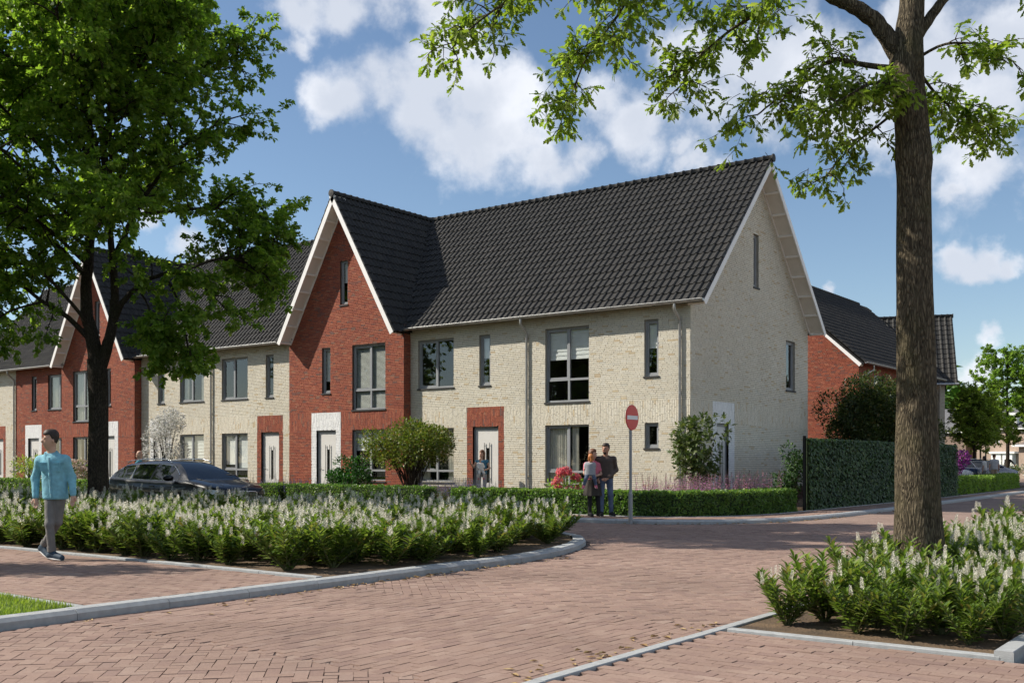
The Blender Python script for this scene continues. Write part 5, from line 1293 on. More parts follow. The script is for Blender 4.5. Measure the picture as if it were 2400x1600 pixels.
bush('leafy_shrub', 'dark leafy shrub between the gable wall and the ivy screen', (2.95,.6,WALK), (.65,.7,1.75), 1500, .11, T_OVAL, 'ivy', stems=6, z_low=.25, seed=9, lumps=12)
bush('blossom_tree', 'white blossoming shrub in front of a cream house', (-22.6,-2.5,WALK), (1.05,.9,3.4), 250, .07, T_OVAL, 'maple', stems=10, z_low=.15, seed=11, lumps=24, flowers='blossom', fl_n=5200, fl_s=.06, lumpr=.3)
bush('garden_shrub', 'small golden shrub behind the walking man', (-31.5,-3.4,WALK), (1.5,.8,1.5), 1500, .11, T_OVAL, 'lime', stems=5, seed=13, flowers='blossom', fl_n=60, fl_s=.12)
bush('garden_shrub', 'pale pink hydrangea just right of the walking man', (-27.6,-3.6,WALK), (.7,.6,1.35), 500, .12, T_OVAL, 'laurel', stems=5, seed=14, flowers='pale', fl_n=700, fl_s=.09)
bush('large_shrub', 'large dark leafy shrub rising behind the ivy screen', (1.35,12.1,WALK), (1.75,2.4,4.9), 26000, .115, T_OVALF, 'dusky', stems=10, z_low=.22, seed=17, lumps=42, lumpr=.34, hollow=.2)
bush('large_shrub', 'dark leafy shrub behind the ivy screen and the thick trunk', (1.2,16.6,WALK), (2.0,2.2,4.5), 16000, .115, T_OVALF, 'dusky', stems=8, z_low=.22, seed=18, lumps=30, lumpr=.36, hollow=.2)

def hydrangea(loc, seed):
    r = random.Random(seed); root = thing('hydrangea', 'hydrangea with round pink red flower heads beside the couple', 'shrub', loc)
    n = 420; g = np.random.default_rng(seed); v = unit(g.normal(0,1,(n,3))); P = v*np.array([.72,.55,.5])*g.uniform(.5,1,(n,1)) + np.array([0,0,.5]); P[:,2] = np.maximum(P[:,2],.06)
    tag(leaves('foliage', P, unit(v+g.normal(0,.5,(n,3))), unit(v+np.array([0,0,.8])), g.uniform(.1,.16,n), T_OVAL, MT['bright'], root, False), kind='stuff')
    st = MB()
    for k in range(12):
        a = r.uniform(0,6.28); q = r.uniform(.15,1); c = Vector((math.cos(a)*.62*q, math.sin(a)*.45*q-.1, r.uniform(.62,1.12)-.12*q)); st.tube([(0,0,-.02), tuple(c*.5+Vector((0,0,.1))), tuple(c)], [.012,.009,.006], 5, cap=False)
        m = 130; vv = unit(g.normal(0,1,(m,3))); vv[:,2] = np.abs(vv[:,2])*1.0-.35; vv = unit(vv); R_ = r.uniform(.12,.165)
        leaves('flower_head', np.array(c)+vv*R_*g.uniform(.8,1.05,(m,1)), unit(np.cross(vv, g.normal(0,1,(m,3)))), vv, np.full(m,.045), T_ROUND, MT['hyd'], root, False)
    st.build('stems', MT['stem'], root, False)
hydrangea((-2.05,-3.6,WALK), 21)

def perennials(name, label, x0, x1, y0, y1, n, h, m, leafm='maple', seed=1, z=WALK, rr=.012, cat='flowers', foliage=True, nf=16):
    """a drift of flower spikes: countless, one thing"""
    r = random.Random(seed); F = []; P = []; D = []; Nn = []; S = []; st = MB()
    for i in range(n):
        x, y = r.uniform(x0,x1), r.uniform(y0,y1); hh = h*r.uniform(.7,1.1); l = Vector((r.uniform(-.2,.2), r.uniform(-.2,.2), 1)).normalized()
        b0 = Vector((x,y,z)); e = b0+l*hh; st.tube([b0, e], .003, 3, cap=False); spike(F, b0+l*hh*.5, l, hh*.5, rr, nf, r)
        if foliage:
            for k in range(5):
                q = r.uniform(0,6.28); t = r.uniform(.1,.6); P.append(b0+l*hh*t); D.append(Vector((math.cos(q), math.sin(q), .8))); Nn.append(Vector((r.uniform(-.3,.3),r.uniform(-.3,.3),1))); S.append(.11)
    root = thing(name, label, cat, ((x0+x1)/2,(y0+y1)/2,z)); root['kind'] = 'stuff'
    tag(link('flower_spikes', fl_mesh(F, MT[m]), root), kind='stuff'); tag(st.build('stems', MT['stem'], root), kind='stuff')
    if foliage: tag(leaves('foliage', [tuple(v) for v in P], [tuple(v) for v in D], [tuple(v) for v in Nn], S, T_LAUR, MT[leafm], root), kind='stuff')
    return root
perennials('salvia_drift', 'purple pink flower spikes between the maple shrub and the hedge', .2, 2.6, -4.3, -2.6, 220, 1.0, 'salvia', seed=31, rr=.045)
perennials('salvia_drift', 'purple pink flower spikes along the gable wall', 1.6, 3.0, -2.8, -.2, 200, 1.05, 'salvia', seed=32, rr=.045)
perennials('lavender_drift', 'blue lavender in the gap between the hedges near the woman', -6.6, -4.6, -4.9, -3.2, 330, .85, 'lav', seed=33, rr=.028)
perennials('lavender_drift', 'blue lavender between the hedges beside the car bonnet', -13.9, -11.6, -5.6, -3.6, 260, .74, 'lav', seed=34, rr=.03)
perennials('salvia_drift', 'purple flower spikes under the red gable house windows', -13.6, -10.9, -3.4, -1.6, 100, .85, 'salvia', seed=35, rr=.016)
perennials('white_flower_drift', 'small white flowers by the maple shrub', -1.0, .3, -4.8, -3.8, 60, .66, 'blossom', seed=36, rr=.022)
perennials('salvia_drift', 'pink flower spikes in front of the cream houses behind the car', -20.5, -14.5, -3.4, -2.0, 130, .95, 'salvia', seed=37, rr=.016, nf=10)
perennials('red_flower_drift', 'thin dark red flower spikes under the corner house window', -4.2, -2.7, -3.2, -1.8, 36, 1.05, 'hyd', seed=38, rr=.012, nf=12)

# unseen shrub copies beyond the lawn, added to darken the window reflections
belt = [o for o in col.objects if o.name.startswith('large_shrub') and o.parent is None][0]
for i, (x, y, s_) in enumerate([(-8,-46,1.3),(-16,-47,1.5),(-24,-45,1.3),(-32,-43,1.5),(-40,-40,1.4),(-48,-36,1.5),(-56,-31,1.5),(0,-49,1.4)]):
    c = tree_copy(belt); c.location = (x, y, 0); c.rotation_euler = (0, 0, i*1.3); c.scale = (s_*1.4, s_*1.1, s_)
    c['label'] = 'unseen dark shrub added to darken the house window reflections'; c['group'] = 'added shrub belt out of view'
# ------------------------------------------------------------------ houses further along the street
MT.update(
    tan=mat('tan_brick', (.36,.27,.21), .85, .12, 3, .2, 40),
    brown=mat('brown_brick', (.20,.14,.11), .85, .12, 3, .2, 40),
    greytile=mat('grey_roof', (.11,.11,.115), .7, .15, 2, .2, 9),
    paint=mat('white_paint', (.80,.79,.76), .5, .04, 2),
    wood_far=leafmat('far_leaf', [(0,(.045,.10,.02)),(.5,(.07,.15,.025)),(1,(.11,.19,.04))], .3),
)
hR = thing('gable_house', 'red brick house with dark roof seen past the corner house gable', 'house', (-2, 21, 0), 'houses up the street')
FRr = Frame((0, 21), (1, 0), (0, -1)); ERr = Frame((-2, 0), (0, 1), (1, 0))
def rcl(z):
    r = max(0., (10.92-z)/.926); return (-7.1-r, -7.1+r)
b = MB(); backing(b, FRr, -12.2, -2, 0, 10.92, [], 0, rcl); w_ = b.build('wall', rj, hR)
place_bricks(brick_fill(-7.5, -2, 1.5, 10.85, clip=rcl), FRr, rd, w_)
ew = [(23.2, 24.6, 4.1, 5.7), (27.5, 29.2, 4.1, 5.7)]
b = MB(); backing(b, ERr, 21, 33.3, 0, 6.3, ew, 0); w_ = b.build('wall', rj, hR)
place_bricks(brick_fill(21.01, 33.3, 1.5, 6.25, ew), ERr, rd, w_)
for e in ew: window(hR, ERr, *e, mull=((e[0]+e[1])/2,), inner='dark')
run, rise = 5.5, 4.95; Ls = math.hypot(run, rise); c_, s_ = run/Ls, rise/Ls
b = MB(); b.add([(-1.6,20.5,6.05),(-7.1,20.5,11.0),(-12.6,20.5,6.05),(-1.6,33.8,6.05),(-7.1,38,11.0),(-12.6,38,6.05),(-1.6,20.5,5.93),(-7.1,20.5,10.85),(-12.6,20.5,5.93)], [(0,3,4,1),(1,4,5,2),(0,1,7,6),(1,2,8,7)])
rf = b.build('roof', MT['under'], hR)
tile_field(rf, (-1.55,20.45,6.1), (0,1,0), (-c_,0,s_), (s_,0,c_), 17.5, Ls, 20, lambda t_, v: 20.45+t_ < 33.9+v*s_*.75)
ridge_caps(rf, (-7.1, 36, 11.12), (-7.1, 20.4, 11.12))
gable_trim(hR, FRr, -12.5, -7.1, -1.7, 6.05, 11.05, .5)
gutter(hR, 20.5, 34.2, z=6.1, along='y', c=-1.48)
b = MB(); b.tube([(-1.48,21.6,6.0),(-1.48,21.6,5.8),(-1.9,21.3,5.5),(-1.93,21.25,5.4),(-1.93,21.25,.1)], .045, 8); b.build('downpipe', MT['zinc'], hR)
hW = thing('cream_house', 'pale brick house wing with large roof tiles beyond the thick trunk', 'house', (2.0, 36.5, 0), 'houses up the street')
wax = RA_*.956 - DA_*.292; way = RA_*.292 + DA_*.956
E0 = Vector((CX, CY, 0)) + RA_*26.2 + DA_*61.5                      # right end of its eave
def wp(x, y, z): return E0 + wax*x + way*y + Vector((0,0,z))
FW = Frame((E0.x+way.x*.45, E0.y+way.y*.45), (wax.x, wax.y), (-way.x, -way.y))
b = MB(); backing(b, FW, -9, -.68, 0, 6.0, [], 0); w_ = b.build('wall', cj, hW)
place_bricks(brick_fill(-2.6, -.68, 1.5, BAND0) + brick_fill(-2.6, -.68, BAND1, 5.95) + brick_fill(-2.6, -.68, BAND0, BAND1, vertical=True), FW, cr, w_)
b = MB(); b.add([wp(-.68,.45,0), wp(-.68,6.2,0), wp(-.68,6.2,6), wp(-.68,3.2,10.1), wp(-.68,.45,6)], [(0,1,2,3,4)]); b.build('wall', cj, hW)
b = MB(); b.add([wp(-9,.03,5.98), wp(-.05,.03,5.98), wp(-.05,3.2,10.3), wp(-9,3.2,10.3), wp(-.05,6.4,5.98), wp(-9,6.4,5.98)], [(0,1,2,3),(3,2,4,5)]); rw = b.build('roof', MT['under'], hW)
run, rise = 3.2, 4.35; Ls2 = math.hypot(run, rise); c2_, s2_ = run/Ls2, rise/Ls2
sv = way*c2_ + Vector((0,0,s2_)); nv = -way*s2_ + Vector((0,0,c2_))
tile_field(rw, tuple(wp(-9,0,6.05)), tuple(wax), tuple(sv), tuple(nv), 9.0, Ls2, 14, None, tw=.33)
ridge_caps(rw, wp(-9,3.2,10.42), wp(.02,3.2,10.42))
b = MB(); b.tube([wp(-2.6,-.06,6.0), wp(.05,-.06,6.0)], .075, 10); b.build('gutter', MT['zinc'], hW)
b = MB(); b.tube([wp(-1.0,-.06,5.95), wp(-1.0,0,5.7), wp(-1.0,.38,5.5), wp(-1.0,.38,.1)], .045, 8); b.build('downpipe', MT['zinc'], hW)

def far_house(name, label, loc, rot, w, d, he, hr, m, wins, porch=True, dormer=True):
    root = thing(name, label, 'house', loc, 'far houses', rot); k = False
    b = MB(); b.box(0, w, 0, d, 0, he); b.build('wall', m, root, k)
    b = MB(); o = .35; b.add([(-o,-o,he-.1),(w+o,-o,he-.1),(w+o,d/2,hr),(-o,d/2,hr),(w+o,d+o,he-.1),(-o,d+o,he-.1),(-o,-o,he-.25),(w+o,-o,he-.25)], [(0,1,2,3),(3,2,4,5),(6,7,1,0)]); rfo = b.build('roof', MT['greytile'], root, k)
    b = MB(); b.add([(0,0.01,he-.1),(0,d-.01,he-.1),(0,d/2,hr-.2),(w,0.01,he-.1),(w,d-.01,he-.1),(w,d/2,hr-.2)], [(0,2,1),(3,4,5)]); b.build('gable', m, root, k)
    b = MB(); b.box(-o, w+o, -o-.12, -o, he-.28, he-.12); b.build('gutter', MT['paint'], root, k)
    if dormer:
        b = MB(); b.box(w*.42, w*.72, -.1, 2.4, he+.5, he+1.7); b.box(w*.4, w*.74, -.3, 2.5, he+1.7, he+2.0); b.build('dormer', MT['paint'], rfo, k)
    for (x0, x1, z0, z1) in wins:
        b = MB(); t = .09
        for q in ((x0,x0+t,z0,z1),(x1-t,x1,z0,z1),(x0+t,x1-t,z0,z0+t),(x0+t,x1-t,z1-t,z1)): b.box(q[0],q[1],-.06,-.002,q[2],q[3])
        f = b.build('window', MT['paint'], root, k)
        b = MB(); b.box(x0+t, x1-t, -.03, -.003, z0+t, z1-t); b.build('pane', MT['carglass'], f, k)
    if porch:
        b = MB(); b.box(w*.3, w*.75, -1.3, -.003, 2.55, 2.85); b.build('canopy', MT['paint'], root, k)
        b = MB(); b.box(w*.33, w*.5, -1.1, -.004, .6, 2.54); b.box(w*.53, w*.7, -1.1, -.004, .6, 2.54); b.build('bay', MT['paint'], root, k)
    return root
m_, t_, Nn_, Ll_, b_ = mk('car_glass'); b_.inputs['Base Color'].default_value = (.012,.014,.017,1); b_.inputs['Roughness'].default_value = .03; b_.inputs['Specular IOR Level'].default_value = .6
MT['carglass'] = m_
far_house('brick_house', 'brown brick house with white bay seen at the far end of the street', (-33,136,0), R(-20), 9.5, 8, 5.9, 9.4, MT['brown'], [(.6,1.5,3.6,5.0),(2.0,2.8,1.0,2.3)], porch=False, dormer=False)
far_house('brick_house', 'tan brick house with white canopy behind the pedestrians', (-22.3,131.5,0), R(-14), 8, 8, 6.2, 9.4, MT['tan'], [(.5,1.1,4.0,5.8),(1.6,2.2,4.0,5.8),(2.7,3.3,4.0,5.8),(6.2,7.0,.9,2.3)])
far_house('brick_house', 'low tan brick house beside the small no entry sign', (-3.9,66,0), R(-20), 9, 7, 2.95, 3.3, MT['tan'], [(1.0,1.5,.9,2.6),(3.0,4.2,.9,2.2)], porch=False, dormer=False)

def small_tree(name, label, loc, h, r, z0, n, leaf, m, seed, T=T_OVALF, trunk=.1):
    t = Tree(seed, leaf, T); root = thing(name, label, 'tree', loc, 'trees up the street'); rr = random.Random(seed)
    t.trunk([Vector((0,0,-.05)), Vector((.03,0,h*.3)), Vector((-.02,.03,h*.6)), Vector((0,0,h*.95))], [trunk, trunk*.8, trunk*.5, .02], 8)
    nb = 26
    for i in range(nb):
        a = i*2.4; f = i/(nb-1); z = z0+(h-z0)*f*.85; q = r*(.55+.55*math.sin(math.pi*min(1,.2+f*.8)))*(1 if f < .6 else 1.3-f*.5)
        p = t.limb([Vector((0,0,z-.3)), Vector((math.cos(a)*q*.5, math.sin(a)*q*.5, z+.1)), Vector((math.cos(a)*q, math.sin(a)*q, z+.45))], .04, .012, 4, 2)
        t.bough(p, 8, r*.5, 4, .4, max(4, n//(nb*32)), t0=.1, r0=.012, up=.2, droop=.15)
    return t.finish(root, MT[m], MT['bark2'])
small_tree('street_tree', 'small bright green tree at the end of the pale house', (-1.0,38.6,.05), 5.9, 1.25, 2.3, 22000, .13, 'lime', 51)
small_tree('street_tree', 'tall fresh green tree rising behind the small no entry sign', (-1.2,48.6,.05), 9.3, 2.5, 2.8, 34000, .17, 'bright', 52, trunk=.14)
small_tree('street_tree', 'slim tree with thin trunk behind the pedestrians', (-2.0,44.5,.05), 5.6, 1.35, 2.5, 22000, .13, 'lime', 53, trunk=.07)
small_tree('street_tree', 'bright green tree at the right edge of the street', (1.9,50,.05), 6.6, 2.3, 2.3, 26000, .16, 'lime', 54)
yt = small_tree('street_tree', 'young tree out of view whose shade crosses the footpath', (-3.2,-24.4,.05), 6.3, .62, 2.2, 6000, .14, 'lime', 57, trunk=.07)
# the wooded rise at the end of the view
wv_, wf_ = [], []
n = 26000; a = rng.uniform(R(100), R(128), n); d = rng.uniform(230, 330, n); hx = CX+np.cos(a)*d; hy = CY+np.sin(a)*d
top = 19 + 4*np.sin(a*31) + 3*np.sin(a*83+1) + 2*np.sin(a*190); zz = top*rng.uniform(.1,1.,n)
V_ = unit(rng.normal(0,1,(n,3)))
hill_ground = sheet('hill', [(CX+math.cos(R(q))*340, CY+math.sin(R(q))*340) for q in range(98,132,2)]+[(CX+math.cos(R(q))*225, CY+math.sin(R(q))*225) for q in range(130,96,-2)], .02, MT['turf'])
tag(leaves('woods', np.stack([hx,hy,zz],-1), V_, unit(V_+np.array([0,0,1.])), rng.uniform(1.2,2.8,n), T_ROUND, MT['wood_far']), 'far wooded rise behind the street', 'woods', kind='stuff')
sheet('side_street', [(-40,36.5),(4.3,36.5),(4.3,62),(-40,62)], WALK+.012, MT['farpave'])
hedge('clipped hedge along the pavement past the ivy screen', [(3.15,16.2),(3.0,22),(2.75,27.5),(2.45,31.5),(1.9,33)], .8, .68, dens=420, size=.075, m='bright')
bush('purple_shrub', 'purple flowering shrub behind the far hedge', (1.3,23.6,WALK), (1.05,1.1,1.75), 900, .12, T_OVAL, 'dusky', stems=6, seed=61, flowers='purple', fl_n=2600, fl_s=.10, lumps=16)
perennials('lavender_drift', 'blue lavender behind the far hedge', .5, 2.4, 26.5, 31.5, 220, .95, 'lav', seed=62, rr=.03, nf=8)
perennials('white_flower_drift', 'white flower spikes behind the far hedge', 1.9, 2.6, 17.5, 22.5, 60, 1.15, 'blossom', seed=63, rr=.04, nf=10)
for i, (x, y) in enumerate([(-2.4,56),(-1.2,56.6),(0,57.2),(1.2,57.6),(2.4,58),(3.6,58.2),(-3.6,55.2)]):
    bush('garden_shrub', 'white flowering shrub in the row behind the cyclist', (x,y,.1), (.8,.7,1.1), 420, .14, T_OVAL, 'laurel', stems=4, seed=70+i, flowers='blossom', fl_n=120, fl_s=.13, lumps=7, group='white flowering row behind the cyclist')

# ------------------------------------------------------------------ traffic signs and a lamp
MT.update(signred=mat('sign_red', (.62,.03,.024), .4, .03, 3, spec=.5), signwhite=mat('sign_white', (.74,.74,.74), .4, .02, 3), galv=mat('galvanised', (.30,.305,.31), .5, .12, 30, .1, 80, metal=.5), signback=mat('sign_back', (.3,.3,.3), .5, .05))
def no_entry(label, loc, face, hz=2.55, r=.31, pole=.03):
    root = thing('no_entry_sign', label, 'sign', loc, None, face)       # local -y is the face
    b = MB(); b.tube([(0,.05,-.1),(0,.05,.62)], pole*1.45, 12); b.tube([(0,.05,.60),(0,.05,.66)], [pole*1.45, pole], 12); b.tube([(0,.05,.6),(0,.05,hz+r*.8)], pole, 12); b.build('pole', MT['galv'], root, False)
    M = Matrix.Translation((0,0,hz)) @ Matrix.Rotation(R(90), 4, 'X')
    b = MB(); b.lathe([(0,.0),(r,.0),(r+.004,-.008),(r+.004,-.02),(r-.01,-.022),(0,-.022)], n=40, M=M, sm=False); b.build('disc', MT['signred'], root, False)
    b = MB(); b.box(-r*.84, r*.84, -.0045, -.001, hz-r*.155, hz+r*.155); b.build('bar', MT['signwhite'], root, False)
    b = MB(); b.box(-.06, .06, .02, .05, hz-.12, hz-.09); b.box(-.06, .06, .02, .05, hz+.09, hz+.12); b.build('bracket', MT['galv'], root, False)
    return root
no_entry('large no entry sign on a grey pole in front of the corner house', (2.26,-7.28,WALK), R(36.94+54), 2.385, .292, .034)
no_entry('small no entry sign far up the street', (3.0,42.5,.1), R(30), 2.3, .33, .035)
lp = thing('street_lamp', 'thin curved street lamp over the far trees', 'street lamp', (-6.9,68,0))
b = MB(); b.tube(smooth_path([(0,0,0),(0,0,4),(.02,0,6.2),(.5,0,7.0),(1.3,0,7.25)], 5), .06, 8); b.build('pole', MT['post'], lp, False)
b = MB(); b.box(1.2,1.9,-.12,.12,7.2,7.32); b.build('lamp_head', MT['signback'], lp, False)
# ------------------------------------------------------------------ people: smooth bodies grown from joints
def blob(prims, res, clips=(), pad=.05):
    """smooth union of tapered capsules -> mesh arrays. prim: (a, b, ra, rb, k)"""
    A = np.array([[*p[0]] for p in prims]); B = np.array([[*p[1]] for p in prims]); rm = max(max(p[2],p[3]) for p in prims)
    lo = np.minimum(A,B).min(0)-rm-pad; hi = np.maximum(A,B).max(0)+rm+pad
    n = np.ceil((hi-lo)/res).astype(int)+1
    g = [lo[i]+np.arange(n[i])*res for i in range(3)]; val = np.full(n, 1.0)
    for (a, b, ra, rb, k) in prims:
        a = np.array(a, float); b = np.array(b, float); m = max(ra,rb)+k+.04
        l = np.minimum(a,b)-m; h = np.maximum(a,b)+m
        sl = tuple(slice(max(0,int((l[i]-lo[i])/res)), min(n[i], int((h[i]-lo[i])/res)+2)) for i in range(3))
        X, Y, Z = np.meshgrid(*(g[i][sl[i]] for i in range(3)), indexing='ij'); ba = b-a; L2 = max(ba@ba, 1e-9)
        t = np.clip(((X-a[0])*ba[0]+(Y-a[1])*ba[1]+(Z-a[2])*ba[2])/L2, 0, 1)
        d = np.sqrt((X-a[0]-t*ba[0])**2+(Y-a[1]-t*ba[1])**2+(Z-a[2]-t*ba[2])**2)-(ra+(rb-ra)*t)
        v = val[sl]; hh = np.maximum(k-np.abs(v-d), 0)/k; val[sl] = np.minimum(v, d)-hh*hh*k*.25
    for c in clips:
        X, Y, Z = np.meshgrid(*g, indexing='ij'); val = np.maximum(val, c(X, Y, Z))
    val[0]=1;val[-1]=1;val[:,0]=1;val[:,-1]=1;val[:,:,0]=1;val[:,:,-1]=1
    ins = val < 0; nc = n-1; S = np.zeros((*nc,3)); C_ = np.zeros(nc)
    def cv(o): return val[o[0]:o[0]+nc[0], o[1]:o[1]+nc[1], o[2]:o[2]+nc[2]]
    for ax in range(3):
        for p in range(4):
            o = [0,0,0]; oth = [q for q in range(3) if q != ax]; o[oth[0]] = p & 1; o[oth[1]] = p >> 1; e = list(o); e[ax] = 1
            va, vb = cv(o), cv(e); mm = (va < 0) != (vb < 0); t = np.where(mm, va/np.where(mm, va-vb, 1), 0)
            for q in range(3): S[...,q] += mm*(o[q]+(t if q == ax else 0))
            C_ += mm
    mk_ = C_ > 0; idx = np.full(nc, -1); idx[mk_] = np.arange(mk_.sum())
    I = np.argwhere(mk_); V = lo+(I+S[mk_]/C_[mk_][:,None])*res
    F = []
    for ax in range(3):
        b1, b2 = [(1,2),(2,0),(0,1)][ax]
        s0 = [slice(1,-1)]*3; s1 = [slice(1,-1)]*3; s0[ax] = slice(0,n[ax]-1); s1[ax] = slice(1,n[ax])
        a_, b_ = ins[tuple(s0)], ins[tuple(s1)]
        for flip, m in ((False, a_ & ~b_), (True, ~a_ & b_)):
            q = np.argwhere(m)
            if not len(q): continue
            off = np.ones(3,int); off[ax] = 0; q = q+off
            def cell(d1_, d2_):
                r = q.copy(); r[:,b1] -= d1_; r[:,b2] -= d2_; return idx[r[:,0],r[:,1],r[:,2]]
            f = np.stack([cell(1,1), cell(0,1), cell(0,0), cell(1,0)], -1); F.append(f[:,::-1] if flip else f)
    return V, np.concatenate(F)

def skinmesh(name, prims, res, m, root, clips=(), smooth_it=1):
    V, F = blob(prims, res, clips); o = link(name, mesh_np(name, V, F, m, smooth=True), root, False); return o

SK = lambda n, c: mat(n, c, .5, .06, 14, spec=.3)
MT.update(skin=SK('skin', (.52,.31,.22)), skin2=SK('skin_tan', (.40,.21,.14)), hair_d=mat('hair_dark', (.03,.02,.015), .6, .3, 30), hair_b=mat('hair_brown', (.13,.055,.025), .55, .3, 30), hair_g=mat('hair_ginger', (.42,.15,.04), .55, .25, 30),
    denimsh=mat('chambray', (.19,.42,.51), .85, .14, 18, .7, 11), chino=mat('grey_chino', (.17,.16,.152), .85, .12, 10, .7, 9), shoe=mat('navy_shoe', (.02,.045,.075), .7, .15, 30), sole=mat('shoe_sole', (.62,.62,.60), .7, .05),
    jacket=mat('brown_jacket', (.055,.036,.028), .6, .15, 12, .3, 20), jeans=mat('blue_jeans', (.09,.12,.19), .85, .25, 9, .3, 25), pink=mat('pink_shirt', (.62,.16,.22), .8, .08, 9, .3, 20), black=mat('black_cloth', (.012,.012,.013), .8, .2, 9),
    skirt=mat('dark_skirt', (.035,.028,.022), .8, .2, 14), greysh=mat('grey_top', (.30,.31,.33), .8, .1, 20), blue=mat('blue_top', (.04,.16,.26), .8, .1, 12, .3, 20), lightgrey=mat('light_grey_cloth', (.38,.38,.39), .85, .08, 10), whitecl=mat('white_cloth', (.7,.69,.66), .8, .05, 12),
    tealsh=mat('teal_shirt', (.03,.19,.26), .8, .1, 12), khaki=mat('khaki', (.36,.27,.18), .85, .08, 9), eye=mat('eye_dark', (.015,.012,.01), .2, 0), lip=mat('lip', (.42,.17,.14), .5, .05))

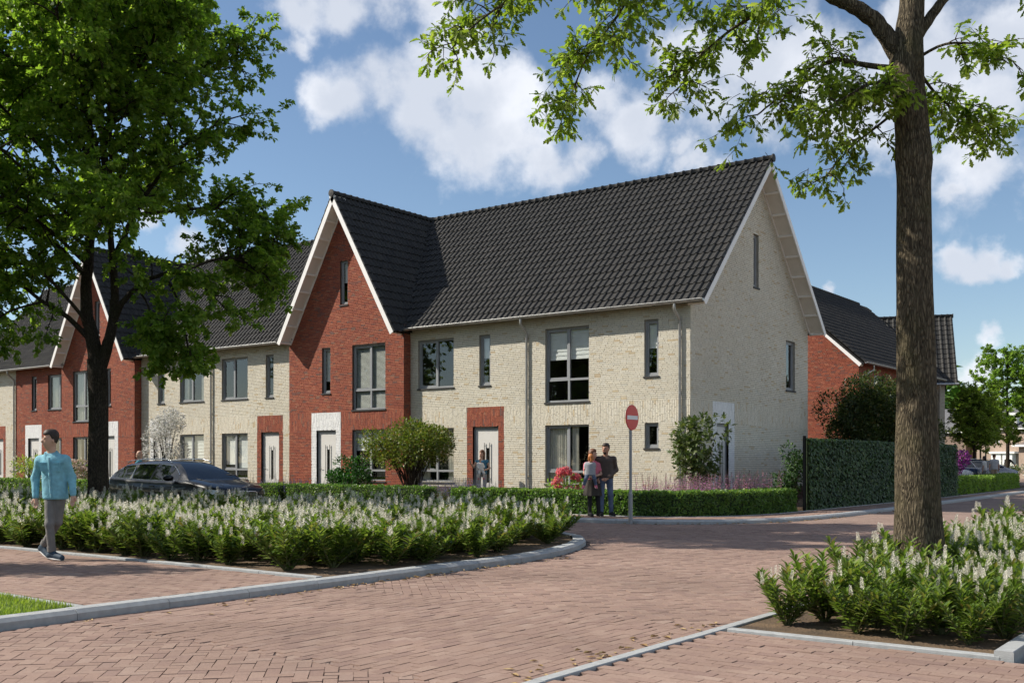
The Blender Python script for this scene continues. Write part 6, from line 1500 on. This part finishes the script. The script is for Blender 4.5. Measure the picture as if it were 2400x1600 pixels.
J0 = dict(pel=(0,0,.96), chest=(0,0,1.30), neck=(0,.005,1.47), head=(0,-.005,1.64), sL=(-.185,.0,1.415), sR=(.185,0,1.415), eL=(-.24,.02,1.13), eR=(.24,.02,1.13), wL=(-.245,-.03,.88), wR=(.245,-.03,.88),
    hL=(-.09,0,.93), hR=(.09,0,.93), kL=(-.1,-.01,.50), kR=(.1,-.01,.50), aL=(-.1,.02,.09), aR=(.1,.02,.09), tL=(-.11,-.15,.03), tR=(.11,-.15,.03), fL=None, fR=None)
def person(label, loc, rot, H, joints=None, yaw=0, pitch=0, res=.014, shirt=('denimsh','long',.90), legs=('chino',.12), skirt=None, shoe=('shoe','sole'), hair=('hair_d','short'), skin='skin', girth=1.0, group=None, beard=False, only_top=None, name='person', fingers=True):
    """local frame: facing -y, x to the viewer's right when facing the viewer"""
    j = dict(J0); j.update(joints or {}); root = thing(name, label, 'person', loc, group, rot); s = H/1.78; root.scale = (s, s, s); g = girth
    V3 = lambda p: np.array(p, float)
    Hc = V3(j['head']); cy_, sy_ = math.cos(yaw), math.sin(yaw); cp, sp = math.cos(pitch), math.sin(pitch)
    def hd(x, y, z):                                  # a point of the head, turned
        y, z = y*cp - z*sp, y*sp + z*cp
        return (Hc[0]+x*cy_-y*sy_, Hc[1]+x*sy_+y*cy_, Hc[2]+z)
    P = [(hd(0,.018,.045), hd(0,.005,-.005), .086, .080, .03), (hd(0,-.022,-.055), hd(0,-.03,-.085), .058, .044, .04), (hd(0,-.03,.0), hd(0,-.04,-.05), .06, .05, .03),
         (hd(0,-.085,.012), hd(0,-.108,-.022), .011, .016, .015), (hd(-.082,.012,-.005), hd(-.088,.018,-.03), .018, .013, .01), (hd(.082,.012,-.005), hd(.088,.018,-.03), .018, .013, .01),
         (hd(-.05,-.075,.03), hd(.05,-.075,.03), .013, .013, .02), (hd(-.022,-.085,-.058), hd(.022,-.085,-.058), .010, .010, .012),
         (V3(j['neck'])+(0,.005,-.05), hd(0,.012,-.06), .060, .054, .04), (j['chest'], j['pel'], .095*g, .088*g, .05)]
    for q in 'LR':
        sg = -1 if q == 'L' else 1
        P += [(j['chest'], V3(j['s'+q])+(0,0,-.03), .08, .045, .05), (j['s'+q], j['e'+q], .048, .037, .03), (j['e'+q], j['w'+q], .037, .026, .02), (j['pel'], j['h'+q], .075*g, .07*g, .04), (j['h'+q], j['k'+q], .070, .050, .04), (j['k'+q], j['a'+q], .052, .036, .03), (j['a'+q], j['t'+q], .034, .022, .02)]
        w = V3(j['w'+q]); d = w-V3(j['e'+q]); d /= np.linalg.norm(d)
        if j['f'+q] is not None: d = V3(j['f'+q])/np.linalg.norm(j['f'+q])
        side = np.cross(d, (0,-1,0.15)); side /= max(np.linalg.norm(side),1e-6)
        pal = w+d*.085
        P.append((w+d*.01, pal, .026, .030, .015))
        if fingers:
            for i, (o, l) in enumerate(((-.027,.060),(-.010,.072),(.008,.068),(.025,.054))):
                b0 = pal+side*o*.85; m1 = b0+d*l*.55+np.array((0,-.010,0)); P += [(b0, m1, .0105, .0098, .006), (m1, m1+d*l*.45+np.array((0,-.016,0)), .0098, .0085, .006)]
            th = w+d*.03-side*sg*(-.0)+side*.03*(-1 if q == 'L' else 1)*-1; t1 = th+d*.035+side*(-.02 if q == 'R' else .02)+np.array((0,-.015,0)); P += [(th, t1, .014, .011, .008), (t1, t1+d*.03, .011, .009, .006)]
    o = skinmesh('body', P, res*.75 if res < .012 else res, MT[skin], root)
    for sx in (-1, 1):
        b = MB(); c = Vector(hd(sx*.031,-.079,.012)); 
        for i in range(1): b.lathe([(0,-.011),(.008,-.008),(.011,0),(.008,.008),(0,.011)], tuple(c), 8)
        b.build('eye', MT['eye'], root, False)
        b = MB(); b.tube([hd(sx*.015,-.092,.034), hd(sx*.033,-.091,.040), hd(sx*.05,-.079,.034)], [.004,.005,.003], 5); b.build('eyebrow', MT[hair[0]], root, False)
    b = MB(); b.tube([hd(-.024,-.093,-.055), hd(0,-.098,-.054), hd(.024,-.093,-.055)], [.004,.007,.004], 6); b.build('mouth', MT['lip'], root, False)
    # hair
    if hair[1] != 'bald':
        HP = [(hd(0,.022,.050), hd(0,.018,.02), .0925, .090, .02), (hd(0,-.015,.072), hd(0,.03,.072), .078, .080, .02)]
        inv = lambda X, Y, Z: ((X-Hc[0])*cy_+(Y-Hc[1])*sy_, -(X-Hc[0])*sy_+(Y-Hc[1])*cy_, Z-Hc[2])
        def clip_h(X, Y, Z):
            x, y, z = inv(X, Y, Z); line = np.where(y < -.03, .072, np.where(y < .02, .072-(y+.03)*2.0, -.03-(y-.02)*.4)); return line-z
        if hair[1] == 'short': skinmesh('hair', HP, res*.8, MT[hair[0]], root, [clip_h])
        else:
            L_ = .30 if hair[1] == 'long' else .1
            HP += [(hd(-.075,.03,.02), hd(-.085,.02,-L_), .04, .03, .03), (hd(.075,.03,.02), hd(.085,.02,-L_), .04, .03, .03), (hd(0,.07,.03), hd(0,.09,-L_-.02), .07, .05, .04)]
            skinmesh('hair', HP, res*.8, MT[hair[0]], root, [lambda X, Y, Z: (lambda q: np.minimum(.06-q[2], -q[1]-.04))(inv(X, Y, Z))])
        if beard: skinmesh('beard', [(hd(0,-.03,-.065), hd(0,-.036,-.092), .062, .048, .03)], res*.8, MT[hair[0]], root, [lambda X, Y, Z: (lambda q: np.maximum(q[2]+.045, q[1]-.0))(inv(X, Y, Z))])
    up = 1.06
    # upper garment
    m, kind, hem = shirt
    pe, ch = V3(j['pel']), V3(j['chest'])
    S_ = [(ch+(-.07*g,0,.04), pe+(-.065*g,0,-.08), .114*g, .130*g, .05), (ch+(.07*g,0,.04), pe+(.065*g,0,-.08), .114*g, .130*g, .05), (ch+(0,-.012,.03), pe+(0,-.008,-.08), .124*g, .135*g, .04),
          (V3(j['neck'])+(-.028,.004,-.02), V3(j['neck'])+(.028,.004,-.02), .062, .062, .04)]
    for q in 'LR':
        S_ += [(V3(j['neck'])*.75+V3(j['s'+q])*.25+(0,0,-.055), V3(j['s'+q])+(0,0,-.02), .062, .060, .05), (ch+(0,0,.04), V3(j['s'+q])+(0,0,-.05), .10, .066, .05)]
    for q in 'LR':
        e, w = V3(j['e'+q]), V3(j['w'+q])
        if kind == 'long': S_ += [(V3(j['s'+q])+(0,0,-.025), e, .066, .055, .04), (e, e+(w-e)*.97, .056, .043, .03)]
        elif kind == 'short': S_ += [(V3(j['s'+q])+(0,0,-.025), V3(j['s'+q])+(e-V3(j['s'+q]))*.6, .065, .060, .04)]
        elif kind == 'vest': S_ += [(j['s'+q], V3(j['s'+q])+(e-V3(j['s'+q]))*.02, .05, .05, .03)]
    nk = V3(j['neck'])
    cl = [lambda X, Y, Z: np.minimum(hem-Z, .115-np.sqrt((X-pe[0])**2+(Y-pe[1])**2)*0-.0) if False else np.where((np.abs(X-pe[0]) < .24*g) & (Z < hem), hem-Z, -1.) * np.where(np.abs(X-pe[0]) < .19*g, 1, 0) + np.where(np.abs(X-pe[0]) < .19*g, 0, -1.)]
    if kind == 'vest': cl.append(lambda X, Y, Z: Z-(1.40+np.abs(X)*.25))
    else: cl.append(lambda X, Y, Z: Z-(nk[2]+.012+(Y-nk[1])*.45))
    skinmesh('shirt' if kind != 'jacket' else 'jacket', S_, res, MT[m], root, cl)
    if kind != 'vest' and res < .012:
        # collar, placket, buttons and pocket flaps
        for sx in (-1, 1):
            b = MB(); c0 = nk+(sx*.012,-.078,-.055); b.add([c0, nk+(sx*.075,-.045,.012), nk+(sx*.082,-.02,-.005), nk+(sx*.088,-.075,-.062), nk+(sx*.045,-.105,-.092)], [(0,1,3,4),(1,2,3)] if sx > 0 else [(4,3,1,0),(3,2,1)]); b.build('collar', MT[m], root, False)
            b = MB(); yf = -.128; b.box(ch[0]+sx*.085-.052, ch[0]+sx*.085+.052, ch[1]+yf, ch[1]+yf+.06, 1.312, 1.337); b.box(ch[0]+sx*.085-.046, ch[0]+sx*.085+.046, ch[1]+yf+.008, ch[1]+yf+.05, 1.215, 1.311); b.build('pocket', MT[m], root, False)
    if kind == 'long' and res < .012:
        b = MB(); b.tube([(ch[0],ch[1]-.137,1.40),(ch[0]+.002,ch[1]-.141,1.28),(pe[0]-.015,pe[1]-.136,1.05),(pe[0],pe[1]-.138,.86)], .016, 6, sq=.3); b.build('placket', MT[m], root, False)
        for i in range(6):
            t = i/5; q = Vector((ch[0]*(1-t)+pe[0]*t, ch[1]-.142, 1.38-.48*t)); b = MB(); b.lathe([(0,-.006),(.006,0),(0,.006)], tuple(q), 8); b.build('button', MT['sole'], root, False)
    # legs
    if legs:
        m, end = legs
        S_ = [(pe+(-.05,0,.06), pe+(-.06,0,-.03), .098*g, .105*g, .05), (pe+(.05,0,.06), pe+(.06,0,-.03), .098*g, .105*g, .05)]
        for q in 'LR':
            k_, a_ = V3(j['k'+q]), V3(j['a'+q]); S_ += [(j['h'+q], k_, .092*g, .066*g, .03), (k_, k_+(a_-k_)*(1-end), .066*g, .052, .03)]
        skinmesh('trousers', S_, res, MT[m], root, [lambda X, Y, Z: Z-1.03])
        if res < .012:
            for q in 'LR':
                k_, a_ = V3(j['k'+q]), V3(j['a'+q]); e = k_+(a_-k_)*(1-end); u = (e-k_)/np.linalg.norm(e-k_)
                b = MB(); b.tube([e-u*.05, e+u*.012], [.060,.060], 14); b.build('cuff', MT[m], root, False)
    if skirt:
        m, z0_, z1_, r0, r1 = skirt; b = MB(); n_ = 40; vs = []
        for (z, r_) in ((z0_, r0), (z0_*.5+z1_*.5, (r0+r1)*.53), (z1_, r1)):
            for i in range(n_):
                a = 2*math.pi*i/n_; q = r_*(1+.055*math.sin(a*10)*(r_ > r0)); vs.append((pe[0]+q*math.cos(a), pe[1]+q*.8*math.sin(a), z))
        b.add(vs, [(i*n_+k_, i*n_+(k_+1)%n_, (i+1)*n_+(k_+1)%n_, (i+1)*n_+k_) for i in range(2) for k_ in range(n_)], 0, True); b.build('skirt', MT[m], root, False)
    for q in 'LR':
        a_, t_ = V3(j['a'+q]), V3(j['t'+q]); u = t_-a_; u[2] = 0; u /= max(np.linalg.norm(u),1e-6); heel = a_-u*.045; heel[2] = a_[2]-.045; tip = V3(t_)
        so = skinmesh('shoe', [(a_+(0,0,.0), heel+(0,0,.012), .044, .040, .03), (heel+(0,0,.012), tip+(0,0,.012), .040, .036, .03), (a_, tip+(0,0,.02), .042, .03, .03)], max(res*.8,.008), MT[shoe[0]], root, [lambda X, Y, Z: (min(heel[2],tip[2])-.02)-Z])
        b = MB(); b.tube([heel-(u*.01)+(0,0,-.018), (heel+tip)/2+(0,0,-.02), tip+u*.012+(0,0,-.012)], [.040,.042,.036], 10, sq=.42); b.build('sole', MT[shoe[1]], so, False)
    return root

CAMROT = R(36.94)
def at(x, y, z=WALK): return (x, y, z)
# the walking man
person('man in light blue shirt and grey trousers walking on the footpath', at(.80,-20.62), CAMROT, 1.80, dict(
    chest=(.02,0,1.29), pel=(.045,.01,.95), neck=(-.005,0,1.475), head=(-.02,-.01,1.645), sL=(-.165,.02,1.385), sR=(.18,-.01,1.395), eL=(-.255,.06,1.12), wL=(-.215,-.02,.865), eR=(.26,.03,1.13), wR=(.315,-.06,.90),
    hL=(-.02,0,.92), hR=(.12,0,.92), kL=(.01,-.10,.50), aL=(.035,-.08,.10), tL=(.20,-.16,.03), kR=(.07,.02,.52), aR=(-.19,.16,.175), tR=(-.075,.08,.035), fL=(.15,-.15,-1), fR=(.0,-.1,-1)),
    yaw=R(-52), pitch=R(0), res=.0098, girth=.88, shirt=('denimsh','long',.835), legs=('chino',.10))
# the couple with a child
CW = dict(chest=(0,0,1.28), sL=(-.165,0,1.385), sR=(.165,0,1.385), eL=(-.22,-.06,1.13), wL=(-.04,-.22,1.08), eR=(.22,-.07,1.12), wR=(.02,-.24,1.06), fL=(1,-.3,-.1), fR=(-1,-.2,-.1), hL=(-.075,0,.93), hR=(.075,0,.93), kL=(-.075,0,.5), kR=(.13,.0,.5), aL=(-.075,.02,.09), aR=(.16,.02,.09), tL=(-.02,-.14,.03), tR=(.24,-.12,.03), head=(.01,0,1.64))
person('woman in pink top and dark pleated skirt holding a child on the pavement', at(.62,-6.42), CAMROT, 1.68, CW, yaw=R(55), res=.0155, shirt=('pink','short',.96), legs=('black',0.0), skirt=('skirt',1.03,.55,.15,.255), shoe=('black','black'), hair=('hair_b','bob'), girth=.92)
CM = dict(sL=(-.19,0,1.42), sR=(.19,0,1.42), eL=(-.24,.05,1.14), wL=(-.2,-.12,.93), eR=(.26,.04,1.13), wR=(.02,-.20,.92), fR=(-1,-.3,-.15), kR=(.12,0,.5), aR=(.14,.02,.09), tR=(.2,-.13,.03))
person('bearded man in brown jacket and jeans standing behind the woman with the child', at(.86,-6.20), CAMROT, 1.82, CM, yaw=R(-35), res=.0155, shirt=('jacket','long',.93), legs=('jeans',.02), shoe=('black','sole'), hair=('hair_d','short'), skin='skin2', beard=True)
CC = dict(pel=(0,0,.62), chest=(0,0,.88), neck=(0,0,1.03), head=(.02,.01,1.21), sL=(-.14,0,.98), sR=(.14,0,.98), eL=(-.2,-.03,.78), wL=(-.2,.05,.62), eR=(.19,.03,.82), wR=(.08,.08,1.0), hL=(-.08,0,.6), hR=(.08,0,.6), kL=(-.16,-.12,.42), aL=(-.24,-.06,.15), tL=(-.27,-.14,.05), kR=(.16,-.10,.42), aR=(.22,-.02,.16), tR=(.24,-.1,.06))
person('small ginger haired child in grey top held by the woman in pink', at(.67,-6.62,.76), CAMROT, 1.16, CC, yaw=R(200), res=.012, shirt=('greysh','short',.55), legs=('jeans',.05), shoe=('pink','sole'), hair=('hair_g','bob'), girth=1.1, fingers=False)
# the mother at the door
MW = dict(sL=(-.165,0,1.40), sR=(.165,0,1.40), eL=(-.30,-.06,1.17), wL=(-.40,-.12,1.32), fL=(-.3,-.1,1), eR=(.27,.0,1.14), wR=(.08,-.18,1.06), fR=(-1,-.2,.0))
person('young woman in blue top carrying a baby at the cream house door', at(-7.42,-.75,.14), CAMROT, 1.70, MW, yaw=R(-35), res=.0155, shirt=('blue','vest',.92), legs=('lightgrey',.05), shoe=('whitecl','sole'), hair=('hair_b','long'), girth=.9)
person('baby in pale clothes on the arm of the young woman in blue', at(-7.28,-1.02,.86), CAMROT+R(30), .80, dict(pel=(0,0,.72), chest=(0,0,1.05), neck=(0,0,1.22), head=(0,0,1.46), sL=(-.2,0,1.16), sR=(.2,0,1.16), eL=(-.28,-.1,.95), wL=(-.25,-.2,.8), eR=(.28,-.1,.95), wR=(.2,-.2,.85), hL=(-.1,0,.7), hR=(.1,0,.7), kL=(-.2,-.2,.45), aL=(-.22,-.12,.1), tL=(-.24,-.25,0), kR=(.2,-.2,.45), aR=(.22,-.1,.1), tR=(.24,-.22,0)), yaw=R(-70), res=.02, shirt=('whitecl','long',.65), legs=('whitecl',0.), shoe=('pink','pink'), hair=('hair_g','bald'), girth=1.5, fingers=False)
person('balding man in teal shirt behind the black car', at(-14.7,-9.0,.0), CAMROT+R(-80), 1.80, None, yaw=0, pitch=R(12), res=.014, shirt=('tealsh','long',.9), legs=('chino',.05), hair=('hair_d','bald'))
# people up the street
person('man in pale shirt and shorts with a shoulder strap walking up the street', at(.70,36.0), CAMROT+R(170), 1.80, dict(kL=(-.1,-.1,.5)), res=.02, shirt=('lightgrey','short',.9), legs=('khaki',.45), hair=('hair_b','short'), fingers=False)
person('dark haired person in pale top walking beside the man in shorts', at(.1,36.3), CAMROT+R(-130), 1.68, None, res=.02, shirt=('whitecl','short',.9), legs=('chino',.05), hair=('hair_d','bob'), fingers=False)
CYB = dict(pel=(0,.12,.98), chest=(0,-.02,1.30), neck=(0,-.05,1.47), head=(0,-.07,1.64), sL=(-.18,-.04,1.42), sR=(.18,-.04,1.42), eL=(-.3,-.16,1.2), wL=(-.26,-.42,1.06), eR=(.3,-.16,1.2), wR=(.26,-.42,1.06), hL=(-.09,.1,.95), hR=(.09,.1,.95), kL=(-.11,-.26,.72), aL=(-.1,-.12,.32), tL=(-.1,-.26,.26), kR=(.11,-.16,.58), aR=(.1,-.08,.15), tR=(.1,-.22,.10), fL=(0,-1,-.2), fR=(0,-1,-.2))
person('cyclist in black top and grey trousers riding towards the camera', at(-1.3,49.2,.12), CAMROT+R(8), 1.80, CYB, res=.02, shirt=('black','long',.95), legs=('lightgrey',.05), hair=('hair_d','short'), fingers=False)
bk = thing('bicycle', 'dark bicycle under the cyclist in black', 'bicycle', (-1.3,49.2,.12), None, CAMROT+R(8))
for yy_ in (-.52,.52):
    b = MB(); c = 28
    pts = [(0,yy_+.34*math.cos(2*math.pi*i/c),.35+.34*math.sin(2*math.pi*i/c)) for i in range(c+1)]; b.tube(pts, .02, 6, cap=False)
    wv = b.build('wheel', MT['black'], bk, False); b = MB()
    for i in range(10): b.tube([(0,yy_,.35),(0,yy_+.33*math.cos(i*.628),.35+.33*math.sin(i*.628))], .003, 3, cap=False)
    b.build('spokes', MT['steel'], wv, False)
b = MB(); b.tube([(0,.52,.35),(0,.1,.30),(0,-.42,.78)], .018, 6); b.tube([(0,.1,.30),(0,.2,.88)], .018, 6); b.tube([(0,.18,.8),(0,-.4,.82)], .018, 6); b.tube([(0,.52,.35),(0,.18,.8)], .014, 6); b.tube([(0,-.52,.35),(0,-.40,.98)], .018, 6); b.build('bike_frame', MT['black'], bk, False)
b = MB(); b.tube([(-.28,-.36,1.04),(-.1,-.44,1.0),(.1,-.44,1.0),(.28,-.36,1.04)], .014, 6); b.build('handlebar', MT['black'], bk, False)
b = MB(); b.tube([(0,.3,.92),(0,.05,.91)], [.07,.03], 8, sq=.45); b.build('saddle', MT['black'], bk, False)
# ------------------------------------------------------------------ cars
m_, t_, Nn_, Ll_, b_ = mk('black_car_paint'); b_.inputs['Base Color'].default_value = (.003,.0035,.005,1); b_.inputs['Roughness'].default_value = .3; b_.inputs['Coat Weight'].default_value = .4; b_.inputs['Coat Roughness'].default_value = .02; b_.inputs['Specular IOR Level'].default_value = .2
MT['carblack'] = m_
m_, t_, Nn_, Ll_, b_ = mk('blue_car_paint'); b_.inputs['Base Color'].default_value = (.02,.04,.10,1); b_.inputs['Roughness'].default_value = .2; b_.inputs['Coat Weight'].default_value = 1.0; b_.inputs['Coat Roughness'].default_value = .03
MT['carblue'] = m_
m_, t_, Nn_, Ll_, b_ = mk('silver_car_paint'); b_.inputs['Base Color'].default_value = (.42,.43,.45,1); b_.inputs['Metallic'].default_value = .4; b_.inputs['Roughness'].default_value = .3; b_.inputs['Coat Weight'].default_value = .4
MT['carsilver'] = m_
MT.update(chrome=mat('chrome', (.75,.75,.76), .12, 0, metal=1.0), tyre=mat('tyre', (.015,.015,.016), .85, .1), rim=mat('rim', (.35,.36,.37), .3, .05, metal=.7), lamp=mat('headlamp', (.35,.37,.40), .08, .1, 20, spec=.9, coat=1.0), redlamp=mat('tail_lamp', (.30,.01,.01), .15, .05, coat=1.0), trim=mat('black_trim', (.012,.012,.012), .5, 0))
def interp(x, tab):
    X = [a for a, _ in tab]; return float(np.interp(x, X, [b for _, b in tab]))
def estate_car(label, loc, rot, paint):
    """x from the nose backwards, y across; the root sits under the middle of the car"""
    root = thing('parked_car', label, 'car', loc, 'parked cars', rot); Lc = 4.86
    wt = [(0,.52),(.06,.68),(.18,.80),(.4,.875),(.9,.915),(1.6,.925),(3.4,.925),(4.2,.905),(4.6,.86),(4.78,.77),(4.86,.62)]
    zt = [(0,.66),(.05,.735),(.2,.80),(.5,.875),(.9,.945),(1.2,.985),(1.5,.965),(2.4,.955),(3.4,.985),(4.2,1.02),(4.6,1.04),(4.78,1.0),(4.86,.92)]
    zb = [(0,.34),(.1,.24),(.4,.20),(4.4,.21),(4.75,.28),(4.86,.42)]
    st = sorted(set(list(np.linspace(0,.2,6))+list(np.linspace(.3,1.2,10))+list(np.linspace(1.3,4.5,22))+list(np.linspace(4.55,Lc,8))))
    rings = []
    for x in st:
        w, t, lo = interp(x,wt), interp(x,zt), interp(x,zb); hood = x < 1.2
        cr_ = .035 if hood else 0
        prof = [(w*.86,lo),(w*.955,lo+.08),(w*.985,lo+.2),(w*1.0,lo+(t-lo)*.55),(w*1.0,lo+(t-lo)*.72),(w*.975,lo+(t-lo)*.88),(w*.93,t-.012),(w*.86,t+.006),(w*.55,t+cr_*.75),(w*.25,t+cr_),(0,t+cr_)]
        rings.append([(Lc/2-x, y, z) for y, z in prof]+[(Lc/2-x, -y, z) for y, z in prof[-2::-1]])
    n = len(rings[0]); b = MB(); vs = [v for r_ in rings for v in r_]
    def arch(x, z): return any((x-c)**2+(z-.33)**2 < .36**2 for c in (.92,3.72))
    fs = []
    for i in range(len(st)-1):
        for k in range(n-1):
            zc = (rings[i][k][2]+rings[i+1][k+1][2])/2; xc = (st[i]+st[i+1])/2
            if k in (0,1,2,n-2,n-3,n-4) and arch(xc, zc): continue
            fs.append((i*n+k, (i+1)*n+k, (i+1)*n+k+1, i*n+k+1))
    b.add(vs, fs, 0, True); b.add(rings[0], [tuple(range(n))], 0); b.add(rings[-1], [tuple(range(n-1,-1,-1))], 0)
    body = b.build('body', MT[paint], root, False)
    b = MB(); b.box(-2.2, 2.2, -.78, .78, .2, .6); b.build('underbody', MT['trim'], root, False)
    # cabin
    zr = [(1.12,.985),(1.3,1.09),(1.6,1.255),(1.9,1.385),(2.05,1.43),(2.4,1.465),(2.9,1.478),(3.5,1.465),(4.0,1.425),(4.25,1.375),(4.45,1.26),(4.62,1.12),(4.74,1.02)]
    gx = [1.12,1.2,1.3,1.45,1.6,1.75,1.9,2.0,2.08,2.2,2.4,2.6,2.72,2.8,3.0,3.2,3.4,3.6,3.7,3.8,3.95,4.1,4.25,4.35,4.45,4.55,4.65,4.74]
    G = []
    for x in gx:
        w, t, r_ = interp(x,wt)*.90, interp(x,zt)-.012, interp(x,zr); h = max(r_-t, .004); tw = .30*min(1, h/.46)
        G.append([(Lc/2-x, y, z) for y, z in [(w,t),(w-tw*.33,t+h*.30),(w-tw*.68,t+h*.60),(w-tw*.92,t+h*.84),(w-tw*1.25,t+h*.955),(w*.42,t+h*1.0),(0,t+h*1.012)]])
    parts = {}
    def cls(x, k):
        if k <= 2 or k == 3 and False:
            if 1.55 < x < 4.28:
                if abs(x-2.76) < .05 or abs(x-3.63) < .045: return 'pillar'
                return 'side_window'
            return 'cabin'
        if x < 1.98: return 'windscreen'
        if x > 4.3 and k >= 3: return 'rear_window'
        return 'cabin'
    for i in range(len(gx)-1):
        for k in range(6):
            for sgn in (1,-1):
                q = [G[i][k], G[i+1][k], G[i+1][k+1], G[i][k+1]]; q = [(v[0], v[1]*sgn, v[2]) for v in q]
                key = cls((gx[i]+gx[i+1])/2, k)
                if key == 'windscreen' and k == 3: key = 'cabin'
                kk = key if key in ('cabin','windscreen','rear_window') else key+('a' if sgn > 0 else 'b')
                parts.setdefault(kk, MB()).add(q, [(0,1,2,3) if sgn > 0 else (3,2,1,0)], 0, True)
    for key, pb in parts.items():
        nm = key.rstrip('ab') if key[-1] in 'ab' and key.startswith(('side','pillar')) else key
        m = bpy.data.meshes.new(nm); m.from_pydata(pb.v, [], pb.f); m.materials.append(MT[paint] if nm == 'cabin' else MT['trim'] if nm == 'pillar' else MT['carglass'])
        import bmesh
        bm = bmesh.new(); bm.from_mesh(m); bmesh.ops.remove_doubles(bm, verts=bm.verts, dist=.0005); bm.to_mesh(m); bm.free(); m.polygons.foreach_set('use_smooth', [True]*len(m.polygons))
        link(nm, m, root, False)
    for sgn in (1,-1):
        def S(x, f, o=.006):
            i = np.searchsorted(gx, x)-1; i = max(0,min(i,len(gx)-2)); u = (x-gx[i])/(gx[i+1]-gx[i]); k = min(int(f*3),2); v = f*3-k
            a = [np.array(G[i][k])*(1-u)+np.array(G[i+1][k])*u, np.array(G[i][k+1])*(1-u)+np.array(G[i+1][k+1])*u]; p = a[0]*(1-v)+a[1]*v; return (p[0], (p[1]+o)*sgn, p[2])
        b = MB(); b.tube([S(1.5,.05),S(2,.03),S(3,.03),S(3.9,.03),S(4.3,.04)], .007, 5)
        b.tube([S(1.62,.55),S(1.8,.78),S(2.05,.97),S(2.6,1.0),S(3.4,1.0),S(4.0,.98),S(4.22,.7),S(4.32,.2),S(4.3,.04)], .007, 5); b.build('chrome_line', MT['chrome'], root, False)
        b = MB(); b.tube([S(3.58,.02,.004),S(3.66,.5,.004),S(3.72,.98,.004)], [.02,.018,.012], 4); b.build('pillar', MT['chrome' if sgn < 0 else 'trim'], root, False)
        b = MB(); yr = .60*sgn; b.tube([(Lc/2-2.1,yr,1.415),(Lc/2-2.22,yr,1.475),(Lc/2-2.5,yr,1.515),(Lc/2-3.3,yr,1.515),(Lc/2-3.95,yr,1.465),(Lc/2-4.1,yr,1.40)], .012, 7); b.build('roof_rail', MT['chrome'], root, False)
        b = MB(); M = Matrix.Translation((Lc/2-1.72, sgn*1.0, 1.03)) @ Matrix.Diagonal((.8,1.15,.75,1)); b.lathe([(0,-.1),(.08,-.085),(.125,-.03),(.13,.03),(.09,.085),(0,.1)], n=14, M=M); b.tube([(Lc/2-1.72,sgn*.88,.98),(Lc/2-1.72,sgn*.97,1.0)], .025, 6)
        b.build('wing_mirror', MT[paint], root, False)
        b = MB(); p = [(Lc/2-.035,.50*sgn,.60),(Lc/2-.05,.50*sgn,.715),(Lc/2-.13,.74*sgn,.745),(Lc/2-.30,.845*sgn,.765),(Lc/2-.36,.875*sgn,.72),(Lc/2-.15,.77*sgn,.61)]
        b.add([(x+.014,y*1.012,z) for x,y,z in p], [(0,1,2,5),(5,2,3,4)] if sgn < 0 else [(5,2,1,0),(4,3,2,5)], 0, True); b.build('headlight', MT['lamp'], root, False)
        b = MB(); b.box(Lc/2-4.84, Lc/2-4.60, sgn*.60-.14, sgn*.60+.14, .80, .93); b.build('tail_light', MT['redlamp'], root, False)
        for xw in (.92,3.72):
            M = Matrix.Translation((Lc/2-xw, sgn*.80, .33)) @ Matrix.Rotation(R(90), 4, 'X')
            b = MB(); b.lathe([(.20,-.1),(.30,-.11),(.33,-.08),(.33,.08),(.30,.11),(.20,.1)], n=28, M=M); tw_ = b.build('wheel', MT['tyre'], root, False)
            b = MB(); b.lathe([(0,.085*-sgn),(.05,.09*-sgn),(.2,.06*-sgn),(.215,.1*-sgn)], n=20, M=M); b.build('rim', MT['rim'], tw_, False)
        for xd in (1.62,2.70,3.62):
            b = MB(); w = interp(xd,wt); b.tube([(Lc/2-xd, sgn*(w*.99), .3),(Lc/2-xd, sgn*(w*1.002), .62),(Lc/2-xd, sgn*(w*.978), .87),(Lc/2-xd, sgn*w*.93, .95)], .004, 4); b.build('door_seam', MT['trim'], root, False)
        for xd in (2.55,3.45):
            b = MB(); b.box(Lc/2-xd-.09, Lc/2-xd+.09, sgn*.925-.015, sgn*.925+.015, .80, .825); b.build('door_handle', MT[paint], root, False)
        b = MB(); b.tube([(Lc/2-.25,sgn*.42,.842),(Lc/2-.7,sgn*.50,.945),(Lc/2-1.15,sgn*.56,1.012)], .008, 5); b.build('bonnet_crease', MT[paint], root, False)
    g = MB(); x = Lc/2+.006; g.box(x-.05, x, -.40, .40, .47, .68); gr = g.build('grille', MT['trim'], root, False)
    for i in range(17):
        b = MB(); y = -.37+.74*i/16; b.box(x, x+.014, y-.006, y+.006, .48, .67); b.build('grille_slat', MT['chrome'], gr, False)
    b = MB(); b.tube([(x,-.41,.66),(x,-.36,.695),(x,0,.705),(x,.36,.695),(x,.41,.66)], .011, 6); b.tube([(x,-.41,.66),(x,-.39,.47),(x,.39,.47),(x,.41,.66)], .008, 6); b.build('grille_surround', MT['chrome'], gr, False)
    b = MB(); b.box(x-.06, x+.004, -.62, .62, .27, .42); b.build('air_intake', MT['trim'], root, False)
    b = MB(); b.box(x, x+.012, -.26, .26, .375, .485); b.build('number_plate', MT['signwhite'], root, False)
    return root
car1 = estate_car('glossy black estate car parked beyond the flower bed', (-8.95,-11.45,0), 0, 'carblack')
estate_car('silver car parked beyond the far end of the ivy screen', (-1.3,30.5,.1), R(60), 'carsilver')
estate_car('dark blue car parked behind the purple shrub', (-.5,37.8,.1), R(60), 'carblue')
